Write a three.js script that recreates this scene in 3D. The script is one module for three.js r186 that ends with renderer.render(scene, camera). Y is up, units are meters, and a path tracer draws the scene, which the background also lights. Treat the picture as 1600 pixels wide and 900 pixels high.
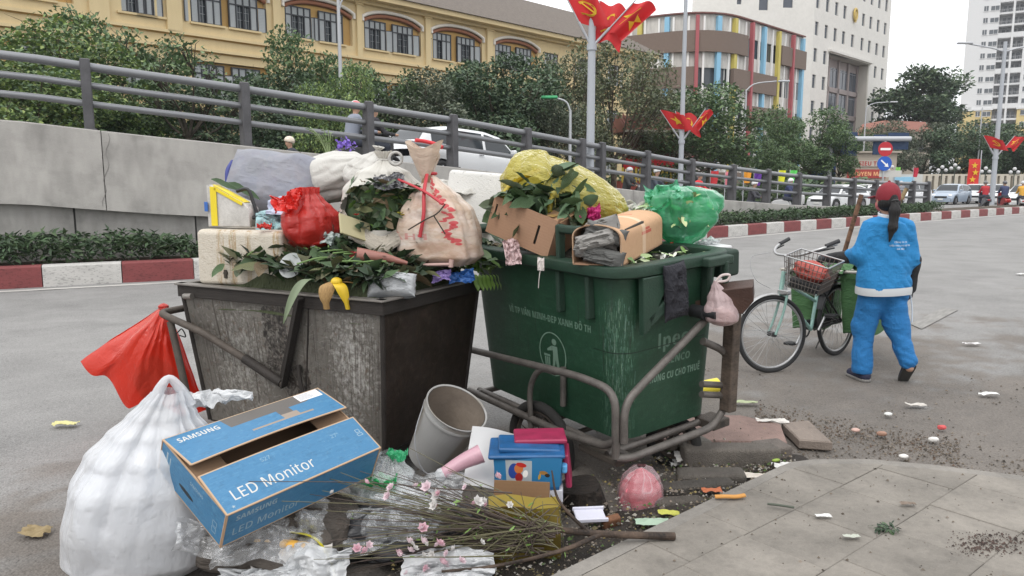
import * as THREE from 'three';
import { RoundedBoxGeometry } from 'three/addons/geometries/RoundedBoxGeometry.js';
import { mergeGeometries, mergeVertices, toCreasedNormals } from 'three/addons/utils/BufferGeometryUtils.js';
import { TextGeometry } from 'three/addons/geometries/TextGeometry.js';
import { FontLoader } from 'three/addons/loaders/FontLoader.js';

// ---------- camera, sky, sun, exposure ----------
const FPX = 1180, EYE = 1.62, PITCH = Math.atan(165 / FPX);
const scene = new THREE.Scene();
const camera = new THREE.PerspectiveCamera(2 * Math.atan(450 / FPX) * 180 / Math.PI, 16 / 9, 0.1, 1500);
camera.position.set(0, EYE, 0);
camera.rotation.set(-PITCH, 0, 0);
const renderer = new THREE.WebGLRenderer({ antialias: true });
renderer.toneMapping = THREE.LinearToneMapping;
renderer.toneMappingExposure = 1.14;
renderer.shadowMap.enabled = true;
renderer.setSize(1024, 576);
const SKY_W = 256, SKY_H = 128;
{ // an overcast sky: a bright even cloud sheet, a little brighter overhead and towards the veiled sun behind the left shoulder
  const d = new Float32Array(SKY_W * SKY_H * 4);
  for (let j = 0; j < SKY_H; j++) for (let i = 0; i < SKY_W; i++) {
    const up = ((j + 0.5) / SKY_H - 0.5) * Math.PI, s = Math.sin(up), k = (j * SKY_W + i) * 4;
    const v = s > 0 ? 1.14 * (1 + 0.62 * s) : 0.32;
    d[k] = v * 0.99; d[k + 1] = v * 1.0; d[k + 2] = v * 1.02; d[k + 3] = 1;
  }
  const t = new THREE.DataTexture(d, SKY_W, SKY_H, THREE.RGBAFormat, THREE.FloatType);
  t.mapping = THREE.EquirectangularReflectionMapping; t.magFilter = THREE.LinearFilter; t.needsUpdate = true;
  scene.background = t; scene.environment = t;
}
const sun = new THREE.DirectionalLight(new THREE.Color(1, 0.97, 0.92), 1.0);
sun.position.set(-14, 40, 16); sun.target.position.set(0, 0, -12);
sun.castShadow = true; sun.shadow.radius = 40; sun.shadow.mapSize.set(2048, 2048);
Object.assign(sun.shadow.camera, { left: -40, right: 40, top: 40, bottom: -40, near: 1, far: 160 });
scene.add(sun, sun.target);
scene.fog = new THREE.FogExp2(new THREE.Color(0.86, 0.9, 0.95), 0.0003);

// ---------- helpers ----------
const V = (x, y, z) => new THREE.Vector3(x, y, z);
const V2 = (x, y) => new THREE.Vector2(x, y);
const { sin, cos, PI, abs, min, max, floor, sqrt, pow, hypot, atan2 } = Math;
const mix = (a, b, t) => a + (b - a) * t, cl = (x, a = 0, b = 1) => x < a ? a : x > b ? b : x;
const ss = (a, b, x) => { const t = cl((x - a) / (b - a)); return t * t * (3 - 2 * t); };
function RNG(s) { let a = s >>> 0; return () => { a = (a + 0x6d2b79f5) | 0; let t = Math.imul(a ^ (a >>> 15), 1 | a); t = (t + Math.imul(t ^ (t >>> 7), 61 | t)) ^ t; return ((t ^ (t >>> 14)) >>> 0) / 4294967296; }; }
const hash3 = (x, y, z) => { let h = Math.imul(x, 374761393) ^ Math.imul(y, 668265263) ^ Math.imul(z, 1274126177); h = Math.imul(h ^ (h >>> 13), 1274126177); return ((h ^ (h >>> 16)) >>> 0) / 4294967296; };
// value noise in 3-D, and tileable in 2-D
function n3(x, y, z) {
  const X = floor(x), Y = floor(y), Z = floor(z); let u = x - X, v = y - Y, w = z - Z;
  u = u * u * (3 - 2 * u); v = v * v * (3 - 2 * v); w = w * w * (3 - 2 * w);
  const l = (a, b, t) => a + (b - a) * t, h = (i, j, k) => hash3(X + i, Y + j, Z + k);
  return l(l(l(h(0, 0, 0), h(1, 0, 0), u), l(h(0, 1, 0), h(1, 1, 0), u), v), l(l(h(0, 0, 1), h(1, 0, 1), u), l(h(0, 1, 1), h(1, 1, 1), u), v), w);
}
const fbm3 = (x, y, z, o = 4) => { let a = 0.5, s = 0, t = 0; for (let i = 0; i < o; i++) { s += a * n3(x, y, z); t += a; a *= 0.5; x = x * 2.03 + 11.3; y = y * 2.03 + 5.1; z = z * 2.03 + 7.7; } return s / t; };
const ridge3 = (x, y, z, o = 3) => { let a = 0.5, s = 0, t = 0; for (let i = 0; i < o; i++) { s += a * (1 - abs(2 * n3(x, y, z) - 1)); t += a; a *= 0.5; x = x * 2.1 + 3.3; y = y * 2.1 + 8.1; z = z * 2.1 + 2.7; } return s / t; };
function nt(u, v, p, q, seed = 0) {
  const x = u * p, y = v * q, X = floor(x), Y = floor(y); let a = x - X, b = y - Y; a = a * a * (3 - 2 * a); b = b * b * (3 - 2 * b);
  const h = (i, j) => hash3((((X + i) % p) + p) % p, (((Y + j) % q) + q) % q, seed);
  return mix(mix(h(0, 0), h(1, 0), a), mix(h(0, 1), h(1, 1), a), b);
}
const ft = (u, v, p, o = 4, seed = 0, q = p) => { let a = 0.5, s = 0, t = 0; for (let i = 0; i < o; i++) { s += a * nt(u, v, p, q, seed + i); t += a; a *= 0.55; p *= 2; q *= 2; } return s / t; };
const enc = (c) => { c = cl(c); return 255 * (c <= 0.0031308 ? 12.92 * c : 1.055 * pow(c, 1 / 2.4) - 0.055); };
// f(u, v) gives linear colour [r, g, b]
function tex(w, h, f, rep) {
  const d = new Uint8Array(w * h * 4);
  for (let j = 0; j < h; j++) for (let i = 0; i < w; i++) { const c = f((i + 0.5) / w, (j + 0.5) / h), k = (j * w + i) * 4; d[k] = enc(c[0]); d[k + 1] = enc(c[1]); d[k + 2] = enc(c[2]); d[k + 3] = 255; }
  return texDone(new THREE.DataTexture(d, w, h), true, rep);
}
function texG(w, h, f, rep) { // a grey data map
  const d = new Uint8Array(w * h * 4);
  for (let j = 0; j < h; j++) for (let i = 0; i < w; i++) { const c = 255 * cl(f((i + 0.5) / w, (j + 0.5) / h)), k = (j * w + i) * 4; d[k] = d[k + 1] = d[k + 2] = c; d[k + 3] = 255; }
  return texDone(new THREE.DataTexture(d, w, h), false, rep);
}
function texDone(t, srgb, rep) {
  t.wrapS = t.wrapT = THREE.RepeatWrapping; t.magFilter = THREE.LinearFilter; if (srgb) t.colorSpace = THREE.SRGBColorSpace;
  if (rep) t.repeat.set(...[].concat(rep).length === 2 ? rep : [rep, rep]); t.needsUpdate = true; return t;
}
function canvasTex(w, h, draw) { const c = document.createElement('canvas'); c.width = w; c.height = h; draw(c.getContext('2d'), w, h); return texDone(new THREE.CanvasTexture(c), true); }
const reTex = (t, x, y = x, ch) => { const c = t.clone(); c.repeat.set(x, y); if (ch !== undefined) c.channel = ch; c.needsUpdate = true; return c; };
function mat(c, o = {}) {
  const phys = o.t !== undefined || o.sheen !== undefined || o.coat !== undefined;
  const m = new (phys ? THREE.MeshPhysicalMaterial : THREE.MeshStandardMaterial)({ side: THREE.DoubleSide });
  m.color.setRGB(c[0], c[1], c[2]); m.roughness = o.r ?? 0.8; m.metalness = o.m ?? 0;
  if (o.map) m.map = o.map;
  if (o.bump) { m.bumpMap = o.bump; m.bumpScale = o.bs ?? 0.003; }
  if (o.rm) m.roughnessMap = o.rm;
  if (o.t !== undefined) { m.transmission = o.t; m.thickness = 0; m.ior = o.ior ?? 1.45; }
  if (o.sheen !== undefined) { m.sheen = o.sheen; m.sheenRoughness = 0.6; m.sheenColor.setRGB(1, 1, 1); }
  if (o.coat !== undefined) { m.clearcoat = o.coat; m.clearcoatRoughness = o.cr ?? 0.15; }
  if (o.vc) m.vertexColors = true;
  if (o.e) m.emissive.setRGB(...o.e);
  return m;
}
// names and tags
const used = new Map();
function numbered(n) { const k = used.get(n) || 0; used.set(n, k + 1); return k ? n + '_' + String(k).padStart(3, '0') : n; }
function tag(o, label, category, group, kind) { if (label) o.userData.label = label; if (category) o.userData.category = category; if (group) o.userData.group = group; if (kind) o.userData.kind = kind; return o; }
function thing(name, label, category, pos, yaw = 0, group) {
  const o = new THREE.Group(); o.name = numbered(name); if (pos) o.position.copy(pos); o.rotation.y = yaw; scene.add(o);
  return tag(o, label, category, group);
}
function copyOf(src, label, pos, yaw) { const c = src.clone(); c.name = numbered(src.name.replace(/_\d{3}$/, '')); c.userData = { ...src.userData }; if (label) c.userData.label = label; if (pos) c.position.copy(pos); if (yaw !== undefined) c.rotation.y = yaw; scene.add(c); return c; }
// geometry plumbing
function norm(g, col) {
  g = g.index ? g.toNonIndexed() : g;
  if (!g.attributes.normal) g.computeVertexNormals();
  const n = g.attributes.position.count;
  if (!g.attributes.uv) g.setAttribute('uv', new THREE.BufferAttribute(new Float32Array(n * 2), 2));
  for (const k of Object.keys(g.attributes)) if (!['position', 'normal', 'uv', ...(col ? ['color'] : [])].includes(k)) g.deleteAttribute(k);
  if (col && !g.attributes.color) g.setAttribute('color', new THREE.BufferAttribute(new Float32Array(n * 3).fill(1), 3));
  g.morphAttributes = {}; g.groups.length = 0;
  return g;
}
const merge = (a, col) => { a = [].concat(a); return a.length === 1 && !col ? a[0] : mergeGeometries(a.map((g) => norm(g, col)), false); };
function mesh(name, geos, m, parent) {
  const o = new THREE.Mesh(Array.isArray(geos) ? merge(geos, m.vertexColors) : geos, m);
  o.name = parent ? name : numbered(name); o.castShadow = o.receiveShadow = true; (parent || scene).add(o); return o;
}
const struct = (name, geos, m) => tag(mesh(name, geos, m), null, null, null, 'structure');
// uv in metres from the face's main direction
function buv(g, s = 1, ox = 0, oy = 0) {
  g = g.index ? g.toNonIndexed() : g; if (!g.attributes.normal) g.computeVertexNormals();
  const p = g.attributes.position, n = g.attributes.normal, u = new Float32Array(p.count * 2);
  for (let i = 0; i < p.count; i += 3) {
    const ax = abs(n.getX(i) + n.getX(i + 1) + n.getX(i + 2)), ay = abs(n.getY(i) + n.getY(i + 1) + n.getY(i + 2)), az = abs(n.getZ(i) + n.getZ(i + 1) + n.getZ(i + 2));
    for (let k = i; k < i + 3; k++) {
      const x = p.getX(k), y = p.getY(k), z = p.getZ(k);
      const [a, b] = ay >= ax && ay >= az ? [x, z] : ax >= az ? [z, y] : [x, y];
      u[k * 2] = a * s + ox; u[k * 2 + 1] = b * s + oy;
    }
  }
  g.setAttribute('uv', new THREE.BufferAttribute(u, 2)); return g;
}
const mtx = (x = 0, y = 0, z = 0, rx = 0, ry = 0, rz = 0, s = 1) => new THREE.Matrix4().compose(V(x, y, z), new THREE.Quaternion().setFromEuler(new THREE.Euler(rx, ry, rz, 'YXZ')), Array.isArray(s) ? V(...s) : V(s, s, s));
const box = (w, h, d, x = 0, y = 0, z = 0, ry = 0, rx = 0, rz = 0) => new THREE.BoxGeometry(w, h, d).applyMatrix4(mtx(x, y, z, rx, ry, rz));
const rbox = (w, h, d, r, x = 0, y = 0, z = 0, ry = 0, rx = 0, rz = 0, seg = 1) => new RoundedBoxGeometry(w, h, d, seg, min(r, w * 0.49, h * 0.49, d * 0.49)).applyMatrix4(mtx(x, y, z, rx, ry, rz));
const cyl = (r1, r2, h, n = 16, x = 0, y = 0, z = 0, rx = 0, ry = 0, rz = 0, open = false) => new THREE.CylinderGeometry(r1, r2, h, n, 1, open).applyMatrix4(mtx(x, y, z, rx, ry, rz));
// a smooth indexed grid surface: f(i/nu, j/nv) gives a point; wrapU closes it round
function grid(nu, nv, f, o = {}) {
  const pos = [], uv = [], idx = [], W = nu + 1;
  for (let j = 0; j <= nv; j++) for (let i = 0; i <= nu; i++) { const p = f(o.wrapU && i === nu ? 0 : i / nu, j / nv); pos.push(p.x, p.y, p.z); uv.push((i / nu) * (o.us ?? 1), (j / nv) * (o.vs ?? 1)); }
  for (let j = 0; j < nv; j++) for (let i = 0; i < nu; i++) { if (o.hole && o.hole((i + 0.5) / nu, (j + 0.5) / nv)) continue; const a = j * W + i; idx.push(a, a + 1, a + W, a + 1, a + W + 1, a + W); }
  const g = new THREE.BufferGeometry(); g.setAttribute('position', new THREE.Float32BufferAttribute(pos, 3)); g.setAttribute('uv', new THREE.Float32BufferAttribute(uv, 2)); g.setIndex(idx); g.computeVertexNormals();
  if (o.wrapU) { const n = g.attributes.normal, a = V(), b = V(); for (let j = 0; j <= nv; j++) { a.fromBufferAttribute(n, j * W); b.fromBufferAttribute(n, j * W + nu); a.add(b).normalize(); n.setXYZ(j * W, a.x, a.y, a.z); n.setXYZ(j * W + nu, a.x, a.y, a.z); } }
  return g;
}
// corners of a bent pipe rounded with radius q
function bend(pts, q, n = 5) {
  const out = [pts[0].clone()];
  for (let i = 1; i < pts.length - 1; i++) {
    const a = pts[i - 1], b = pts[i], c = pts[i + 1], la = min(q, a.distanceTo(b) * 0.49), lc = min(q, c.distanceTo(b) * 0.49);
    const p = b.clone().lerp(a, la / a.distanceTo(b)), r = b.clone().lerp(c, lc / c.distanceTo(b));
    for (let k = 0; k <= n; k++) { const t = k / n; out.push(p.clone().multiplyScalar((1 - t) * (1 - t)).addScaledVector(b, 2 * t * (1 - t)).addScaledVector(r, t * t)); }
  }
  out.push(pts[pts.length - 1].clone()); return out;
}
const smoothPts = (pts, n) => new THREE.CatmullRomCurve3(pts, false, 'centripetal').getPoints(n);
function sweep(pts, rad, sides = 8, o = {}) {
  const R = typeof rad === 'function' ? rad : () => rad, N = pts.length, pos = [], nor = [], uv = [], idx = []; let len = 0;
  const T = pts.map((p, i) => V().subVectors(pts[min(i + 1, N - 1)], pts[max(i - 1, 0)]).normalize());
  let nrm = abs(T[0].y) < 0.9 ? V(0, 1, 0) : V(1, 0, 0); nrm.addScaledVector(T[0], -nrm.dot(T[0])).normalize();
  for (let i = 0; i < N; i++) {
    if (i) len += pts[i].distanceTo(pts[i - 1]);
    nrm.addScaledVector(T[i], -nrm.dot(T[i])).normalize(); const bi = V().crossVectors(T[i], nrm), r = R(i / (N - 1));
    for (let k = 0; k <= sides; k++) { const a = k / sides * 2 * PI, n = nrm.clone().multiplyScalar(cos(a)).addScaledVector(bi, sin(a)); pos.push(pts[i].x + n.x * r, pts[i].y + n.y * r * (o.flat ?? 1), pts[i].z + n.z * r); nor.push(n.x, n.y, n.z); uv.push(k / sides * 2 * PI * (o.ur ?? 0.03) * 1, len); }
  }
  const W = sides + 1;
  for (let i = 0; i < N - 1; i++) for (let k = 0; k < sides; k++) { const a = i * W + k; idx.push(a, a + 1, a + W, a + 1, a + W + 1, a + W); }
  if (!o.open) for (const [e, t] of [[0, -1], [N - 1, 1]]) { // flat ends
    const c = pos.length / 3; pos.push(pts[e].x, pts[e].y, pts[e].z); nor.push(T[e].x * t, T[e].y * t, T[e].z * t); uv.push(0, 0);
    for (let k = 0; k <= sides; k++) { const s = (e * W + k) * 3; pos.push(pos[s], pos[s + 1], pos[s + 2]); nor.push(T[e].x * t, T[e].y * t, T[e].z * t); uv.push(0, 0); }
    for (let k = 0; k < sides; k++) t > 0 ? idx.push(c, c + 1 + k, c + 2 + k) : idx.push(c, c + 2 + k, c + 1 + k);
  }
  const g = new THREE.BufferGeometry(); g.setAttribute('position', new THREE.Float32BufferAttribute(pos, 3)); g.setAttribute('normal', new THREE.Float32BufferAttribute(nor, 3)); g.setAttribute('uv', new THREE.Float32BufferAttribute(uv, 2)); g.setIndex(idx); return g;
}
const rod = (a, b, r, n = 8) => sweep([a, b], r, n);
const extr = (shape, depth, o = {}) => new THREE.ExtrudeGeometry(shape, { depth, bevelEnabled: !!o.b, bevelSize: o.b || 0, bevelThickness: o.b || 0, bevelSegments: o.bseg ?? 1, curveSegments: o.cs ?? 8, steps: 1 });
const poly = (pts) => new THREE.Shape(pts.map((p) => V2(p[0], p[1])));
function quadG(a, b, c, d) { const g = new THREE.BufferGeometry(); g.setAttribute('position', new THREE.Float32BufferAttribute([a, b, c, a, c, d].flatMap((p) => [p.x, p.y, p.z]), 3)); g.setAttribute('uv', new THREE.Float32BufferAttribute([0, 0, 1, 0, 1, 1, 0, 0, 1, 1, 0, 1], 2)); g.computeVertexNormals(); return g; }
// signed distances, and a surface-net mesher for them
const sdCap = (ax, ay, az, bx, by, bz, ra, rb) => { const ux = bx - ax, uy = by - ay, uz = bz - az, L = ux * ux + uy * uy + uz * uz; return (x, y, z) => { const px = x - ax, py = y - ay, pz = z - az, t = cl((px * ux + py * uy + pz * uz) / L); return hypot(px - ux * t, py - uy * t, pz - uz * t) - (ra + (rb - ra) * t); }; };
const sdEll = (cx, cy, cz, rx, ry, rz) => (x, y, z) => { const a = (x - cx) / rx, b = (y - cy) / ry, c = (z - cz) / rz, k0 = hypot(a, b, c), k1 = hypot(a / rx, b / ry, c / rz); return k1 ? k0 * (k0 - 1) / k1 : -min(rx, ry, rz); };
const smin = (a, b, k) => { const h = max(k - abs(a - b), 0) / k; return min(a, b) - h * h * k * 0.25; };
const uni = (k, ...f) => (x, y, z) => { let d = f[0](x, y, z); for (let i = 1; i < f.length; i++) d = smin(d, f[i](x, y, z), k); return d; };
function surf(f, lo, hi, c) {
  const nx = Math.ceil((hi[0] - lo[0]) / c) + 1, ny = Math.ceil((hi[1] - lo[1]) / c) + 1, nz = Math.ceil((hi[2] - lo[2]) / c) + 1, val = new Float32Array(nx * ny * nz), id = new Int32Array(nx * ny * nz).fill(-1), at = (i, j, k) => (k * ny + j) * nx + i;
  for (let k = 0; k < nz; k++) for (let j = 0; j < ny; j++) for (let i = 0; i < nx; i++) val[at(i, j, k)] = f(lo[0] + i * c, lo[1] + j * c, lo[2] + k * c);
  const pos = [], idx = [];
  for (let k = 0; k < nz - 1; k++) for (let j = 0; j < ny - 1; j++) for (let i = 0; i < nx - 1; i++) {
    let m = 0, sx = 0, sy = 0, sz = 0, n = 0; const v = [];
    for (let q = 0; q < 8; q++) { const w = val[at(i + (q & 1), j + (q >> 1 & 1), k + (q >> 2))]; v.push(w); if (w < 0) m |= 1 << q; }
    if (m === 0 || m === 255) continue;
    for (let q = 0; q < 8; q++) for (const b of [1, 2, 4]) { if (q & b) continue; const r = q | b; if ((v[q] < 0) === (v[r] < 0)) continue; const t = v[q] / (v[q] - v[r]); sx += (q & 1) + (b === 1 ? t : 0); sy += (q >> 1 & 1) + (b === 2 ? t : 0); sz += (q >> 2) + (b === 4 ? t : 0); n++; }
    id[at(i, j, k)] = pos.length / 3; pos.push(lo[0] + (i + sx / n) * c, lo[1] + (j + sy / n) * c, lo[2] + (k + sz / n) * c);
  }
  for (let k = 1; k < nz - 1; k++) for (let j = 1; j < ny - 1; j++) for (let i = 1; i < nx - 1; i++) {
    const s = val[at(i, j, k)] < 0;
    const put = (o, a, b, c2, d) => { if (a < 0 || b < 0 || c2 < 0 || d < 0) return; o ? idx.push(a, b, c2, a, c2, d) : idx.push(a, c2, b, a, d, c2); };
    if (s !== val[at(i + 1, j, k)] < 0) put(s, id[at(i, j - 1, k - 1)], id[at(i, j, k - 1)], id[at(i, j, k)], id[at(i, j - 1, k)]);
    if (s !== val[at(i, j + 1, k)] < 0) put(!s, id[at(i - 1, j, k - 1)], id[at(i, j, k - 1)], id[at(i, j, k)], id[at(i - 1, j, k)]);
    if (s !== val[at(i, j, k + 1)] < 0) put(s, id[at(i - 1, j - 1, k)], id[at(i, j - 1, k)], id[at(i, j, k)], id[at(i - 1, j, k)]);
  }
  const g = new THREE.BufferGeometry(); g.setAttribute('position', new THREE.Float32BufferAttribute(pos, 3)); g.setIndex(idx); g.computeVertexNormals();
  g.setAttribute('uv', new THREE.Float32BufferAttribute(pos.reduce((u, _, i) => (i % 3 === 0 && u.push(pos[i] + pos[i + 2], pos[i + 1]), u), []), 2)); return g;
}
// where a line of sight of the photograph meets a distance, a level or a plane: used to measure places
function sight(px, py) { const x = (px - 800) / FPX, y = (450 - py) / FPX; return V(x, -sin(PITCH) + y * cos(PITCH), -(cos(PITCH) + y * sin(PITCH))); }
const at = (px, py, d) => { const s = sight(px, py); return V(0, EYE, 0).addScaledVector(s, -d / s.z); };
const ground = (px, py, y = 0) => { const s = sight(px, py); return V(0, EYE, 0).addScaledVector(s, (y - EYE) / s.y); };
const onPlane = (px, py, p0, n) => { const s = sight(px, py), e = V(0, EYE, 0); return e.addScaledVector(s, V().subVectors(p0, e).dot(n) / s.dot(n)); };
// paint vertex colours
function paint(g, f) { const p = g.attributes.position, c = new Float32Array(p.count * 3); for (let i = 0; i < p.count; i++) { const q = f(p.getX(i), p.getY(i), p.getZ(i), i); c[i * 3] = q[0]; c[i * 3 + 1] = q[1]; c[i * 3 + 2] = q[2]; } g.setAttribute('color', new THREE.BufferAttribute(c, 3)); return g; }
const jig = (g, f) => { const p = g.attributes.position; for (let i = 0; i < p.count; i++) { const q = f(p.getX(i), p.getY(i), p.getZ(i)); p.setXYZ(i, q[0], q[1], q[2]); } g.computeVertexNormals(); return g; };
// a leaf with a folded midrib, length 1 along +x
function leafG(w = 0.35, curl = 0.15, n = 7) {
  const P = [], I = [];
  for (let i = 0; i <= n; i++) { const t = i / n, h = w * 0.5 * pow(sin(PI * min(1, t * 0.97 + 0.03)), 0.8), y = -curl * t * t + 0.02 * sin(t * 9), q = h * (0.3 + 0.25 * sin(t * 11)); P.push(t, y + q, -h, t, y, 0, t, y + h * 0.3, h); }
  for (let i = 0; i < n; i++) for (let k = 0; k < 2; k++) { const a = i * 3 + k; I.push(a, a + 1, a + 3, a + 1, a + 4, a + 3); }
  const g = new THREE.BufferGeometry(); g.setAttribute('position', new THREE.Float32BufferAttribute(P, 3)); g.setIndex(I); g.computeVertexNormals(); return g;
}
// ---------- shared textures ----------
const R0 = RNG(7);
const TX = {};
TX.asphalt = tex(1024, 1024, (u, v) => { const s = nt(u, v, 512, 512, 3), f = ft(u, v, 6, 5, 11), g = nt(u, v, 200, 200, 5); const k = 0.82 + 0.3 * (f - 0.5) + 0.46 * (s - 0.5) + (s > 0.93 ? 0.45 : 0) - (g < 0.1 ? 0.22 : 0); return [k, k, k]; });
TX.asphaltB = texG(1024, 1024, (u, v) => 0.5 * nt(u, v, 400, 400, 3) + 0.3 * nt(u, v, 190, 190, 9) + 0.2 * ft(u, v, 16, 3, 4));
TX.fine = texG(512, 512, (u, v) => 0.6 * ft(u, v, 16, 5, 21) + 0.4 * nt(u, v, 200, 200, 8));
TX.concrete = tex(1024, 1024, (u, v) => {
  const big = ft(u, v, 3, 5, 31), streak = ft(u, v, 40, 3, 41, 3), sp = nt(u, v, 400, 400, 6), st = ss(0.56, 0.72, ft(u, v, 14, 4, 47, 4));
  const k = 0.86 + 0.26 * (big - 0.5) + 0.36 * (streak - 0.5) + 0.1 * (sp - 0.5) - 0.09 * st; return [k, k * 0.995, k * 0.98];
});
TX.grime = tex(1024, 1024, (u, v) => { const a = ft(u, v, 5, 6, 51), b = ft(u, v, 30, 4, 52), c = nt(u, v, 500, 500, 4); let k = 0.75 + 0.5 * (a - 0.5) + 0.35 * (b - 0.5) + 0.12 * (c - 0.5); k -= 0.1 * ss(0.6, 0.66, b); return [k, k * 0.98, k * 0.95]; });
TX.bark = tex(512, 512, (u, v) => { const k = 0.5 + 0.9 * (ft(u, v, 24, 4, 61, 6) - 0.5) + 0.3 * (nt(u, v, 120, 60, 9) - 0.5); return [k, k * 0.96, k * 0.9]; });
TX.barkB = texG(512, 512, (u, v) => ft(u, v, 24, 4, 61, 6));
TX.wrinkle = texG(1024, 1024, (u, v) => { let s = 0, a = 0.5, p = 5; for (let i = 0; i < 4; i++) { const wu = u + 0.06 * (ft(u, v, 4, 2, 70) - 0.5), wv = v + 0.06 * (ft(u, v, 4, 2, 75) - 0.5); s += a * (1 - abs(2 * nt(wu, wv, p, p, 80 + i) - 1)); a *= 0.55; p = p * 2 + 1; } return s; });
TX.weave = texG(512, 512, (u, v) => { const a = u * 64, b = v * 64, c = (floor(a) + floor(b)) % 2; return 0.3 + 0.5 * (c ? abs(sin(a * PI)) : abs(sin(b * PI))); });
const M = {};
M.asphalt = mat([1, 1, 1], { vc: true, map: reTex(TX.asphalt, 1 / 2.7), bump: reTex(TX.asphaltB, 1 / 2.7), bs: 0.006, r: 0.92 });

// ---------- ground and roads ----------
struct('ground', new THREE.PlaneGeometry(1600, 1300).rotateX(-PI / 2).translate(0, -0.06, -560), mat([0.2, 0.19, 0.175], { r: 0.95 }));
const edgeD = (x) => (x < 1.45 ? 2.58 + 0.915 * x : 3.96 - 0.2 * max(0, x - 2)); // the pavement's edge, roughly
function roadTone(x, y, z) {
  const d = -z, a = fbm3(x * 0.35, d * 0.5, 1, 4), b = fbm3(x * 2.1, d * 2.6, 7, 4), c = fbm3(x * 9, d * 9, 3, 3), e = d - edgeD(x);
  // trodden dirt lies in ragged patches along the gutter and thins out towards the carriageway
  const reach = 2.8 + 1.6 * (a - 0.5) + 1.6 * ss(0.8, 2.2, x), dirt = ss(0.36, 0.6, 0.62 * b + 0.38 * c + 0.34 * (1 - e / reach));
  let g = 0.25 + 0.05 * (a - 0.5) + 0.04 * (b - 0.5) + 0.05 * (c - 0.5);
  // worn wheel tracks run along the carriageway
  const trk = fbm3((x * 0.66 - d * 0.75) * 0.9, (x * 0.75 + d * 0.66) * 0.12, 5, 3); g *= 0.93 + 0.14 * trk;
  const dk = ss(0.62, 0.72, b * 0.5 + c * 0.5) * ss(2.6, 0.2, e);
  const r = [g * 1.01, g * 0.985, g * 0.95], q = [0.138, 0.118, 0.1];
  return r.map((v, i) => mix(mix(v, q[i] * (0.8 + 0.5 * c), dirt * 0.85), 0.06, dk * 0.6));
}
function sheet(x0, x1, d0, d1, nx, nd, y = 0) { const g = new THREE.PlaneGeometry(x1 - x0, d1 - d0, nx, nd).rotateX(-PI / 2).translate((x0 + x1) / 2, y, -(d0 + d1) / 2), p = g.attributes.position, u = g.attributes.uv; for (let i = 0; i < p.count; i++) u.setXY(i, p.getX(i), p.getZ(i)); return g; }
const road = struct('road', [
  jig(sheet(-9, 9, 0.5, 13, 225, 156), (x, y, z) => [x, 0.006 * (fbm3(x * 3, 0, z * 3) - 0.5), z]),
  sheet(-9, 9, -8, 0.5, 8, 4), sheet(-9, 9, 13, 60, 60, 140), sheet(-60, -9, -8, 60, 40, 60), sheet(9, 90, -8, 60, 110, 90), sheet(-60, 160, 60, 160, 60, 30)].map((g) => paint(g, roadTone)), M.asphalt);

// ---------- the pavement of concrete slabs ----------
const clipPoly = (pts, edge) => { // Sutherland-Hodgman against a convex polygon given clockwise from above in (x, d)
  let out = pts;
  for (let i = 0; i < edge.length; i++) {
    const a = edge[i], b = edge[(i + 1) % edge.length], inside = (p) => (b[0] - a[0]) * (p[1] - a[1]) - (b[1] - a[1]) * (p[0] - a[0]) <= 0, src = out; out = [];
    for (let k = 0; k < src.length; k++) {
      const p = src[k], q = src[(k + 1) % src.length], pi = inside(p), qi = inside(q);
      if (pi) out.push(p);
      if (pi !== qi) { const den = (b[0] - a[0]) * (q[1] - p[1]) - (b[1] - a[1]) * (q[0] - p[0]), num = (b[0] - a[0]) * (a[1] - p[1]) - (b[1] - a[1]) * (a[0] - p[0]); const t = num / den; out.push([mix(p[0], q[0], t), mix(p[1], q[1], t)]); }
    }
    if (!out.length) return out;
  }
  return out;
};
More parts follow.
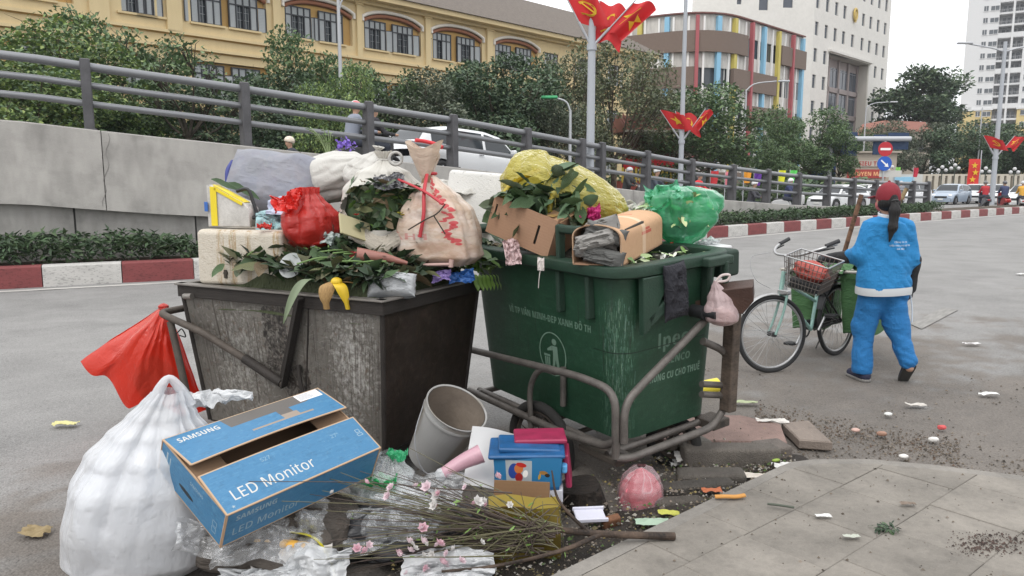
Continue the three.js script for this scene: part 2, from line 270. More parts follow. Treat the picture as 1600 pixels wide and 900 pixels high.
{
  const outer = [[-5.2, -2.2], [0.148, 2.725], [0.9, 3.392], [1.43, 3.86], [1.52, 3.925], [1.66, 3.965], [1.96, 3.965], [2.25, 3.885], [2.64, 3.73], [3.5, 3.38], [8, 1.4], [8, -2.2]];
  const c = [1.5, 1], inset = outer.map((p) => { const dx = c[0] - p[0], dy = c[1] - p[1], l = hypot(dx, dy); return [p[0] + dx / l * 0.075, p[1] + dy / l * 0.075]; });
  const flat = (pts, y0, h, b) => { const s = poly(pts.map((p) => [p[0], p[1]])); return buv(extr(s, h - (b || 0), { b }).rotateX(-PI / 2).translate(0, y0, 0)); };
  const pm = mat([0.275, 0.255, 0.228], { map: TX.grime, bump: reTex(TX.fine, 3), bs: 0.003, r: 0.9 });
  const pave = struct('pavement', [flat(outer, -0.05, 0.155)], mat([0.16, 0.148, 0.135], { map: TX.grime, r: 0.95 }));
  const rim = poly(outer); rim.holes.push(poly(inset)); mesh('kerb_edge', buv(extr(rim, 0.016, { b: 0.004 }).rotateX(-PI / 2).translate(0, 0.1, 0)), mat([0.27, 0.255, 0.235], { map: TX.grime, bump: TX.fine, bs: 0.004, r: 0.9 }), pave);
  const u = [0.774, 0.633], n = [0.633, -0.774], tones = [0.9, 1, 1.06, 0.95].map((k) => { const m = pm.clone(); m.color.multiplyScalar(k); return m; });
  for (let r = -14; r < 12; r++) {
    const v0 = -1.745 + 0.374 * r, off = [0, 0.13, 0.32, 0.21, 0.05][((r % 5) + 5) % 5] + (r === 1 ? 0 : 0);
    for (let k = -10; k < 10; k++) {
      const u0 = 2.708 + 0.41 * k + off, g = 0.004, P = (a, b) => [a * u[0] + b * n[0], a * u[1] + b * n[1]];
      const cx = P(u0 + 0.2, v0 + 0.19); if (cx[1] < 1.2 || cx[0] > 4.6 || cx[0] < -1.2) continue;
      let q = [P(u0 + g, v0 + g), P(u0 + 0.41 - g, v0 + g), P(u0 + 0.41 - g, v0 + 0.374 - g), P(u0 + g, v0 + 0.374 - g)];
      q = clipPoly(q, inset); if (q.length < 3) continue;
      const o = mesh('paving_slab', flat(q, 0.102, 0.018, 0.003), tones[floor(R0() * 4)], pave); o.position.y = (R0() - 0.5) * 0.004;
    }
  }
}
// ---------- the median kerb, planting strip, ramp wall and guard rail ----------
const kerbPts = [[-22, 6.6], [-14.5, 8.9], [-10.6, 10.35], [-7.836, 11.444], [-6.687, 12.031], [-5.381, 12.7], [-0.4, 16.45], [6.087, 22.3], [11.519, 27.15], [19.514, 33.966], [27.263, 40.377], [40, 51], [62, 70]];
const kerbC = new THREE.CatmullRomCurve3(kerbPts.map((p) => V(p[0], 0, -p[1])), false, 'centripetal');
const KN = 2400, KP = kerbC.getSpacedPoints(KN), KL = kerbC.getLength();
const kAt = (s) => { const f = cl(s / KL, 0, 0.99999) * KN, i = floor(f); return KP[i].clone().lerp(KP[i + 1], f - i); };
const kTan = (s) => kAt(min(KL, s + 0.25)).sub(kAt(max(0, s - 0.25))).normalize();
const kOff = (s, off, y = 0) => { const t = kTan(s), p = kAt(s); return V(p.x + t.z * off, y, p.z - t.x * off); }; // off > 0 lies behind the kerb
const sOf = (px, off = 0) => { let best = 0, bd = 1e9; for (let s = 4; s < KL - 1; s += 0.05) { const p = kOff(s, off), q = abs(p.x / -p.z - (px - 800) / FPX / (cos(PITCH) + 0.12 * sin(PITCH))); if (q < bd) { bd = q; best = s; } } return best; };
if (kOff(10, 1).z > kAt(10).z) throw new Error('kerb offset points the wrong way');
const ribbon = (s0, s1, step, prof) => { // a profile of [off, y] pairs swept along the kerb line, corners kept sharp
  const n = max(1, Math.ceil((s1 - s0) / step)), gs = [];
  for (let k = 0; k < prof.length - 1; k++) {
    const pa = prof[k], pb = prof[k + 1];
    gs.push(grid(n, 1, (u, v) => { const s = mix(s0, s1, u), A = typeof pa === 'function' ? pa(s) : pa, B = typeof pb === 'function' ? pb(s) : pb; return kOff(s, mix(A[0], B[0], v), mix(A[1], B[1], v)); }, { us: (s1 - s0), vs: 1 }));
  }
  return gs;
};
{
  const sa = sOf(180), sb = sOf(1108), nb = Math.round((sb - sa) / 2.2), bl = (sb - sa) / nb / 2;
  const kerb = thing('median_kerb', 'painted red and white concrete kerb of the planted median', 'kerb'); kerb.userData.kind = 'structure';
  const paintT = tex(512, 512, (u, v) => { const a = ft(u, v, 5, 5, 91), b = ft(u, v, 40, 3, 95), k = 0.95 + 0.3 * (a - 0.5) - 0.3 * ss(0.6, 0.68, b); return [k, k, k]; });
  const red = mat([0.2, 0.045, 0.045], { map: reTex(paintT, 0.7), r: 0.7, bump: TX.fine, bs: 0.003 }), white = mat([0.5, 0.485, 0.46], { map: reTex(paintT, 0.7), r: 0.7, bump: TX.fine, bs: 0.003 });
  let i = 0;
  for (let s = sa % (2 * bl); s < 78; s += bl, i++) {
    const k = Math.round((s - sa) / bl), m = ((k % 2) + 2) % 2 === 0 ? red : white, e = 0.006;
    const g = ribbon(s + e, s + bl - e, 0.3, [[0, -0.02], [0.012, 0.31], [0.035, 0.335], [0.24, 0.335], [0.25, 0.2]]);
    for (const q of [s + e, s + bl - e]) g.push(quadG(kOff(q, 0), kOff(q, 0.01, 0.31), kOff(q, 0.24, 0.335), kOff(q, 0.25, 0)));
    mesh('kerb_block', g, m, kerb);
  }
  const far = ribbon(78, KL - 0.5, 1, [[0, -0.02], [0.012, 0.31], [0.035, 0.335], [0.24, 0.335]]); mesh('kerb_run', far, white, kerb);
  struct('planting_soil', ribbon(2, KL - 0.5, 0.6, [[0.24, 0.29], [2.2, 0.3]]), mat([0.07, 0.055, 0.04], { r: 1, bump: TX.fine, bs: 0.03 }));
  struct('edge_line', ribbon(2, KL - 0.5, 0.5, [[-0.42, 0.006], [-0.27, 0.006]]), mat([0.62, 0.61, 0.59], { r: 0.8, map: reTex(TX.grime, 0.5) }));
}
const WALL = 1.15, wallEnd = sOf(1452, WALL), wallStart = 3;
const wTop = (s) => { const d = -kOff(s, WALL).z, T = [[6, 3.0], [9, 2.92], [12.6, 2.62], [13.5, 2.42], [15, 2.21], [17.3, 1.95], [20.5, 1.52], [23.5, 1.15], [27.4, 0.82], [32, 0.56], [40, 0.4]]; for (let i = 1; i < T.length; i++) if (d < T[i][0]) return mix(T[i - 1][1], T[i][1], cl((d - T[i - 1][0]) / (T[i][0] - T[i - 1][0]))); return 0.4; };
const wLow = (s) => max(0.28, wTop(s) - 1.36);
{
  const w = thing('ramp_wall', 'grey concrete retaining wall of the ramp under the guard rail', 'wall'); w.userData.kind = 'thing';
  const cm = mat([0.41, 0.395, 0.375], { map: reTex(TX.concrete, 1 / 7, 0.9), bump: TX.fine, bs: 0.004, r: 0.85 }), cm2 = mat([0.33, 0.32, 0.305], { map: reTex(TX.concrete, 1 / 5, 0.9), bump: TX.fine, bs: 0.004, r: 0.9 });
  let k = 0; const joints = [wallStart, sOf(167, WALL), sOf(470, WALL), sOf(760, WALL), sOf(990, WALL), sOf(1180, WALL), wallEnd];
  for (let i = 0; i < joints.length - 1; i++) mesh('fascia_panel', ribbon(joints[i] + 0.006, joints[i + 1] - 0.006, 0.35, [(s) => [WALL + 0.12, wLow(s) + 0.02], (s) => [WALL, wLow(s)], (s) => [WALL, wTop(s) - 0.02], (s) => [WALL + 0.02, wTop(s)], (s) => [WALL + 0.42, wTop(s)], (s) => [WALL + 0.42, wTop(s) - 0.4]]), cm, w);
  const low = [wallStart, sOf(112, WALL + 0.16), sOf(305, WALL + 0.16), sOf(520, WALL + 0.16), sOf(800, WALL + 0.16), sOf(1100, WALL + 0.16), wallEnd];
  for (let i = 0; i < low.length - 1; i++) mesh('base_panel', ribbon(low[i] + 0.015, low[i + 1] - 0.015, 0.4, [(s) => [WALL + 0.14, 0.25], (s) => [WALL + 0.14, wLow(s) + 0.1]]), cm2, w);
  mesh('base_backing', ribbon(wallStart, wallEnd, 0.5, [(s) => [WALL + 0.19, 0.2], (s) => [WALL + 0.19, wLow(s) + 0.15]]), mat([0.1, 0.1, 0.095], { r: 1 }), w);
  mesh('groove_line', ribbon(wallStart, sOf(110, WALL + 0.16), 0.4, [[WALL + 0.128, 0.72], [WALL + 0.128, 0.745], [WALL + 0.14, 0.745]]), mat([0.16, 0.155, 0.15], { r: 1 }), w);
  mesh('end_face', [quadG(kOff(wallEnd, WALL, 0), kOff(wallEnd, WALL + 0.42, 0), kOff(wallEnd, WALL + 0.42, wTop(wallEnd)), kOff(wallEnd, WALL, wTop(wallEnd)))], cm, w);
  { const c = []; for (let i = 0; i <= 14; i++) { const p = onPlane(169 + 3 * sin(i * 1.3) - i * 0.25 + (i > 8 ? -3 : 0), 208 + i * 8.2, kOff(joints[1], WALL - 0.003), V(kTan(joints[1]).z, 0, -kTan(joints[1]).x)); c.push(p); } mesh('crack', sweep(c, (t) => 0.002 + 0.0035 * abs(sin(t * 9)), 5), mat([0.2, 0.19, 0.18], { r: 1 }), w); }
  const deck = struct('ramp_deck', ribbon(wallStart, wallEnd, 0.7, [(s) => [WALL + 0.42, wTop(s) - 0.28], (s) => [WALL + 9, wTop(s) - 0.28], (s) => [WALL + 9.02, 0]]), mat([0.2, 0.195, 0.185], { map: reTex(TX.asphalt, 0.4), r: 0.9 }));

  // guard rail: tapering posts and three pipes
  const rail = thing('guard_rail', 'grey steel guard rail of three pipes on top of the ramp wall', 'guard rail');
  const steel = mat([0.2, 0.205, 0.215], { r: 0.42, m: 0.55, bump: TX.fine, bs: 0.001 }), post = mat([0.105, 0.105, 0.115], { r: 0.6, m: 0.2, map: TX.grime });
  const pxs = [-120, 147, 387, 577, 708, 823, 907, 937, 1008, 1078, 1143, 1197, 1245, 1292, 1331, 1366, 1398, 1424, 1448];
  const sh = new THREE.Shape(); sh.moveTo(-0.13, 0); sh.lineTo(0.13, 0); sh.lineTo(0.13, 0.5); sh.quadraticCurveTo(0.13, 0.85, 0.05, 1.13); sh.lineTo(-0.02, 1.19); sh.lineTo(-0.12, 1.17); sh.lineTo(-0.13, 0.9); sh.closePath();
  const pg = buv(extr(sh, 0.13, { b: 0.012 }).translate(0, 0, -0.065)), off = WALL + 0.2;
  const S = [];
  for (const px of pxs) { const s = px < 0 ? sOf(0, off) - 3.4 : sOf(px, off); S.push(s); const t = kTan(s), p = mesh('post', pg, post, rail); p.position.copy(kOff(s, off, wTop(s) - 0.01)); p.rotation.y = atan2(-t.z, t.x) + PI / 2; mesh('base_plate', rbox(0.34, 0.025, 0.22, 0.005, 0, 0.012, 0), post, p); }
  for (const [h, r] of [[1.06, 0.072], [0.75, 0.055], [0.44, 0.055]]) { const pts = []; for (let s = S[0] - 3; s < S[S.length - 1] + 0.15; s += 0.8) pts.push(kOff(s, off, wTop(s) + h)); mesh('pipe', sweep(pts, r, 12), steel, rail); }
}
// ---------- low hedge in the median: nobody could count it ----------
function clumpLeaves(N, place, R, sz, w, tones) { // leaves as one geometry with tones per leaf
  const P = [], C = [], I = [], q = new THREE.Quaternion(), e = new THREE.Euler(), v = V();
  const base = [[0, 0, 0], [0.45, 0.06, -w], [1, -0.08, 0], [0.45, 0.06, w]];
  for (let i = 0; i < N; i++) {
    const p = place(i), s = sz * (0.6 + 0.8 * R()); e.set((R() - 0.5) * 1.6, R() * 2 * PI, (R() - 0.45) * 1.9, 'YXZ'); q.setFromEuler(e); const t = tones[floor(R() * tones.length)], k = 0.75 + 0.5 * R(), o = P.length / 3;
    for (const b of base) { v.set(b[0] * s, b[1] * s, b[2] * s).applyQuaternion(q); P.push(p.x + v.x, p.y + v.y, p.z + v.z); C.push(t[0] * k, t[1] * k, t[2] * k); }
    I.push(o, o + 1, o + 2, o, o + 2, o + 3);
  }
  const g = new THREE.BufferGeometry(); g.setAttribute('position', new THREE.Float32BufferAttribute(P, 3)); g.setAttribute('color', new THREE.Float32BufferAttribute(C, 3)); g.setIndex(I); g.computeVertexNormals(); return g;
}
M.leaf = mat([1, 1, 1], { vc: true, r: 0.55, t: 0.22 }); M.leaf.roughness = 0.75;
{
  const R = RNG(21), g = [];
  for (const [a, b, h] of [[3, sOf(300), 0.42], [sOf(300), sOf(1090), 0.25], [sOf(1090), sOf(1490), 0.34]]) {
    const n = floor((b - a) * (a < 10 ? 700 : 420));
    g.push(clumpLeaves(n, () => { const s = a + (b - a) * R(), o = 0.32 + 0.75 * R(), c = 0.35 + 0.9 * fbm3(s * 1.4, o * 2, 3, 3); return kOff(s, o, 0.3 + h * c * sqrt(R()) * 1.25); }, R, 0.14, 0.17, [[0.045, 0.085, 0.035], [0.06, 0.11, 0.045], [0.035, 0.065, 0.03], [0.075, 0.12, 0.05]]));
  }
  tag(mesh('hedge', g, M.leaf), 'low dark green hedge planted behind the red and white kerb', 'hedge', null, 'stuff');
}
// a worn painted mark out on the carriageway
{
  const wm = mat([0.29, 0.285, 0.275], { r: 0.85, map: reTex(TX.grime, 1.5) });
  struct('lane_mark', quadG(ground(1422, 506, 0.01), ground(1440, 514, 0.01), ground(1497, 484, 0.01), ground(1474, 480, 0.01)), wm);
}
// ================= far side: trees =================
M.bark = mat([0.17, 0.14, 0.11], { map: reTex(TX.bark, 2, 1), bump: TX.barkB, bs: 0.02, r: 0.95 });
M.barkDark = mat([0.09, 0.075, 0.06], { map: reTex(TX.bark, 2, 1), bump: TX.barkB, bs: 0.02, r: 0.95 });
// a tree: tapered trunk, limbs to every lump of the crown, leaves through the lumps with holes between clumps
function makeTree(name, label, seed, o) {
  const R = RNG(seed), t = thing(name, label, 'tree', null, 0, o.group);
  const H = o.h, tr = o.tr ?? H * 0.022, gs = [], tips = [];
  const lean = (o.lean ?? 0.04) * H, p0 = V(0, -0.1, 0), p1 = V(lean * (R() - 0.5), H * (o.fork ?? 0.35), lean * (R() - 0.5));
  gs.push(sweep(smoothPts([p0, p0.clone().lerp(p1, 0.5).add(V(0.05, 0, -0.04)), p1], 8), (u) => tr * mix(1.25, 0.75, u), 9));
  const lumps = [];
  for (let i = 0; i < o.lumps; i++) {
    const a = i / o.lumps * 2 * PI * 2.4 + R() * 0.9, e = i / o.lumps, yy = mix(o.low ?? 0.4, 0.93, pow(e, 0.8)) * H, wr = (o.w / 2) * sqrt(max(0.1, 1 - pow((yy / H - 0.55) / 0.5, 2))) * (0.45 + 0.45 * R());
    lumps.push([V(cos(a) * wr, yy, sin(a) * wr), (o.lr ?? 0.2) * o.w * (0.75 + 0.55 * R())]);
  }
  for (const [c, r] of lumps) {
    const m = p1.clone().lerp(c, 0.45).add(V((R() - 0.5) * 0.5, -0.06 * H * R(), (R() - 0.5) * 0.5)), pts = smoothPts([p1.clone().add(V(0, -0.3 * R(), 0)), m, c.clone().add(V(0, r * 0.3, 0))], 6);
    gs.push(sweep(pts, (u) => tr * mix(0.5, 0.09, u), 6));
    for (let k = 0; k < (o.twigs ?? 3); k++) { const b = c.clone(), e = c.clone().add(V((R() - 0.5) * 2, R() * 1.2 - 0.2, (R() - 0.5) * 2).multiplyScalar(r * 0.95)); gs.push(sweep([m.clone().lerp(c, 0.4 + 0.5 * R()), b.lerp(e, 0.5).add(V(0, r * 0.15, 0)), e], (u) => tr * mix(0.16, 0.03, u), 4)); }
  }
  mesh('trunk', gs, o.bark ?? M.bark, t);
  const ln = lumps.length, tot = lumps.reduce((s, l) => s + l[1] * l[1], 0); let li = 0, left = 0;
  const place = () => {
    for (;;) {
      if (left <= 0) { const l = lumps[li++ % ln]; left = Math.ceil(o.n * l[1] * l[1] / tot / 2); place.l = l; }
      left--; const [c, r] = place.l, u = R() * 2 - 1, a = R() * 2 * PI, q = sqrt(1 - u * u), rr = r * (0.35 + 0.65 * pow(R(), 0.45)) * (0.75 + 0.5 * n3(c.x + q * cos(a) * 2, u * 2 + c.y, q * sin(a) * 2 + c.z));
      const p = V(c.x + q * cos(a) * rr, c.y + u * rr * (o.flat ?? 0.72), c.z + q * sin(a) * rr);
      if (fbm3(p.x * (o.hf ?? 1.1), p.y * (o.hf ?? 1.1) * 1.3, p.z * (o.hf ?? 1.1), 2) < (o.hole ?? 0.36)) continue;
      return p;
    }
  };
  mesh('crown', clumpLeaves(o.n, place, R, o.leaf, o.lw ?? 0.3, o.tones), M.leaf, t);
  return t;
}
const TONE = {
  dark: [[0.060, 0.101, 0.051], [0.075, 0.127, 0.064], [0.047, 0.085, 0.047], [0.101, 0.144, 0.068]],
  grey: [[0.094, 0.118, 0.072], [0.118, 0.144, 0.094], [0.075, 0.101, 0.064], [0.152, 0.169, 0.111]],
  mid: [[0.085, 0.144, 0.060], [0.111, 0.178, 0.072], [0.068, 0.118, 0.055], [0.144, 0.212, 0.085]],
  lime: [[0.169, 0.254, 0.068], [0.220, 0.304, 0.085], [0.135, 0.203, 0.060], [0.254, 0.321, 0.101]],
  olive: [[0.101, 0.127, 0.064], [0.135, 0.161, 0.075], [0.085, 0.105, 0.056], [0.169, 0.169, 0.094]],
};
const G = { row: 'trees in front of the yellow building', street: 'street trees along the far road', far: 'dark trees behind the parked cars' };
const protos = {
  dark: makeTree('broadleaf_tree', 'x', 101, { h: 7.4, w: 6.4, lumps: 15, n: 12000, leaf: 0.21, tones: TONE.dark, low: 0.3, group: G.row }),
  grey: makeTree('broadleaf_tree', 'x', 102, { h: 7.4, w: 6, lumps: 14, n: 9500, leaf: 0.2, tones: TONE.grey, low: 0.3, hole: 0.43, hf: 1.4, group: G.row }),
  mid: makeTree('broadleaf_tree', 'x', 103, { h: 6.6, w: 6, lumps: 13, n: 12000, leaf: 0.2, tones: TONE.mid, low: 0.25, group: G.row }),
  lime: makeTree('broadleaf_tree', 'x', 104, { h: 5.2, w: 5.2, lumps: 14, n: 22000, leaf: 0.125, lw: 0.34, tones: TONE.lime.concat(TONE.mid), low: 0.22, group: G.row }),
  olive: makeTree('broadleaf_tree', 'x', 105, { h: 8.6, w: 6.6, lumps: 16, n: 7500, leaf: 0.21, tones: TONE.olive, low: 0.34, hole: 0.42, hf: 1.3, fork: 0.3, group: G.street }),
};
const first = new Set();
// px, crown top py, distance, prototype, width factor, label, group
function plant(px, py, d, kind, wf, label, group, base = 0) {
  const src = protos[kind], p = at(px, py, d), H0 = { dark: 7.4, grey: 7.4, mid: 6.6, lime: 5.2, olive: 8.6 }[kind], s = (p.y - base) / (H0 * 0.98);
  const t = first.has(kind) ? copyOf(src, label) : tag(src, label); first.add(kind);
  t.position.set(p.x, base, p.z); t.rotation.y = (px * 37 % 628) / 100; t.scale.set(s * wf, s, s * wf);
  if (group) t.userData.group = group; return t;
}
[[10, 52, 22, 'lime', 1.0, 'yellow green bushy tree at the far left edge of the photo'], [92, 62, 25, 'lime', 0.95, 'yellow green tree behind the rail, left of the darker tree'],
[185, 40, 29, 'mid', 0.7, 'rounded dark green tree below the two leftmost upper windows'], [245, 165, 26, 'mid', 0.8, 'small green tree below the bare branched tree'],
[350, 128, 26, 'dark', 0.95, 'low dense green tree right of the bare branched tree'], [425, 104, 29, 'dark', 0.9, 'wide dense dark tree left of the thin grey lamp post'],
[476, 72, 32, 'mid', 0.62, 'tallest green tree beside the thin grey lamp post'], [528, 112, 27, 'lime', 0.55, 'light green small tree right behind the thin lamp post'],
[590, 108, 34, 'mid', 0.8, 'green tree behind the two riders on one motorbike'], [648, 118, 33, 'grey', 0.9, 'grey green tree above the white car roof'],
[700, 104, 37, 'dark', 0.72, 'dark tree between the white car and the yellow wall'], [765, 84, 36, 'dark', 0.9, 'large dark tree above the white car rear window'],
[825, 95, 38, 'dark', 0.75, 'dark tree behind the green lamp head'], [860, 150, 36, 'grey', 0.8, 'low grey tree beside the green lamp head']].forEach((a) => plant(...a, G.row));
[[892, 78, 40, 'olive', 0.62, 'tall loose tree left of the big flag pole'], [962, 64, 43, 'olive', 0.86, 'tall loose tree right behind the big flag pole'],
[1012, 78, 47, 'olive', 0.5, 'thin olive tree in front of the striped building corner'], [1112, 136, 46, 'mid', 1.0, 'round green tree behind the second flag pole'],
[1062, 146, 50, 'grey', 0.8, 'grey green tree left of the second flag pole'], [1222, 178, 58, 'mid', 0.7, 'slim green tree in front of the white fins of the striped building'],
[1262, 176, 62, 'mid', 0.9, 'green tree below the white office tower corner'], [1316, 196, 62, 'mid', 0.6, 'green tree above the blue sign gantry'], [1205, 225, 50, 'mid', 0.8, 'low green tree left of the gantry post']].forEach((a) => plant(...a, G.street));
[[1400, 190, 84, 'grey', 0.8, 'brownish grey tree behind the road signs'], [1445, 196, 86, 'grey', 1.1, 'grey green tree left of the red vertical banner'],
[1498, 188, 82, 'dark', 1.05, 'dark tree behind the red vertical banner'], [1548, 194, 84, 'dark', 1.0, 'dark tree behind the rightmost flag pole'], [1598, 190, 84, 'dark', 1.1, 'dark tree at the right edge of the photo'], [1372, 205, 90, 'mid', 0.7, 'green tree behind the shop with red signs'],
[1650, 195, 84, 'grey', 1.1, 'grey green tree just outside on the right']].forEach((a) => plant(...a, G.far));
makeTree('bare_tree', 'thin bare branched tree with few leaves before the yellow wall', 140, { h: 6.1, w: 4.2, lumps: 8, n: 420, leaf: 0.17, lw: 0.34, tones: TONE.mid, low: 0.62, fork: 0.52, lr: 0.15, twigs: 7, bark: M.barkDark, tr: 0.13, hole: 0.2 }).position.copy(at(300, 285, 25)).setY(0);
makeTree('broadleaf_tree', 'very large dark tree rising between the two tall buildings', 166, { h: 18.6, w: 12, lumps: 30, n: 15000, leaf: 0.62, tones: TONE.dark, low: 0.34, hole: 0.27, hf: 0.4, lr: 0.19, group: G.far }).position.copy(at(1428, 285, 118)).setY(0);
// undergrowth that fills the gap between the ramp and the trees
{
  const R = RNG(31), g = clumpLeaves(16000, () => { const px = -60 + 900 * R(), d = 21 + 9 * R() + px * 0.011, p = at(px, 285, d); return V(p.x, (1.1 + 1.7 * fbm3(p.x * 0.6, 1, p.z * 0.6, 3)) * sqrt(R()) * 1.35, p.z); }, R, 0.3, 0.3, TONE.mid.concat(TONE.dark));
  tag(mesh('undergrowth', g, M.leaf), 'tangled shrubs growing behind the ramp under the trees', 'shrubs', null, 'stuff');
  const g2 = clumpLeaves(9000, () => { const px = 880 + 480 * R(), d = 48 + 14 * R(), p = at(px, 285, d); return V(p.x, 1.9 * fbm3(p.x * 0.5, 3, p.z * 0.5, 3) * sqrt(R()) * 1.4, p.z); }, R, 0.34, 0.3, TONE.mid.concat(TONE.dark));
  tag(mesh('shrubbery', g2, M.leaf), 'low shrubs along the far road behind the guard rail', 'shrubs', null, 'stuff');
}

// ================= the yellow building =================
{
  const dir = V(0.695, 0, -0.72), nrm = V(-0.72, 0, -0.695).negate(); nrm.set(0.72, 0, 0.695).multiplyScalar(-1); // nrm points away from the viewer
  if (nrm.z > 0) nrm.negate();
  const A = V(-10.85, 0, -40), b = thing('yellow_building', 'long yellow building with arched window bays and a dark tiled roof', 'building', A, atan2(-dir.z, dir.x));
  // local: x along the front, y up, z towards the viewer (front face at z = 0)
  const U = (px, d0 = 0) => { const c = (px - 800) / FPX, f = cos(PITCH) + 0.21 * sin(PITCH), k = c / f; return (k * 40 + 10.85) / (dir.x + k * dir.z); };
  const yw = tex(512, 512, (u, v) => { const k = 0.94 + 0.12 * (ft(u, v, 4, 4, 201) - 0.5) + 0.08 * (ft(u, v, 40, 3, 204, 5) - 0.5); return [k, k, k]; });
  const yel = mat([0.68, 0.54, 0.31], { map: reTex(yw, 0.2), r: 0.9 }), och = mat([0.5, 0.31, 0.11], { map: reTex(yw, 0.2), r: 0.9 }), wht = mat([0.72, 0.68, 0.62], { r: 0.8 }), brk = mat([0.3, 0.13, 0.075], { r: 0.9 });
  const frame = mat([0.03, 0.033, 0.04], { r: 0.5 }), shut = mat([0.36, 0.38, 0.39], { r: 0.7, bump: reTex(texG(8, 64, (u, v) => (v * 16) % 1), 1, 1), bs: 0.01 }), glass = mat([0.05, 0.06, 0.07], { r: 0.15 });
  const bays = [[100, 183, -1], [183, 300, 262], [310, 420, 0], [455, 553, 0], [575, 658, 0], [680, 752, 0], [775, 838, 0], [850, 873, 0], [890, 930, 0]];
  const u0 = U(60) - 14, u1 = U(905) + 9, top = 11.65;
  // front walls: a shape with arched holes for the bays of both floors
  const wins = [], s = poly([[u0, -0.2], [u1, -0.2], [u1, top], [u0, top]]), archs = [];
  const bayU = [[U(126) - 4.2, U(126) + 0.1], [U(212) - 0.25, U(305) - 1.5], [U(308), U(424)], [U(452), U(555)], [U(573), U(660)], [U(678), U(754)], [U(774), U(840)]].map((q, i) => q);
  const W = 1.42, HW = 1.56;
  const F3 = [[8.92, true], [5.55, false], [2.15, false]];
  for (const [a, c] of bayU) for (const [y, arch] of F3) {
    const h = new THREE.Path(), y0 = y, y1 = y + HW + 0.12, rise = arch ? 0.34 : 0, m = (a + c) / 2;
    h.moveTo(a, y0); h.lineTo(a, y1); if (rise) { h.quadraticCurveTo(a + 0.25, y1 + rise, m, y1 + rise * 1.15); h.quadraticCurveTo(c - 0.25, y1 + rise, c, y1); } else h.lineTo(c, y1); h.lineTo(c, y0); h.closePath(); s.holes.push(h); archs.push([a, c, y, arch]);
    const n = Math.max(2, Math.round((c - a) / 2.6)), gap = (c - a - n * W) / (n);
    for (let k = 0; k < n; k++) wins.push([a + gap * 0.12 + k * (W + gap * 0.88 / max(1, n - 1) * (n > 1 ? 1 : 0)) + W / 2, y, k]);
  }
  for (let k = 0; k < 4; k++) { const u = U(861) + k * 3.6; for (const [y] of F3) { const h = new THREE.Path([V2(u - W / 2, y), V2(u - W / 2, y + HW), V2(u + W / 2, y + HW), V2(u + W / 2, y)]); s.holes.push(h); wins.push([u, y, 1]); } }
  const wg = buv(extr(s, 0.35, { cs: 6 }).translate(0, 0, -0.35)); mesh('front_wall', wg, yel, b);
  mesh('side_wall', [box(0.3, top, 16, u0, top / 2, -8.35), box(0.3, top, 16, u1, top / 2, -8.35), box(u1 - u0, top, 0.3, (u0 + u1) / 2, top / 2, -16.5)].map((g) => buv(g)), yel, b);
  for (const [a, c, y, arch] of archs) {
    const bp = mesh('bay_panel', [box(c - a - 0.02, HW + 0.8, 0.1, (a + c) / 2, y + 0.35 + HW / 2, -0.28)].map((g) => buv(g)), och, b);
    if (arch) {
      const y1 = y + HW + 0.12, m = (a + c) / 2, pts = []; for (let i = 0; i <= 16; i++) { const t = i / 16, k = 2 * t - 1; pts.push(V(mix(a - 0.1, c + 0.1, t), y1 + 0.42 * (1 - pow(abs(k), 2.6)), 0.04)); }
      mesh('arch_moulding', [sweep([V(a - 0.1, y1 - 0.25, 0.04), ...pts, V(c + 0.1, y1 - 0.25, 0.04)], 0.1, 6)], wht, b);
      mesh('arch_brick', [sweep(pts.map((p) => V(mix(m, p.x, 0.965), p.y - 0.2, -0.12)), 0.12, 6)], brk, b);
    }
  }
  // windows: dark frame with a transom, grey louvred leaves, some swung open over a barred dark opening
  const mkWin = (variant) => {
    const w = new THREE.Group(), t = 0.055, cols = 4, cw = W / cols, hy = 1.12;
    const fr = [box(W, t, 0.09, 0, t / 2, 0), box(W, t, 0.09, 0, HW - t / 2, 0), box(W, t, 0.09, 0, hy, 0)];
    for (let i = 0; i <= cols; i++) fr.push(box(t, HW, 0.1, -W / 2 + i * cw, HW / 2, 0.002));
    mesh('frame', fr, frame, w);
    mesh('glass', [box(W - 0.05, HW - 0.05, 0.02, 0, HW / 2, -0.1)], glass, w);
    for (let i = 0; i < cols; i++) {
      const x = -W / 2 + (i + 0.5) * cw; mesh('pane', box(cw - t - 0.01, HW - hy - t - 0.02, 0.02, x, (HW + hy) / 2, -0.01), shut, w);
      if (variant === 1 && (i === 1 || i === 2)) continue; if (variant === 2 && i === 1) continue;
      mesh('shutter', box(cw - t - 0.01, hy - 1.5 * t, 0.03, x, hy / 2 + t / 2, -0.01), shut, w);
    }
    if (variant) { // bars in the opening and leaves swung outwards
      const bars = []; for (let i = 0; i < 5; i++) bars.push(box(0.014, hy, 0.014, -W / 4 + (i + 0.5) * W / 10, hy / 2, -0.03)); bars.push(box(W / 2, 0.014, 0.014, 0, 0.45, -0.03), box(W / 2, 0.014, 0.014, 0, 0.8, -0.03)); mesh('bar', bars, shut, w);
      const sx = variant === 1 ? 1 : -1; mesh('open_leaf', [box(cw - 0.03, hy, 0.03, sx * (W / 2 + cw / 2 + 0.03), hy / 2, 0.1, -sx * 0.35)], shut, w);
      mesh('leaf_frame', [box(t * 0.7, hy, 0.04, sx * (W / 2 + cw + 0.01), hy / 2, 0.18), box(cw, t * 0.7, 0.04, sx * (W / 2 + cw / 2 + 0.03), hy, 0.105, -sx * 0.35)], frame, w);
    }
    return w;
  };
  const WP = [mkWin(0), mkWin(1), mkWin(2)];
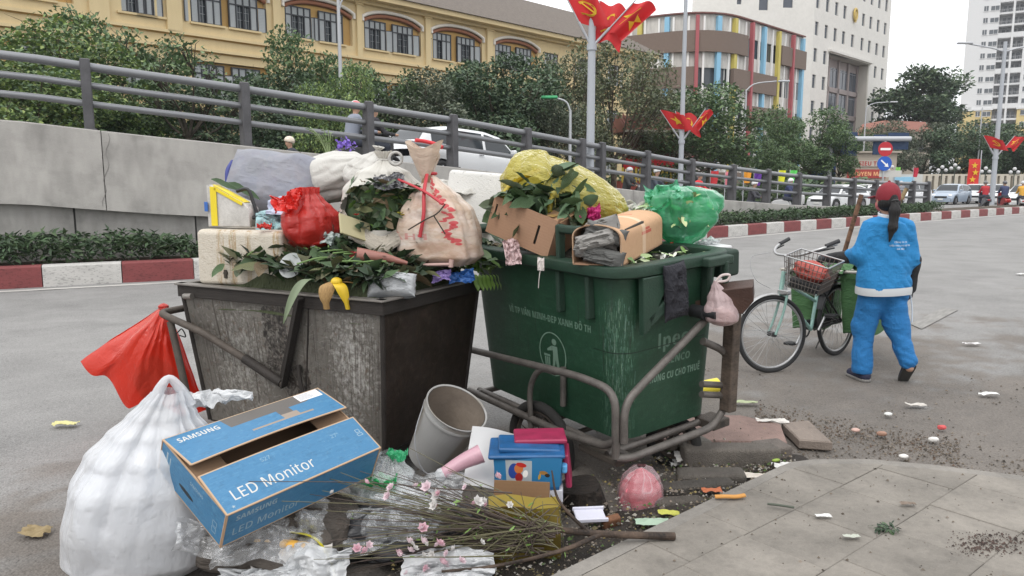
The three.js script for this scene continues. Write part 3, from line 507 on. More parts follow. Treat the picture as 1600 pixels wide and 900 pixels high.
  wins.forEach(([u, y, k], i) => { const w = WP[[1, 2, 0, 1, 0, 0, 2, 1, 0][(i * 5 + k) % 9]].clone(); w.name = 'window'; w.position.set(u, y, -0.1); b.add(w); });
  for (const [u, y] of wins) if (y > 5) mesh('sill', box(W + 0.24, 0.09, 0.16, u, y - 0.045, 0.04), yel, b);
  const band = [];
  for (const y of [8.35, 4.98, 7.72, 4.3]) band.push(buv(box(u1 - u0, 0.13, 0.16, (u0 + u1) / 2, y, 0.08)));
  band.push(buv(box(u1 - u0, 0.16, 0.3, (u0 + u1) / 2, top - 0.36, 0.15)), buv(box(u1 - u0, 0.28, 0.9, (u0 + u1) / 2, top - 0.14, 0.35)));
  mesh('cornice', band, yel, b);
  mesh('shadow_groove', [box(u1 - u0, 0.05, 0.04, (u0 + u1) / 2, 8.26, 0.02), box(u1 - u0, 0.05, 0.04, (u0 + u1) / 2, 7.62, 0.02)], och, b);  // raised ochre strips painted as shadow lines under the bands
  for (let i = 0; i < bayU.length - 1; i++) { const m = (bayU[i][1] + bayU[i + 1][0]) / 2, w = min(1.0, (bayU[i + 1][0] - bayU[i][1]) * 0.42); mesh('pilaster', [box(w, 3.0, 0.16, m, 9.85, 0.08), box(w * 0.98, 7.4, 0.14, m, 3.7, 0.06), box(w + 0.2, 0.16, 0.24, m, 11.2, 0.1)].map((g) => buv(g)), yel, b); }
  const rf = tex(512, 512, (u, v) => { const k = 0.75 + 0.3 * (nt(u, v, 64, 40, 3) - 0.5) - 0.35 * ss(0.82, 1, (v * 40) % 1); return [k, k * 0.97, k * 0.93]; });
  const rs = extr(poly([[0.95, top], [-8, top + 4.6], [-17, top]]), u1 - u0 + 1.2).rotateY(PI / 2).applyMatrix4(mtx(0, 0, 0));
  mesh('roof', buv(rs.applyMatrix4(new THREE.Matrix4().makeRotationY(PI)).translate(u1 + 0.6, 0, 0).applyMatrix4(new THREE.Matrix4()), 0.25), mat([0.16, 0.135, 0.115], { map: reTex(rf, 1), r: 0.9 }), b);
}

// ================= striped corner building =================
{
  const C = at(1105, 285, 77), b = thing('striped_building', 'white corner building with coloured vertical fins and brown bands', 'building', V(C.x, 0, C.z));
  const L = V(-0.854, 0, -0.52), Rr = V(0.709, 0, -0.705), rad = 5;
  // plan line: left end, arc round the corner, right end
  const lp = (t) => L.clone().multiplyScalar(t), rp = (t) => Rr.clone().multiplyScalar(t), line = [];
  line.push(lp(26)); for (let t = 22; t > rad; t -= 3) line.push(lp(t)); for (let i = 0; i <= 10; i++) { const t = i / 10; line.push(lp(rad * (1 - t) * (1 - t)).add(rp(rad * t * t))); } for (let t = rad + 3; t < 38; t += 3) line.push(rp(t)); line.push(rp(38));
  const cum = [0]; for (let i = 1; i < line.length; i++) cum.push(cum[i - 1] + line[i].distanceTo(line[i - 1]));
  const P = (s, off = 0) => { let i = 1; while (i < line.length - 1 && cum[i] < s) i++; const t = (s - cum[i - 1]) / (cum[i] - cum[i - 1]), p = line[i - 1].clone().lerp(line[i], t), d = line[i].clone().sub(line[i - 1]).normalize(); p.x += -d.z * -off * -1; p.z += d.x * off; if (false) p; return p; };
  const sPx = (px) => { let best = 0, bd = 9; for (let s = 0; s < cum[cum.length - 1]; s += 0.1) { const p = P(s); const q = abs((p.x + C.x) / -(p.z + C.z) - (px - 800) / FPX / (cos(PITCH) + 0.27 * sin(PITCH))); if (q < bd) { bd = q; best = s; } } return best; };
  const strip = (s0, s1, y0, y1, off, t = 0.2) => { const n = max(1, Math.ceil((s1 - s0) / 1.2)); return [grid(n, 1, (u, v) => P(mix(s0, s1, u), off).setY(mix(y0, y1, v)), { us: s1 - s0, vs: y1 - y0 }), grid(n, 1, (u, v) => P(mix(s0, s1, u), off - v * t).setY(y1), {}), grid(n, 1, (u, v) => P(mix(s0, s1, u), off - v * t).setY(y0), {}), quadG(P(s0, off).setY(y0), P(s0, off - t).setY(y0), P(s0, off - t).setY(y1), P(s0, off).setY(y1)), quadG(P(s1, off).setY(y0), P(s1, off - t).setY(y0), P(s1, off - t).setY(y1), P(s1, off).setY(y1))]; };
  const sE = sPx(1251), wht = mat([0.62, 0.6, 0.57], { map: reTex(TX.concrete, 0.15), r: 0.8 }), brown = mat([0.19, 0.14, 0.113], { map: reTex(tex(128, 128, (u, v) => { const k = 0.85 + 0.35 * (nt(u, v, 64, 64, 3) - 0.5); return [k, k, k]; }), 0.6), r: 0.85 }), win = mat([0.06, 0.07, 0.08], { r: 0.2 });
  const ys = [16.6, 13.1, 9.6, 6.1, 2.6]; // tops of the brown/window rows, each 1.95 high
  const sg = (a) => P(a, 1) && a;
  const white = []; let yt = 18.3; for (const y of ys) { white.push(...strip(0, sE, y, yt, 0, 0.5)); yt = y - 1.95; } white.push(...strip(0, sE, 0, yt, 0, 0.5)); mesh('spandrel_wall', white, wht, b);
  mesh('parapet_cap', strip(0, sE, 18.3, 18.44, 0.35, 0.7), mat([0.16, 0.07, 0.06], { r: 0.8 }), b);
  mesh('roof', [grid(20, 1, (u, v) => P(mix(0, sE, u), 0).lerp(V(0, 0, -36), v).setY(18.0))], wht, b);
  mesh('window_band', ys.flatMap((y) => strip(0, sE, y - 1.95, y, -0.25, 0.2)), win, b);
  const k = [[0, 0, 1160], [0, 1214, 1252], [1, 1020, 1090], [1, 1140, 1207], [2, 1000, 1075], [2, 1165, 1222], [3, 1000, 1120], [3, 1205, 1252], [4, 1120, 1180]];
  for (const [r, a, c] of k) mesh('brown_screen', strip(a ? sPx(a) : 14, sPx(c), ys[r] - 2.0, ys[r] + 0.05, 0.5, 0.45).map((g) => g), brown, b);
  const cols = { y: [0.5, 0.42, 0.1], b: [0.22, 0.44, 0.6], r: [0.34, 0.08, 0.09] }, fm = {}; for (const c in cols) fm[c] = mat(cols[c], { r: 0.6 });
  const fin = (s, m, w, off, dp = 0.42) => { const p = P(s, off), q = P(s + 0.05, off), o = mesh('fin', box(w, 18.0, dp, 0, 9.1, 0), m, b); o.position.copy(p); o.rotation.y = atan2(-(q.z - p.z), q.x - p.x); };
  for (const [px, c] of [[999, 'y'], [1041, 'b'], [1086, 'r'], [1118, 'b'], [1143, 'y'], [1167, 'r'], [1188, 'b'], [1211, 'y'], [1231, 'r'], [1249, 'b']]) fin(sPx(px), fm[c], c === 'r' ? 0.34 : 0.48, c === 'r' ? 0.42 : 0.2);
  const fw = mat([0.75, 0.74, 0.72], { r: 0.7 }); for (let s = 1; s < sE - 0.3; s += 1.5) fin(s, fw, 0.2, 0.06, 0.2);
  for (const y of ys) for (let s = 0.7; s < sE - 1; s += 2.7) mesh('window_frame', strip(s, s + 0.1, y - 1.95, y, -0.2, 0.1), fw, b);
}

// ================= white office tower =================
{
  const C = at(1258, 285, 109), b = thing('office_tower', 'tall white office block with rows of narrow windows and a deep portal', 'building', V(C.x, 0, C.z), 0);
  const HT = 46, L = V(-0.62, 0, 0.1), ld = V(-0.995, 0, 0.1).normalize(), rd = V(0.70, 0, -0.714).normalize();
  const tile = tex(512, 512, (u, v) => { const k = 0.95 + 0.07 * (nt(u, v, 32, 32, 3) - 0.5) + 0.05 * (ft(u, v, 3, 3, 7) - 0.5); return [k, k, k]; });
  const wht = mat([0.66, 0.64, 0.6], { map: reTex(tile, 0.12), r: 0.8 }), glass = mat([0.07, 0.08, 0.1], { r: 0.15 }), fr = mat([0.2, 0.21, 0.23], { r: 0.6 }), pin = mat([0.33, 0.28, 0.27], { r: 0.85 });
  const face = (dirv, len, holes, name) => { const g = new THREE.Group(); g.rotation.y = atan2(-dirv.z, dirv.x); const s = poly([[0, 0], [len, 0], [len, HT], [0, HT]]); for (const h of holes) s.holes.push(new THREE.Path([V2(h[0], h[1]), V2(h[0], h[3]), V2(h[2], h[3]), V2(h[2], h[1])])); g.name = name; mesh('wall', buv(extr(s, 0.4).translate(0, 0, -0.4)), wht, g); b.add(g); return g; };
  // right face: local x from the corner to the right
  const uR = (px) => { const q = (px - 800) / FPX / (cos(PITCH) + 0.2 * sin(PITCH)); return (q * -C.z - C.x) / (rd.x + q * rd.z); };
  const hR = [], wR = 1.15, hW = 1.85, len = uR(1379), cx = [1267, 1282, 1296, 1309, 1323, 1338, 1349.5, 1361, 1372].map(uR);
  const Y0 = 25.7; // sill of the row at py 11..26 by the corner
  const rows = [33, 29.35, Y0, 22.05, 18.45, 14.85, 11.25, 7.6];
  rows.forEach((y, r) => cx.forEach((u, k) => { const portal = r >= 4 && k >= 2 && k <= 6; if (portal || (k === 4 && (r === 2 || r === 1 || r === 0))) return; hR.push([u - wR / 2, y, u + wR / 2, y + hW]); }));
  const pa = uR(1288), pb = uR(1351), pt = rows[4] + hW - 0.1; hR.push([pa, 0.5, pb, pt]);
  const gR = face(rd, len, hR, 'right_face');
  const wing = (g, x, y, w, h, d = -0.25, n = 2) => { const o = new THREE.Group(); o.name = 'window'; o.position.set(x, y, d); mesh('glass', box(w, h, 0.06, 0, h / 2, 0), glass, o); const t = [box(0.09, h, 0.1, -w / 2 + 0.045, h / 2, 0.03), box(0.09, h, 0.1, w / 2 - 0.045, h / 2, 0.03), box(w - 0.2, 0.09, 0.1, 0, h - 0.3, 0.03)]; if (n > 1) t.push(box(0.07, h, 0.1, 0, h / 2, 0.035)); mesh('frame', t, fr, o); b.add(o); g.updateMatrix(); o.applyMatrix4(g.matrix); return o; };
  for (const h of hR.slice(0, -1)) wing(gR, (h[0] + h[2]) / 2, h[1], wR, hW, -0.25, 1);
  { // portal recess with glazed bays
    const g = gR, pw = pb - pa; const back = [box(pw, pt, 0.2, pa + pw / 2, pt / 2, -1.9), ...[0, 1, 2, 3].map((i) => box(pw, 0.7, 0.3, pa + pw / 2, pt - 4.6 - i * 3.8, -1.65))]; for (let i = 0; i <= 4; i++) back.push(box(0.55, pt, 0.3, pa + 0.3 + i * (pw - 0.6) / 4, pt / 2, -1.65));
    mesh('portal_back', back.map((q) => buv(q)), pin, g); mesh('portal_side', [box(0.2, pt, 1.8, pb - 0.1, pt / 2, -1.0), box(0.2, pt, 1.8, pa + 0.1, pt / 2, -1.0), box(pw, 0.3, 3.4, pa + pw / 2, pt + 0.15, -1.4)].map((q) => buv(q)), mat([0.5, 0.47, 0.42], { r: 0.85 }), g);
    mesh('portal_lintel', buv(box(pw + 0.8, 0.35, 0.5, pa + pw / 2, pt + 0.35, 0.25)), wht, g);
    for (let i = 0; i < 4; i++) for (let r = 0; r < 4; r++) wing(g, pa + 0.3 + (i + 0.5) * (pw - 0.6) / 4, pt - 4.2 - r * 3.8, (pw - 0.6) / 4 - 0.7, 2.9, -1.75);
    const em = [new THREE.TorusGeometry(0.85, 0.22, 8, 24), new THREE.CylinderGeometry(0.5, 0.5, 0.2, 20).rotateX(PI / 2), box(0.5, 0.5, 0.3, 0, -0.95, 0)]; const e = mesh('emblem', em, mat([0.5, 0.36, 0.1], { r: 0.5, m: 0.3 }), g); e.position.set(cx[4], Y0 + 1.1, 0.25); e.scale.set(0.7, 0.95, 0.7);
    mesh('dark_opening', box(2.6, 2.6, 0.1, cx[4] , rows[1] + 1.6, 0.06), fr, g);
  }
  // left face, square on to the viewer
  const uL = (px) => { const q = (px - 800) / FPX / (cos(PITCH) + 0.24 * sin(PITCH)); return (q * -C.z - C.x) / (ld.x + q * ld.z); };
  const hL = [[uL(1231), 25.5, uL(1216), 27.4], [uL(1193), 25.1, uL(1179), 27], [uL(1101), 26.9, uL(1088), 29.2], [uL(1152), 25.8, uL(1145), 26.5]].map((h) => [min(h[0], h[2]), h[1], max(h[0], h[2]), h[3]]);
  const gl = new THREE.Group(); gl.name = 'left_face'; const ll = uL(1078), s = poly([[0, 0], [ll, 0], [ll, HT], [0, HT]]); for (const h of hL) s.holes.push(new THREE.Path([V2(h[0], h[1]), V2(h[0], h[3]), V2(h[2], h[3]), V2(h[2], h[1])]));
  gl.rotation.y = atan2(-ld.z, ld.x); mesh('wall', buv(extr(s, 0.4)), wht, gl); b.add(gl);
  for (const h of hL) wing(gl, (h[0] + h[2]) / 2, h[1], h[2] - h[0], h[3] - h[1], 0.25);
  mesh('roof_slab', [grid(1, 1, (u, v) => rd.clone().multiplyScalar(u * len).add(ld.clone().multiplyScalar(v * ll)).setY(HT - 0.3))], wht, b);
  mesh('back_wall', [grid(1, 1, (u, v) => ld.clone().multiplyScalar(ll).lerp(rd.clone().multiplyScalar(len), u).setY(v * HT))], wht, b);
}

// ================= apartment tower on the right =================
{
  const D = 215, a = at(1491, 285, D), b = thing('apartment_tower', 'pale apartment tower with a column of balconies and a yellow base', 'building', V(a.x, 0, a.z), -0.56);
  const X = (px) => (px - 1491) / FPX * D * 0.87, HT = 74, wide = 46, wht = mat([0.6, 0.6, 0.6], { r: 0.85 }), glass = mat([0.09, 0.1, 0.11], { r: 0.2 }), yel = mat([0.55, 0.43, 0.2], { r: 0.9 }), gry = mat([0.36, 0.36, 0.37], { r: 0.85 });
  const b0 = X(1538), b1 = X(1575), f = 3.1, y0 = 21.4;
  mesh('wall', [box(b0, HT - y0, 18, b0 / 2, (HT + y0) / 2, -9), box(wide - b1, HT - y0, 18, (b1 + wide) / 2, (HT + y0) / 2, -9), box(b1 - b0, HT - y0, 15, (b0 + b1) / 2, (HT + y0) / 2, -10.5)].map((g) => buv(g)), wht, b);
  mesh('base_wall', [box(b0 + 0.5, y0, 18.6, b0 / 2 - 0.2, y0 / 2, -9), box(wide - b1 + 0.5, y0, 18.6, (b1 + wide) / 2 + 0.2, y0 / 2, -9), box(b1 - b0, y0, 15, (b0 + b1) / 2, y0 / 2, -10.5)], yel, b);
  mesh('ledge', [box(b0 + 1, 0.5, 19.2, b0 / 2 - 0.2, y0, -9), box(wide - b1 + 1, 0.5, 19.2, (b1 + wide) / 2 + 0.2, y0, -9)], wht, b);
  mesh('recess_wall', [box(b1 - b0, HT, 0.3, (b0 + b1) / 2, HT / 2, -2.8)], gry, b);
  for (let i = -4; i < 17; i++) {
    const y = y0 + 1.3 + i * f; if (y < 6) continue; const dx = -0.012 * (y - y0);
    for (const [x, w, h] of [[X(1518), 1.0, 1.3], [X(1531), 1.9, 1.15], [X(1586), 2.0, 1.2], [X(1598), 1.2, 1.5], [X(1612), 2, 1.2]]) { const o = new THREE.Group(); o.name = 'window'; o.position.set(x, y, i < 0 ? 0.33 : 0.03); mesh('glass', box(w, h, 0.06, 0, h / 2, 0), glass, o); mesh('frame', [box(w + 0.2, 0.12, 0.2, 0, -0.06, 0.03), box(0.08, h, 0.1, 0, h / 2, 0.02), box(w + 0.1, 0.1, 0.1, 0, h + 0.05, 0.03)], wht, o); b.add(o); }
    const bal = new THREE.Group(); bal.name = 'balcony'; bal.position.set((b0 + b1) / 2, y - 1.1, 0); const w = b1 - b0;
    mesh('balcony_slab', [box(w, 0.3, 3, 0, 0, -1.4), box(w, i % 3 === 0 ? 1.2 : 0.25, 0.15, 0, i % 3 === 0 ? 0.6 : 0.2, 0.05)], wht, bal); mesh('balcony_rail', [box(w, 0.07, 0.07, 0, 1.1, 0.05), ...Array.from({ length: 14 }, (_, k) => box(0.05, 1, 0.05, -w / 2 + (k + 0.5) * w / 14, 0.6, 0.05))], gry, bal);
    for (const k of [-0.3, -0.12, 0.14, 0.34]) mesh('balcony_door', box(w * 0.13, 2.2, 0.1, k * w, 1.25, -2.62), glass, bal);
    b.add(bal);
  }
  mesh('pier', [box(0.5, HT, 0.6, (b0 + b1) / 2 + 0.3, HT / 2, -0.1)], wht, b);
}
// ================= lamp posts, flags, signs =================
const flagRed = mat([0.55, 0.018, 0.022], { r: 0.75, t: 0.3 }), flagYel = mat([0.75, 0.5, 0.03], { r: 0.75, t: 0.2 }), galv = mat([0.42, 0.43, 0.45], { r: 0.5, m: 0.25 }), paintGrey = mat([0.36, 0.38, 0.41], { r: 0.5 });
// a waving flag hung from a slanted staff; its emblem is printed cloth sewn on, following the same wave
const flagPt = (w, h, ph, sag) => (u, v) => { const x = u * w; return V(x * (1 - 0.08 * sag), -v * h - sag * 0.45 * w * u * u + 0.05 * h * sin(u * 6 + v * 2 + ph), 0.16 * h * sin(u * 8 + ph + v * 1.8) * u + 0.1 * w * u * sin(ph)); };
const starPts = (r) => Array.from({ length: 10 }, (_, i) => { const a = PI / 2 + i * PI / 5, q = i % 2 ? r * 0.4 : r; return [cos(a) * q, sin(a) * q]; });
const sickle = (r) => { const p = []; for (let i = 0; i <= 14; i++) { const a = -2.2 + i / 14 * 3.9; p.push([cos(a) * r * 0.75, sin(a) * r * 0.75]); } for (let i = 14; i >= 0; i--) { const a = -2.0 + i / 14 * 3.5; p.push([cos(a) * r * 0.56 - r * 0.03, sin(a) * r * 0.56 + r * 0.02]); } p.push([-r * 0.75, -r * 0.55], [-r * 0.62, -r * 0.7]); return p; };
const hammer = (r) => [[-r * 0.5, r * 0.45], [-r * 0.1, r * 0.7], [-r * 0.02, r * 0.55], [-r * 0.14, r * 0.47], [r * 0.6, -r * 0.5], [r * 0.48, -r * 0.6], [-r * 0.26, r * 0.38], [-r * 0.42, r * 0.28]];
function addFlag(parent, staffA, staffB, w, h, ph, sag, emblem, turn) {
  const f = flagPt(w, h, ph, sag), g = new THREE.Group(); g.name = 'flag'; parent.add(g);
  mesh('staff', rod(staffA, staffB, 0.018, 6), galv, g);
  const dirv = staffB.clone().sub(staffA).normalize(), side = V(cos(turn), 0, sin(turn)), M4 = new THREE.Matrix4();
  const zz = V().crossVectors(side, dirv).normalize(); M4.makeBasis(side, dirv, zz); M4.setPosition(staffB.clone().addScaledVector(dirv, -0.05));
  mesh('cloth', grid(22, 14, f).applyMatrix4(M4), flagRed, g);
  for (const [pts, k] of emblem === 'star' ? [[starPts(h * 0.3), 0]] : [[sickle(h * 0.3), 0], [hammer(h * 0.3), 1]]) for (const sd of [0.008, -0.008]) {
    const sg = new THREE.ShapeGeometry(poly(pts)); jig(sg, (x, y) => { const p = f(0.5 + x / w, 0.5 - y / h); return [p.x, p.y, p.z + sd]; }); mesh('emblem', sg.applyMatrix4(M4), flagYel, g);
  }
}
function flagPole(name, label, base, H, r, jn, flags, group) {
  const t = thing(name, label, 'flag pole', base, 0, group);
  mesh('pole', [sweep([V(0, 0, 0), V(0, H, 0)], (u) => r * mix(1.1, 0.7, u), 12), cyl(r * 1.25, r * 1.25, 0.16, 14, 0, jn, 0)], paintGrey, t);
  for (const [ax, az, len, up, w, h, ph, sag, em, turn] of flags) {
    const a = V(0, jn, 0), b = V(ax * len, jn + up, az * len); mesh('bracket', rod(a, a.clone().lerp(b, 0.42), r * 0.34, 8), galv, t);
    addFlag(t, a.clone().lerp(b, 0.4), b, w, h, ph, sag, em, turn);
  }
  return t;
}
{
  const p = at(922, 260, 20.6), y0 = 1.1, G1 = 'lamp poles decorated with red flags';
  flagPole('flag_pole', 'big pale grey pole with three large red flags behind the yellow bag', V(p.x, y0, p.z), 11, 0.105, 5.15 - y0, [[-0.6, 0.1, 1.4, 1.5, 0.8, 1.0, 0.6, 0.45, 'hammer', 0.1], [0.25, -0.35, 0.9, 1.25, 0.8, 1.1, 2.2, 0.8, 'hammer', 0.2], [0.72, 0.2, 1.5, 1.12, 0.8, 1.1, 3.9, 0.75, 'star', 0.35]], G1);
  const q = at(1063, 285, 37); flagPole('flag_pole', 'white lamp pole with three red flags in front of the round tree', V(q.x, 0, q.z), 10.4, 0.125, 3.55, [[-0.85, 0.1, 1.3, 1.5, 1.0, 1.0, 1.1, 0.6, 'star', 0.25], [-0.2, -0.3, 1.3, 1.5, 1.0, 1.0, 2.7, 0.6, 'hammer', 0.15], [0.8, 0.2, 1.3, 1.55, 0.55, 1.0, 4.2, 0.9, 'star', 0.5]], G1);
  { const t = scene.children[scene.children.length - 1]; mesh('lamp_arm', sweep(smoothPts([V(0, 10.3, 0), V(0.1, 11.1, 0), V(0.6, 11.8, 0), V(1.5, 12.2, 0), V(2.4, 12.3, 0)], 20), 0.06, 8), galv, t); mesh('lamp_head', rbox(0.9, 0.14, 0.28, 0.06, 2.7, 12.28, 0), galv, t); }
  const r = at(1552, 285, 56); flagPole('flag_pole', 'grey double armed lamp pole with red flags beside parked cars', V(r.x, 0, r.z), 11.6, 0.17, 3.4, [[-0.8, 0.1, 1.4, 1.6, 1.1, 1.05, 0.4, 0.7, 'hammer', 0.4], [0.85, 0.1, 1.4, 1.6, 0.9, 1.05, 2.9, 0.8, 'star', 0.3]], G1);
  { const t = scene.children[scene.children.length - 1]; for (const s of [-1, 1]) { mesh('lamp_arm', sweep(smoothPts([V(0, 10.9, 0), V(s * 0.9, 11.15, 0), V(s * 2.6, 11.45, 0)], 10), 0.055, 8), galv, t); mesh('lamp_head', rbox(1.1, 0.14, 0.3, 0.06, s * 2.9, 11.5, 0), galv, t); } }
  // thin street lamps
  const lamp = (px, d, topPy, name, label, arm, head) => { const a = at(px, 285, d), h = at(px, topPy, d).y, t = thing(name, label, 'street lamp', V(a.x, 0, a.z), 0, 'thin street lamps'); mesh('pole', sweep([V(0, 0, 0), V(0, h, 0)], (u) => mix(0.1, 0.055, u), 8), galv, t); if (arm) { mesh('lamp_arm', sweep(smoothPts([V(0, h - 0.05, 0), V(arm * 0.25, h + 0.35, 0), V(arm, h + 0.55, 0)], 8), 0.04, 6), galv, t); mesh('lamp_head', rbox(0.75, 0.13, 0.25, 0.05, arm * 1.25, h + 0.55, 0), head ?? galv, t); } return t; };
  lamp(537, 30, -60, 'street_lamp', 'thin grey lamp post in front of the yellow building', 0);
  { const t = scene.children[scene.children.length - 1]; mesh('lamp_arm', sweep(smoothPts([V(0, 8.0, 0), V(0.15, 8.5, 0), V(0.6, 8.9, 0), V(1.3, 9.1, 0)], 8), 0.035, 6), galv, t); }
  lamp(890, 34, 172, 'street_lamp', 'small curved street lamp with a bright green head', -0.75, mat([0.05, 0.35, 0.14], { r: 0.4 }));
  lamp(1160, 52, 140, 'street_lamp', 'grey lamp post with a long arm before the striped building', 2.0);
  lamp(1346, 78, 168, 'street_lamp', 'grey lamp post reaching right below the office tower portal', 2.2);
  lamp(1525, 80, 168, 'street_lamp', 'thin grey post among the dark trees behind the red banner', 0);
  // globe lamps of a park
  [[1394, 266, 'right beside the stacked road signs'], [1472, 266, 'left of the red vertical banner'], [1492, 263, 'touching the upper part of the red banner'], [1540, 268, 'left of the rightmost flag pole'], [1585, 269, 'near the right edge of the photo']].forEach(([px, py, w]) => {
    const a = at(px, py, 72), t = thing('globe_lamp', 'white globe park lamp ' + w, 'park lamp', V(a.x, 0, a.z), 0, 'white globe lamps in the park');
    mesh('pole', rod(V(0, 0, 0), V(0, a.y, 0), 0.05, 6), mat([0.05, 0.06, 0.05]), t); for (const [x, y] of [[0, 0.5], [-0.5, 0], [0.5, 0]]) mesh('globe', new THREE.SphereGeometry(0.17, 12, 8).translate(x * 0.7, a.y + y * 0.6, 0), mat([0.5, 0.5, 0.5], { r: 0.4 }), t);
    mesh('cross_bar', rod(V(-0.5, a.y - 0.25, 0), V(0.5, a.y - 0.25, 0), 0.035, 6), mat([0.05, 0.06, 0.05]), t);
  });
}
{ // no-entry and direction signs at the end of the rail
  const d = 34.5, p = at(1380, 285, d), t = thing('road_sign', 'round red no entry sign above a round blue arrow sign', 'road sign', V(p.x, 0, p.z));
  const red = mat([0.42, 0.015, 0.025], { r: 0.45 }), blue = mat([0.01, 0.09, 0.42], { r: 0.45 }), wht = mat([0.78, 0.78, 0.76], { r: 0.5 });
  mesh('pole', rod(V(0, 0, -0.05), V(0, 3.45, -0.05), 0.045, 8), galv, t);
  const y1 = at(1380, 233, d).y, y2 = at(1380, 255.5, d).y;
  const s1 = mesh('red_disc', cyl(0.325, 0.325, 0.03, 36, 0, y1, 0, PI / 2), red, t); mesh('white_bar', box(0.46, 0.1, 0.012, 0, y1, 0.02), wht, s1);
  const s2 = mesh('blue_disc', cyl(0.325, 0.325, 0.03, 36, 0, y2, 0, PI / 2), blue, t); mesh('white_arrow', extr(poly([[-0.22, 0.03], [0.08, 0.03], [0.08, 0.1], [0.24, 0], [0.08, -0.1], [0.08, -0.03], [-0.22, -0.03]]), 0.012).applyMatrix4(mtx(0, y2, 0.015, 0, 0, -0.72)), wht, s2);
  mesh('white_board', box(1.0, 0.3, 0.03, 0.35, at(1380, 268, d).y - 0.1, -0.1), mat([0.5, 0.49, 0.46]), t);
}
{ // gantry with blue direction boards seen from behind
  const d = 62, p = at(1293, 285, d), q = at(1423, 214, d), t = thing('sign_gantry', 'grey steel sign gantry carrying blue boards over the road', 'gantry', V(p.x, 0, p.z)), L = q.x - p.x, h = at(1293, 212, d).y;
  mesh('post', cyl(0.24, 0.3, h + 0.2, 14, 0, h / 2, 0), galv, t); mesh('beam', [cyl(0.2, 0.2, L, 12, L / 2, h - 0.25, 0, 0, 0, PI / 2)], galv, t);
  const bl = mat([0.012, 0.035, 0.09], { r: 0.6 }); for (const [a, c, u, v] of [[0.16, 0.36, -1.5, 0.4], [0.56, 0.72, -1.4, 0.2], [0.74, 1.0, -1.0, 0.35]]) mesh('blue_board', rbox((c - a) * L, v - u, 0.1, 0.02, (a + c) / 2 * L, h - 0.1 + (u + v) / 2, -0.3), bl, t);
  const k = at(1290, 262, 64), kt = thing('blue_hoarding', 'tall dark blue panel standing behind the gantry post', 'billboard', V(k.x, 0, k.z), 0.25); mesh('board', rbox(2.5, 4.4, 0.15, 0.03, -0.3, 2.4, 0), mat([0.01, 0.06, 0.25], { r: 0.5 }), kt); mesh('leg', [box(0.12, 1, 0.12, -0.9, 0.4, 0), box(0.12, 1, 0.12, 0.5, 0.4, 0)], galv, kt);
  const m = at(1412, 286, 66), mt = thing('light_billboard', 'small pale blue billboard right of the woman in blue', 'billboard', V(m.x, 0, m.z)); mesh('board', rbox(1.7, 1.05, 0.1, 0.02, 0, m.y, 0), mat([0.25, 0.5, 0.68], { r: 0.5 }), mt); mesh('frame', [box(2.9, 1.5, 0.06, 0.2, m.y, -0.1), box(0.1, 2, 0.1, -1, 0.7, -0.1), box(0.1, 2, 0.1, 1.4, 0.7, -0.1)], mat([0.5, 0.5, 0.48]), mt);
}
{ // shop with red sign bands
  const p = at(1350, 285, 74), t = thing('shop_building', 'beige shop front with two red sign bands behind the gantry', 'shop', V(p.x, 0, p.z)), wall = mat([0.36, 0.315, 0.26], { r: 0.9 }), red = mat([0.33, 0.035, 0.03], { r: 0.5 });
  t.scale.setScalar(0.52); mesh('wall', [box(11, 8.6, 5, 0.4, 4.3, -2.6), box(1.0, 6, 1, -4.4, 3, 0.2)], wall, t); mesh('roof', box(12, 0.3, 6, 0.4, 8.7, -2.4), wall, t);
  const font = await new FontLoader().loadAsync('fonts/droid/droid_sans_bold.typeface.json'), lettering = (s, size) => { const g = new TextGeometry(s, { font, size, depth: 0.04, curveSegments: 3 }); g.computeBoundingBox(); g.translate(-g.boundingBox.max.x / 2, -size / 2, 0); return g; };
  const s1 = mesh('sign_band', box(5.6, 1.1, 0.14, 0.8, 6.6, 0.05), mat([0.42, 0.38, 0.33]), t); mesh('sign_lettering', lettering('SIEU THI', 0.8).translate(1, 6.6, 0.12), red, s1);
  const s2 = mesh('sign_band', box(7.2, 1.6, 0.16, 0.3, 4.7, 0.05), red, t); mesh('sign_lettering', lettering('KHUYEN MAI', 0.75).translate(0.3, 4.7, 0.14), mat([0.75, 0.4, 0.2]), s2);
  for (let i = 0; i < 5; i++) mesh('window', box(1.5, 1.9, 0.08, -2.9 + i * 1.75, 1.2, 0.02), mat([0.08, 0.08, 0.09], { r: 0.3 }), t);
  const h = at(1392, 285, 106), ht = thing('pink_roofed_house', 'house with a pinkish sloped roof below the office tower', 'house', V(h.x, 0, h.z)); mesh('wall', box(7, 8.3, 6, 0, 4.1, 0), wall, ht); mesh('roof', extr(poly([[-4, 8.2], [4, 8.2], [2.5, 9.6], [-3, 9.8]]), 6.4, {}).translate(0, 0, -3.2), mat([0.42, 0.2, 0.16], { r: 0.9 }), ht); for (const x of [-2, 0, 2]) mesh('window', box(1.2, 1.4, 0.1, x, 6.4, 3.02), mat([0.08, 0.08, 0.09], { r: 0.3 }), ht);
}
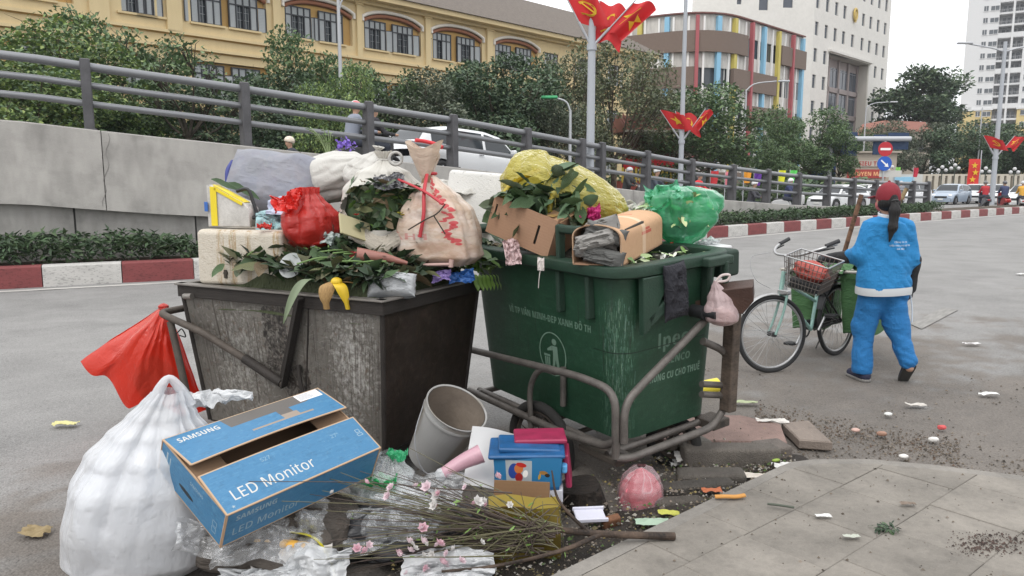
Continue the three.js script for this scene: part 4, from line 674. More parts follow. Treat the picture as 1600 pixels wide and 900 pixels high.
{ // gate pavilion with a red tiled roof
  const p = at(1004, 285, 47), t = thing('gate_pavilion', 'small dark wooden pavilion with red tiled roof and red banner', 'pavilion', V(p.x, 0, p.z), 0.12), roof = mat([0.24, 0.1, 0.075], { r: 0.9 }), wood = mat([0.09, 0.035, 0.02], { r: 0.7 });
  const e = at(1004, 208, 47).y, tp = at(1004, 181, 47).y; const rs = extr(poly([[-2, e], [2, e], [1.6, e + 0.25], [0.2, tp], [-0.2, tp], [-1.6, e + 0.25]]), 3.4).translate(0, 0, -1.7).rotateY(PI / 2); mesh('roof', [rs, ...Array.from({ length: 16 }, (_, i) => cyl(0.05, 0.05, 1.7, 5, -1.6 + i * 0.214, (e + tp) / 2 + 0.2, 0.95, -1.05))], roof, t);
  mesh('eave_board', box(3.5, 0.12, 0.1, 0, e, 2.0), mat([0.5, 0.46, 0.4]), t);
  for (let i = 0; i < 10; i++) mesh('wall_board', box(0.26, 1.5, 0.08, -1.2 + i * 0.268, e - 0.95, 0.9), wood, t); for (const x of [-1.5, 1.5]) mesh('column', cyl(0.1, 0.1, e, 8, x, e / 2, 1.0), wood, t);
  mesh('banner', grid(20, 4, (u, v) => V(-1.55 + 3.1 * u, e - 1.55 - 0.62 * v - 0.05 * sin(u * 9), 1.2 + 0.05 * sin(u * 14))), mat([0.6, 0.02, 0.03], { r: 0.7 }), t);
  for (let i = 0; i < 13; i++) mesh('paling', box(0.13, 0.9, 0.06, -1.6 + i * 0.27, e - 2.55, 1.25), mat([0.62, 0.45, 0.06], { r: 0.6 }), t); mesh('base', box(3.4, max(0.5, e - 2.9), 2.4, 0, (e - 2.9) / 2, 0), mat([0.4, 0.09, 0.07], { r: 0.8 }), t);
}
{ // bright banners on thin poles, a red vertical banner, fences and gate posts of the far street
  const bm = (c) => mat(c, { r: 0.7, t: 0.25 });
  [[1162, 274, 40, [0.8, 0.35, 0.03], 'orange'], [1178, 278, 40, [0.12, 0.03, 0.3], 'purple'], [1110, 278, 39, [0.6, 0.04, 0.05], 'red'], [1133, 279, 39, [0.8, 0.25, 0.3], 'pink'], [1216, 276, 43, [0.75, 0.75, 0.03], 'yellow'], [1234, 276, 43, [0.12, 0.65, 0.12], 'bright green'], [1399, 268, 62, [0.25, 0.6, 0.12], 'pale green'], [1427, 269, 62, [0.5, 0.02, 0.05], 'crimson']].forEach(([px, py, d, c, n]) => {
    const a = at(px, py, d), t = thing('banner_flag', n + ' small banner on a thin pole behind the guard rail', 'banner', V(a.x, 0, a.z), 0, 'small coloured banners'); mesh('pole', rod(V(0, 0, 0), V(0, a.y + 0.4, 0), 0.025, 6), galv, t); mesh('cloth', grid(6, 8, (u, v) => V(u * 0.42 * (1 - 0.25 * v), a.y + 0.35 - v * 0.75, 0.06 * sin(u * 6 + v * 3)), {}), bm(c), t);
  });
  const a = at(1521, 275, 66), t = thing('red_banner', 'tall narrow red banner hanging beside the parked cars', 'banner', V(a.x, 0, a.z)); mesh('cloth', grid(4, 14, (u, v) => V(-0.5 + u, a.y + 1.45 - 2.9 * v, 0.05 * sin(v * 8))), mat([0.55, 0.03, 0.025], { r: 0.7 }), t); mesh('pole', rod(V(0.56, 0, -0.05), V(0.56, a.y + 2.2, -0.05), 0.05, 6), galv, t);
  { const g = []; for (const [u, v] of [[0, 0.9], [0.1, 0.3], [-0.1, -0.3], [0, -0.9]]) g.push(new THREE.ShapeGeometry(poly(starPts(0.3))).translate(u, a.y + v, 0.08)); mesh('yellow_mark', g, flagYel, t); }
  const f = thing('street_fence', 'pale railing with square posts along the far street', 'fence', V(0, 0, 0)); const fm = mat([0.46, 0.42, 0.35], { r: 0.85 });
  for (let i = 0; i < 26; i++) { const px = 985 + i * 13.5, d = 46 + i * 1.0, p = at(px, 285, d); mesh('post', rbox(0.28, 1.35, 0.28, 0.03, p.x, 0.67, p.z), fm, f); if (i) { const q = at(px - 13.5, 285, d - 1); for (const h of [0.45, 0.8, 1.12]) mesh('rail', rod(V(q.x, h, q.z), V(p.x, h, p.z), 0.03, 5), galv, f); } }
  const w = thing('park_fence', 'pale columned fence behind the parked cars on the right', 'fence', V(0, 0, 0)); for (let i = 0; i < 22; i++) { const p = at(1400 + i * 10.2, 285, 76); mesh('column', box(0.4, 2.3, 0.4, p.x, 1.15, p.z), fm, w); } { const p = at(1400, 285, 76.4), q = at(1624, 285, 76.4); mesh('panel', box(q.x - p.x, 1.9, 0.12, (p.x + q.x) / 2, 0.95, p.z), mat([0.2, 0.185, 0.16], { r: 0.9 }), w); mesh('coping', box(q.x - p.x, 0.18, 0.5, (p.x + q.x) / 2, 2.35, p.z + 0.3), fm, w); }
}

// ================= vehicles =================
const tyre = mat([0.02, 0.02, 0.021], { r: 0.85 }), chrome = mat([0.5, 0.5, 0.52], { r: 0.25, m: 0.9 }), carGlass = mat([0.025, 0.03, 0.035], { r: 0.06 }), lampG = mat([0.75, 0.76, 0.78], { r: 0.12 }), lampR = mat([0.4, 0.02, 0.02], { r: 0.2 }), trimB = mat([0.03, 0.03, 0.032], { r: 0.6 });
// a car body lofted from a side profile and a plan taper; x forward, y up
function makeCar(name, label, col, pos, yaw, o = {}, group) {
  const t = thing(name, label, 'car', pos, yaw, group), L = o.L ?? 4.2, W = o.W ?? 1.72, H = o.H ?? 1.5, hatch = o.hatch ?? true, pm = mat(col, { r: 0.3, coat: 0.6 });
  const lowT = [[-0.5, 0.52], [-0.47, 0.64], [-0.3, 0.66], [0, 0.64], [0.24, 0.62], [0.4, 0.54], [0.48, 0.42], [0.5, 0.34]].map((p) => [p[0] * L, p[1] * H]);
  const curve = (P, x) => { for (let i = 1; i < P.length; i++) if (x <= P[i][0]) { const t2 = (x - P[i - 1][0]) / (P[i][0] - P[i - 1][0]); return mix(P[i - 1][1], P[i][1], t2 * t2 * (3 - 2 * t2) * 0.5 + t2 * 0.5); } return P[P.length - 1][1]; };
  const halfW = (x) => W / 2 * (1 - 0.16 * pow(abs(x) / (L / 2), 4)), wx = [-0.31 * L, 0.31 * L], wr = 0.3;
  // lower body: rings round the section, arches cut upwards
  const body = grid(60, 18, (u, v) => {
    const x = mix(-L / 2, L / 2, u), h = curve(lowT, x), w = halfW(x); let y0 = 0.2; for (const c of wx) { const q = abs(x - c); if (q < wr + 0.07) y0 = max(y0, sqrt((wr + 0.07) ** 2 - q * q) + 0.28); }
    const s = v * 2 - 1, a = abs(s), sd = s < 0 ? -1 : 1; // from the left sill over the top to the right sill
    if (a > 0.35) { const k = (1 - a) / 0.65; return V(x, mix(y0, h - 0.05, k), sd * w * (0.94 + 0.06 * sin(k * PI * 0.85))); }
    return V(x, h - 0.05 * pow(a / 0.35, 4) + 0.015, sd * w * (a / 0.35));
  });
  mesh('body', [body, box(0.06, 0.3, W * 0.8, L / 2 - 0.03, 0.36, 0), box(0.06, 0.42, W * 0.8, -L / 2 + 0.03, 0.42, 0)], pm, t);
  const roofT = hatch ? [[-0.47, 0.66], [-0.4, 0.9], [-0.25, 0.985], [0, 1], [0.12, 0.95], [0.27, 0.62]] : [[-0.38, 0.66], [-0.26, 0.9], [-0.1, 0.985], [0.02, 0.99], [0.1, 0.94], [0.26, 0.62]];
  const rp = roofT.map((p) => [p[0] * L, p[1] * H]), x0 = rp[0][0], x1 = rp[5][0];
  const gh = (x) => curve(rp, x), gw = (x, y) => halfW(x) * mix(0.97, 0.74, cl((y - 0.62 * H) / (0.38 * H)));
  mesh('cabin', grid(40, 16, (u, v) => { const x = mix(x0, x1, u), h = gh(x), s = v * 2 - 1, a = abs(s), sd = s < 0 ? -1 : 1; if (a > 0.5) { const y = mix(0.6 * H, h - 0.03, (1 - a) / 0.5); return V(x, y, sd * gw(x, y)); } return V(x, h - 0.035 * pow(a * 2, 4), sd * gw(x, h) * a * 2); }), pm, t);
  // glazing lies a little proud of the cabin
  const sideG = (a, c, sd) => grid(14, 4, (u, v) => { const x = mix(a, c, u), lo = 0.66 * H, hi = max(lo + 0.01, gh(x) - 0.1), y = mix(lo, hi, v); return V(x, y, sd * (gw(x, y) + 0.006)); });
  for (const sd of [-1, 1]) { mesh('side_window', sideG(x0 + 0.16 * L * 0.5, -0.02 * L, sd), carGlass, t); mesh('side_window', sideG(0.0, x1 - 0.26, sd), carGlass, t); }
  mesh('windscreen', grid(10, 8, (u, v) => { const x = mix(x1 - 0.1, rp[4][0] - 0.02, v), h = gh(x); return V(x, h + 0.008, (u * 2 - 1) * gw(x, h) * 0.9); }), carGlass, t);
  mesh('rear_window', grid(10, 8, (u, v) => { const x = mix(x0 + 0.06, rp[1][0] + 0.05, v), h = gh(x); return V(x - 0.01, h + 0.008, (u * 2 - 1) * gw(x, h) * 0.86); }), carGlass, t);
  for (const x of wx) for (const sd of [-1, 1]) { const w = new THREE.Group(); w.name = 'wheel'; w.position.set(x, wr, sd * (W / 2 - 0.12)); mesh('tyre', new THREE.TorusGeometry(wr - 0.07, 0.085, 10, 26), tyre, w); mesh('rim', [cyl(wr - 0.1, wr - 0.1, 0.1, 20, 0, 0, 0, PI / 2), ...[0, 1, 2, 3, 4].map((i) => box(0.05, wr * 1.2, 0.04, 0, 0, sd * 0.06, 0, 0, i * PI / 5))], chrome, w); t.add(w); }
  for (const sd of [-1, 1]) { mesh('headlight', new THREE.SphereGeometry(1, 12, 8).applyMatrix4(mtx(L * 0.445, 0.44 * H, sd * W * 0.33, 0, sd * -0.5, 0, [0.2, 0.09, 0.16])), lampG, t); mesh('tail_light', new THREE.SphereGeometry(1, 10, 8).applyMatrix4(mtx(-L * 0.47, 0.55 * H, sd * W * 0.36, 0, 0, 0, [0.09, 0.14, 0.12])), lampR, t); mesh('mirror', rbox(0.1, 0.13, 0.2, 0.04, 0.2 * L, 0.68 * H, sd * (W / 2 + 0.07)), pm, t); mesh('door_handle', rbox(0.16, 0.03, 0.03, 0.01, -0.04 * L, 0.56 * H, sd * (W / 2 + 0.01)), chrome, t); }
  mesh('grille', rbox(0.06, 0.16, W * 0.5, 0.02, L / 2 - 0.02, 0.36 * H, 0), trimB, t); mesh('number_plate', rbox(0.03, 0.12, 0.36, 0.005, L / 2 + 0.02, 0.26 * H, 0), mat([0.7, 0.7, 0.68]), t);
  mesh('underbody', box(L * 0.9, 0.2, W * 0.85, 0, 0.26, 0), trimB, t);
  return t;
}
{
  const wt = [0.66, 0.67, 0.68], CG = 'cars in the traffic behind the median';
  const dk = (px, d, back) => { const p = at(px, 285, d); return p; };
  { const s = sOf(724, WALL + 3.0), p = kOff(s, WALL + 3.0, wTop(s) - 0.28), q = kOff(s + 1, WALL + 3.0, wTop(s + 1) - 0.28); const c = makeCar('white_car', 'white car driving down the ramp behind the guard rail', wt, p, atan2(-(q.z - p.z), q.x - p.x), { L: 4.5, W: 1.8, H: 1.55 }); c.rotation.z = atan2(q.y - p.y, 1); c.rotation.order = 'YZX'; }
  const car = (px, d, yaw, name, label, col, o) => { const p = at(px, 285, d); return makeCar(name, label, col, V(p.x, 0, p.z), yaw, o, CG); };
  car(1488, 57, -2.45, 'silver_hatchback', 'silver blue hatchback facing the camera behind the hedge', [0.3, 0.36, 0.44], { L: 3.9, H: 1.52 });
  car(1527, 60, -2.2, 'white_car', 'white car between the silver hatchback and the red rider', wt, { H: 1.5 });
  car(1553, 58, -1.9, 'white_car', 'white car behind the rider in dark blue', wt, { H: 1.5 });
  car(1312, 47, -2.6, 'white_car', 'white car seen through the rail left of the woman', wt, {}); car(1352, 50, -2.6, 'white_car', 'white car behind the woman head seen through the rail', wt, {});
  car(1420, 54, -2.5, 'white_car', 'white car seen through the last rail posts right of the woman', wt, { H: 1.6 });
  car(1608, 50, -2.5, 'white_car', 'white car cut off by the right edge of the photo', wt, {}); car(-8, 20.5, 0.9, 'white_car', 'white car roof cut off at the left edge behind the rail', wt, {}).position.y = 1.55;
  car(1020, 44, -2.5, 'grey_car', 'grey car seen low through the rail near the pavilion', [0.2, 0.2, 0.21], {});
}
// riders on scooters, shaped as one body each
function riderGeo(part) {
  const c = sdCap, U = (k, ...f) => uni(k, ...f);
  const shapes = {
    jacket: [U(0.06, c(-0.2, 0.82, 0, -0.1, 1.22, 0, 0.16, 0.19), c(-0.08, 1.3, -0.17, 0.12, 1.03, -0.24, 0.075, 0.055), c(-0.08, 1.3, 0.17, 0.12, 1.03, 0.24, 0.075, 0.055), c(0.12, 1.03, -0.24, 0.36, 1.0, -0.26, 0.055, 0.042), c(0.12, 1.03, 0.24, 0.36, 1.0, 0.26, 0.055, 0.042), c(-0.09, 1.3, -0.13, -0.09, 1.3, 0.13, 0.1, 0.1)), [-0.5, 0.6, -0.45], [0.55, 1.55, 0.45]],
    trousers: [U(0.05, c(-0.22, 0.76, -0.09, 0.2, 0.72, -0.16, 0.11, 0.085), c(-0.22, 0.76, 0.09, 0.2, 0.72, 0.16, 0.11, 0.085), c(0.2, 0.72, -0.16, 0.16, 0.36, -0.15, 0.08, 0.06), c(0.2, 0.72, 0.16, 0.16, 0.36, 0.15, 0.08, 0.06), c(-0.24, 0.78, -0.06, -0.24, 0.78, 0.06, 0.14, 0.14)), [-0.5, 0.25, -0.35], [0.4, 1.0, 0.35]],
    body: [U(0.03, sdEll(-0.03, 1.54, 0, 0.095, 0.12, 0.08), c(-0.07, 1.34, 0, -0.05, 1.48, 0, 0.055, 0.055), c(0.36, 1.0, -0.26, 0.44, 0.99, -0.26, 0.04, 0.035), c(0.36, 1.0, 0.26, 0.44, 0.99, 0.26, 0.04, 0.035), c(0.16, 0.34, -0.15, 0.3, 0.3, -0.15, 0.05, 0.04), c(0.16, 0.34, 0.15, 0.3, 0.3, 0.15, 0.05, 0.04), c(-0.16, 0.8, 0, -0.08, 1.3, 0, 0.1, 0.1)), [-0.3, 0.2, -0.4], [0.55, 1.72, 0.4]],
    helmet: [(x, y, z) => max(sdEll(-0.045, 1.59, 0, 0.145, 0.135, 0.13)(x, y, z), 1.55 + 0.25 * (x + 0.05) - y), [-0.25, 1.4, -0.2], [0.15, 1.76, 0.2]],
  };
  return surf(...shapes[part], 0.028);
}
const RG = {}; for (const k of ['jacket', 'trousers', 'body', 'helmet']) RG[k] = riderGeo(k);
const skin = mat([0.42, 0.25, 0.17], { r: 0.6 });
function scooterGeo() {
  return { body: [extr((() => { const s = new THREE.Shape(); s.moveTo(-0.85, 0.55); s.quadraticCurveTo(-0.7, 0.72, -0.2, 0.66); s.quadraticCurveTo(-0.02, 0.6, 0.0, 0.32); s.lineTo(0.35, 0.3); s.quadraticCurveTo(0.42, 0.7, 0.42, 0.98); s.lineTo(0.55, 0.9); s.quadraticCurveTo(0.6, 0.6, 0.5, 0.3); s.quadraticCurveTo(0.3, 0.18, -0.1, 0.22); s.quadraticCurveTo(-0.5, 0.4, -0.85, 0.48); s.closePath(); return s; })(), 0.24, { b: 0.04, bseg: 2 }).translate(0, 0, -0.12)], seat: [rbox(0.75, 0.1, 0.26, 0.05, -0.42, 0.7, 0, 0, 0, -0.05)], bar: [rod(V(0.42, 1.0, -0.33), V(0.42, 1.0, 0.33), 0.022, 6)] };
}
const SG = scooterGeo(), wheelG = new THREE.TorusGeometry(0.21, 0.055, 8, 22);
function rider(px, d, y, yaw, label, jc, hc, sc, group, opts = {}) {
  const p = at(px, 285, d), pos = V(p.x, y, p.z); // the scooter and its rider are two things
  const s = thing('motor_scooter', opts.sl ?? label.replace(/^(rider|person)/, 'scooter under the rider'), 'scooter', pos, yaw, 'motor scooters in the traffic'), bm = mat(sc, { r: 0.3, coat: 0.5 });
  mesh('body', SG.body.map((g) => g.clone()), bm, s); mesh('seat', SG.seat[0], trimB, s); mesh('handlebar', SG.bar[0], trimB, s); for (const x of [-0.62, 0.62]) mesh('wheel', wheelG.clone().translate(x, 0.26, 0), tyre, s); mesh('mirror', rbox(0.03, 0.08, 0.12, 0.02, 0.4, 1.2, 0.33), trimB, s); mesh('tail_light', rbox(0.05, 0.07, 0.16, 0.02, -0.88, 0.56, 0), lampR, s); mesh('headlight', new THREE.SphereGeometry(0.09, 10, 8).translate(0.52, 0.92, 0), lampG, s); mesh('fork', rod(V(0.45, 0.95, 0), V(0.62, 0.26, 0), 0.035, 6), trimB, s);
  const r = thing('person', label, 'person', pos.clone(), yaw, group);
  mesh('body', RG.body, skin, r); mesh('jacket', RG.jacket, mat(jc, { r: 0.85 }), r); mesh('trousers', RG.trousers, mat(opts.tc ?? [0.03, 0.035, 0.05], { r: 0.85 }), r); mesh('helmet', RG.helmet, mat(hc, { r: 0.3, coat: 0.5 }), r);
  return r;
}
{
  const RGp = 'riders on scooters in the traffic';
  const onDeck = (px, off) => { const s = sOf(px, WALL + off), p = kOff(s, WALL + off, 0), t = kTan(s); return [-p.z, wTop(s) - 0.28, atan2(-t.z, t.x)]; };
  { const [d, y, a] = onDeck(568, 2.4); const r = rider(578, d, y, a, 'rider with a dark cap in front on the shared motorbike', [0.03, 0.03, 0.035], [0.04, 0.04, 0.045], [0.03, 0.03, 0.03], RGp); r.translateX(0.2); const q = copyOf(r, 'passenger in grey with red and white helmet on the shared motorbike'); q.children[1].material = mat([0.22, 0.24, 0.29], { r: 0.85 }); q.children[3].material = mat([0.55, 0.06, 0.07], { r: 0.3, coat: 0.5 }); q.translateX(-0.48); q.translateY(0.05); mesh('white_stripe', surf((x, y2, z) => max(sdEll(-0.045, 1.59, 0, 0.149, 0.139, 0.134)(x, y2, z), abs(z) - 0.03, 1.57 - y2), [-0.25, 1.5, -0.1], [0.15, 1.76, 0.1], 0.015), mat([0.7, 0.7, 0.7]), q); }
  { const [d, y, a] = onDeck(450, 3.4); const r = rider(452, d + 2, y - 0.75, a + PI - 0.3, 'rider with a cream helmet looking left above the wall', [0.03, 0.035, 0.045], [0.6, 0.52, 0.42], [0.05, 0.05, 0.06], RGp); }
  { const [d, y, a] = onDeck(845, 3.0); rider(846, d, y - 0.25, a, 'rider with a black helmet just above the yellow bag', [0.1, 0.1, 0.11], [0.02, 0.02, 0.02], [0.05, 0.05, 0.06], RGp); }
  rider(1028, 29, 0.45, -0.7, 'rider in dark clothes with white helmet behind the third rail gap', [0.05, 0.06, 0.08], [0.6, 0.6, 0.6], [0.05, 0.05, 0.06], RGp);
  rider(1095, 31.5, 0.3, -0.7, 'rider in a bright red jacket behind the green bag', [0.6, 0.03, 0.04], [0.3, 0.3, 0.3], [0.5, 0.02, 0.03], RGp);
  rider(1181, 33, -0.02, -0.7, 'rider with white helmet low behind the wall top', [0.05, 0.05, 0.06], [0.65, 0.65, 0.65], [0.05, 0.05, 0.06], RGp);
  rider(1237, 36, 0.1, -0.7, 'rider in navy with white helmet behind the middle rail posts', [0.03, 0.04, 0.1], [0.65, 0.65, 0.65], [0.5, 0.5, 0.5], RGp);
  rider(1540, 47, 0, 1.3, 'rider in a red jacket seen from behind near the flag pole', [0.4, 0.03, 0.04], [0.1, 0.1, 0.1], [0.03, 0.03, 0.04], RGp);
  rider(1570, 46, 0, 1.3, 'rider in a dark blue jacket seen from behind', [0.04, 0.05, 0.11], [0.05, 0.05, 0.06], [0.3, 0.02, 0.02], RGp);
  rider(1599, 44, 0, 1.1, 'rider in an orange yellow jacket at the right edge', [0.6, 0.33, 0.05], [0.5, 0.5, 0.5], [0.4, 0.4, 0.4], RGp);
  rider(1408, 50, 0, 1.3, 'rider in grey right behind the woman in blue', [0.2, 0.2, 0.22], [0.5, 0.5, 0.5], [0.4, 0.4, 0.4], RGp);
  rider(985, 30, 0.5, -0.7, 'rider in black behind the right edge of the yellow bag', [0.03, 0.03, 0.03], [0.4, 0.4, 0.42], [0.1, 0.1, 0.1], RGp);
}
// ================= the two handcarts =================
// a pose measured as (x, height, distance, turn, tips): local x to the right along the long side, z towards the viewer
function pose(o, x, y, d, yaw, rx = 0, rz = 0) {
  const c = cos(yaw), s = sin(yaw), Ry = [[c, 0, s], [0, 1, 0], [-s, 0, c]], Rx = [[1, 0, 0], [0, cos(rx), -sin(rx)], [0, sin(rx), cos(rx)]], Rz = [[cos(rz), -sin(rz), 0], [sin(rz), cos(rz), 0], [0, 0, 1]];
  const mul = (A, B) => A.map((r) => [0, 1, 2].map((j) => r[0] * B[0][j] + r[1] * B[1][j] + r[2] * B[2][j])), R = mul(mul(Ry, Rx), Rz);
  const m = new THREE.Matrix4().makeBasis(V(R[0][0], R[1][0], -R[2][0]), V(R[0][1], R[1][1], -R[2][1]), V(-R[0][2], -R[1][2], R[2][2])); m.setPosition(x, y, -d);
  m.decompose(o.position, o.quaternion, o.scale); o.updateMatrixWorld(true); return o;
}
// where a line of sight meets a plane given in the local axes of o
const onLocal = (o, px, py, axis, value) => { const p = V(), n = V(); p[axis] = value; n[axis] = 1; const P0 = o.localToWorld(p), N = n.transformDirection(o.matrixWorld); return o.worldToLocal(onPlane(px, py, P0, N)); };
const rrect = (L, W, r) => { // perimeter of a rounded rectangle from the left near corner, by arc length
  const seg = [[V(-L / 2 + r, 0, W / 2), V(L / 2 - r, 0, W / 2)], [V(L / 2, 0, W / 2 - r), V(L / 2, 0, -W / 2 + r)], [V(L / 2 - r, 0, -W / 2), V(-L / 2 + r, 0, -W / 2)], [V(-L / 2, 0, -W / 2 + r), V(-L / 2, 0, W / 2 - r)]], q = r * PI / 2, lens = [L - 2 * r, q, W - 2 * r, q, L - 2 * r, q, W - 2 * r, q], tot = lens.reduce((a, b) => a + b);
  const cen = [V(L / 2 - r, 0, W / 2 - r), V(L / 2 - r, 0, -W / 2 + r), V(-L / 2 + r, 0, -W / 2 + r), V(-L / 2 + r, 0, W / 2 - r)], a0 = [PI / 2, 0, -PI / 2, -PI];
  return (u) => { let s = (((u % 1) + 1) % 1) * tot; for (let i = 0; i < 8; i++) { if (s <= lens[i] || i === 7) { const t = s / lens[i], k = i >> 1; if (i % 2 === 0) { const p = seg[k][0].clone().lerp(seg[k][1], t), n = [V(0, 0, 1), V(1, 0, 0), V(0, 0, -1), V(-1, 0, 0)][k]; return [p, n]; } const a = a0[k] - t * PI / 2, n = V(cos(a), 0, sin(a)); return [cen[k].clone().addScaledVector(n, r), n]; } s -= lens[i]; } };
};
const steelTube = mat([0.17, 0.155, 0.145], { r: 0.55, m: 0.35, map: reTex(TX.grime, 4), bump: TX.fine, bs: 0.002 });
const rustTube = mat([0.12, 0.1, 0.085], { r: 0.7, m: 0.25, map: reTex(TX.grime, 4), bump: TX.fine, bs: 0.003 });

const GB = { L: 1.39, W: 0.776, H: 0.88, t: 0.05, r: 0.11 };
const greenCart = thing('green_bin_cart', 'green plastic wheeled rubbish bin in a grey tube frame', 'rubbish cart'); pose(greenCart, 0.528 - 0.575 * 0.081, 0.311, 4.45 + 0.818 * 0.081, 0.958, -0.0628, -0.0193);
{
  const { L, W, H, t, r } = GB, o = greenCart;
  const per = 2 * (L + W) - 8 * r + 2 * PI * r, sx = 2048 / per;
  const R = RNG(77);
  const skinT = canvasTex(2048, 512, (c, w, h) => {
    c.fillStyle = 'rgb(29,63,44)'; c.fillRect(0, 0, w, h);
    for (let i = 0; i < 5200; i++) { c.fillStyle = `rgba(${R() < 0.5 ? '14,36,26' : '72,104,84'},${0.05 + 0.1 * R()})`; c.beginPath(); c.ellipse(R() * w, R() * h, 2 + 22 * R() * R(), 2 + 12 * R() * R(), 0, 0, 7); c.fill(); }
    // print on the long side
    const x0 = 30, yv = h / H; c.textBaseline = 'middle';
    const worn = (f) => { f(); c.globalAlpha = 1; };
    c.save(); c.fillStyle = 'rgba(190,205,192,0.42)'; c.font = 'bold 33px sans-serif'; c.translate((0.2 * L) * sx, h - 0.575 * yv); c.fillText('VÌ TP VĂN MINH-ĐEP XANH ĐÔ TH', 0, 0, 0.56 * L * sx); c.restore();
    c.strokeStyle = 'rgba(170,188,174,0.62)'; c.fillStyle = 'rgba(170,188,174,0.55)'; c.lineWidth = 4; const cx = 0.5 * L * sx, cy = h - 0.365 * yv; c.beginPath(); c.ellipse(cx, cy, 62, 74, 0, 0, 7); c.stroke();
    c.beginPath(); c.arc(cx + 10, cy - 44, 11, 0, 7); c.fill(); c.beginPath(); c.moveTo(cx - 2, cy - 30); c.lineTo(cx + 24, cy - 30); c.lineTo(cx + 26, cy + 8); c.lineTo(cx + 32, cy + 56); c.lineTo(cx + 22, cy + 56); c.lineTo(cx + 13, cy + 18); c.lineTo(cx + 4, cy + 56); c.lineTo(cx - 6, cy + 56); c.lineTo(cx + 2, cy + 8); c.lineTo(cx + 2, cy - 14); c.lineTo(cx - 24, cy - 8); c.lineTo(cx - 25, cy - 15); c.closePath(); c.fill();
    c.fillRect(cx - 42, cy + 4, 30, 8); for (let i = 0; i < 3; i++) c.fillRect(cx - 39 + i * 9, cy + 14, 7, 40);
    // print on the end
    const e0 = (L - 2 * r + r * PI / 2) * sx, ew = (W - 2 * r) * sx; c.fillStyle = 'rgba(185,200,188,0.38)'; c.font = 'bold 62px sans-serif'; c.fillText('lpec', e0 + ew * 0.3, h - 0.5 * yv); c.font = 'bold 34px sans-serif'; c.fillText('URENCO', e0 + ew * 0.36, h - 0.385 * yv, 120); c.fillStyle = 'rgba(190,205,192,0.5)'; c.font = 'bold 32px sans-serif'; c.fillText('CHUNG CU CHO THUÊ', e0 + ew * 0.16, h - 0.3 * yv, ew * 0.8);
    c.fillStyle = 'rgba(170,90,90,0.5)'; c.fillRect(e0 + ew * 0.82, h - 0.68 * yv, 46, 34);
    // long pale scrapes on the rounded near corner
    const k0 = (L - 2 * r - 0.05) * sx, kw = (r * PI / 2 + 0.06) * sx;
    for (let i = 0; i < 900; i++) { const x = k0 + kw * (0.5 + 0.55 * (R() + R() - 1)), y = h * (0.12 + 0.9 * R()), l = 6 + 60 * R() * R(); c.strokeStyle = `rgba(${150 + 50 * R()},${165 + 40 * R()},${160 + 35 * R()},${0.12 + 0.3 * R() * R()})`; c.lineWidth = 0.6 + 2.2 * R() * R(); c.beginPath(); c.moveTo(x, y); c.lineTo(x + (R() - 0.5) * 5, y + l); c.stroke(); }
    for (let i = 0; i < 260; i++) { c.strokeStyle = `rgba(120,150,130,${0.1 + 0.25 * R()})`; c.lineWidth = 0.7; const x = R() * w, y = R() * h; c.beginPath(); c.moveTo(x, y); c.lineTo(x + 40 * (R() - 0.5), y + 30 * (R() - 0.3)); c.stroke(); }
    for (let i = 0; i < 90; i++) { c.fillStyle = `rgba(30,24,18,${0.12 + 0.25 * R()})`; const x = R() * w, y = h * (0.05 + 0.5 * R()); c.fillRect(x, y, 1.5 + 3 * R(), 20 + 150 * R() * R()); }
    c.strokeStyle = 'rgba(8,20,14,0.7)'; c.lineWidth = 3; c.beginPath(); const yl = h - 0.475 * yv; c.moveTo((L - 2 * r - 0.1) * sx, yl); c.lineTo(e0 + ew, yl); c.stroke();
  });
  const gp = mat([1, 1, 1], { map: skinT, r: 0.5, bump: reTex(TX.fine, 8, 3), bs: 0.0015 }), gg = mat([0.015, 0.05, 0.03], { r: 0.5, map: reTex(TX.grime, 2), bump: TX.fine, bs: 0.002 }), inM = mat([0.012, 0.03, 0.02], { r: 0.7 });
  const wall = (inset) => grid(120, 14, (u, v) => { const k = t * (1 - v) + inset, [p] = rrect(L - 2 * k, W - 2 * k, r)(u); p.y = v * H; const du = u * per; const sideBow = 0.006 * sin(v * PI); return p.multiplyScalar(1).setY(p.y); }, { wrapU: true });
  mesh('body', wall(0), gp, o); mesh('inner_wall', [wall(0.025), box(L - 0.2, 0.02, W - 0.2, 0, 0.012, 0)], inM, o);
  const rimProf = [[-0.03, -0.002], [0.055, -0.004], [0.062, 0.006], [0.062, 0.05], [0.055, 0.058], [-0.022, 0.058], [-0.03, 0.05], [-0.03, -0.002]];
  mesh('rim', grid(120, rimProf.length - 1, (u, v) => { const [p, n] = rrect(L, W, r)(u), q = rimProf[Math.round(v * (rimProf.length - 1))]; return p.clone().addScaledVector(n, q[0]).setY(H + q[1]); }, { wrapU: true, us: 14 }), gg, o);
  // gussets under the rim, and the hinge brackets on top
  for (const x of [0.24, 0.48]) mesh('gusset', [rbox(0.03, 0.24, 0.05, 0.01, x, H - 0.12, W / 2 + 0.012)], gg, o);
  for (const z of [0.21, -0.22]) { mesh('gusset', rbox(0.06, 0.26, 0.035, 0.012, L / 2 + 0.02, H - 0.13, z), gg, o); }
  mesh('corner_gusset', extr(poly([[0, 0], [0.17, 0], [0.17, -0.03], [0.035, -0.26], [0, -0.28]]), 0.03, { b: 0.005 }).applyMatrix4(mtx(L / 2 + 0.03, H - 0.01, 0.285, 0, PI / 2)), gg, o);
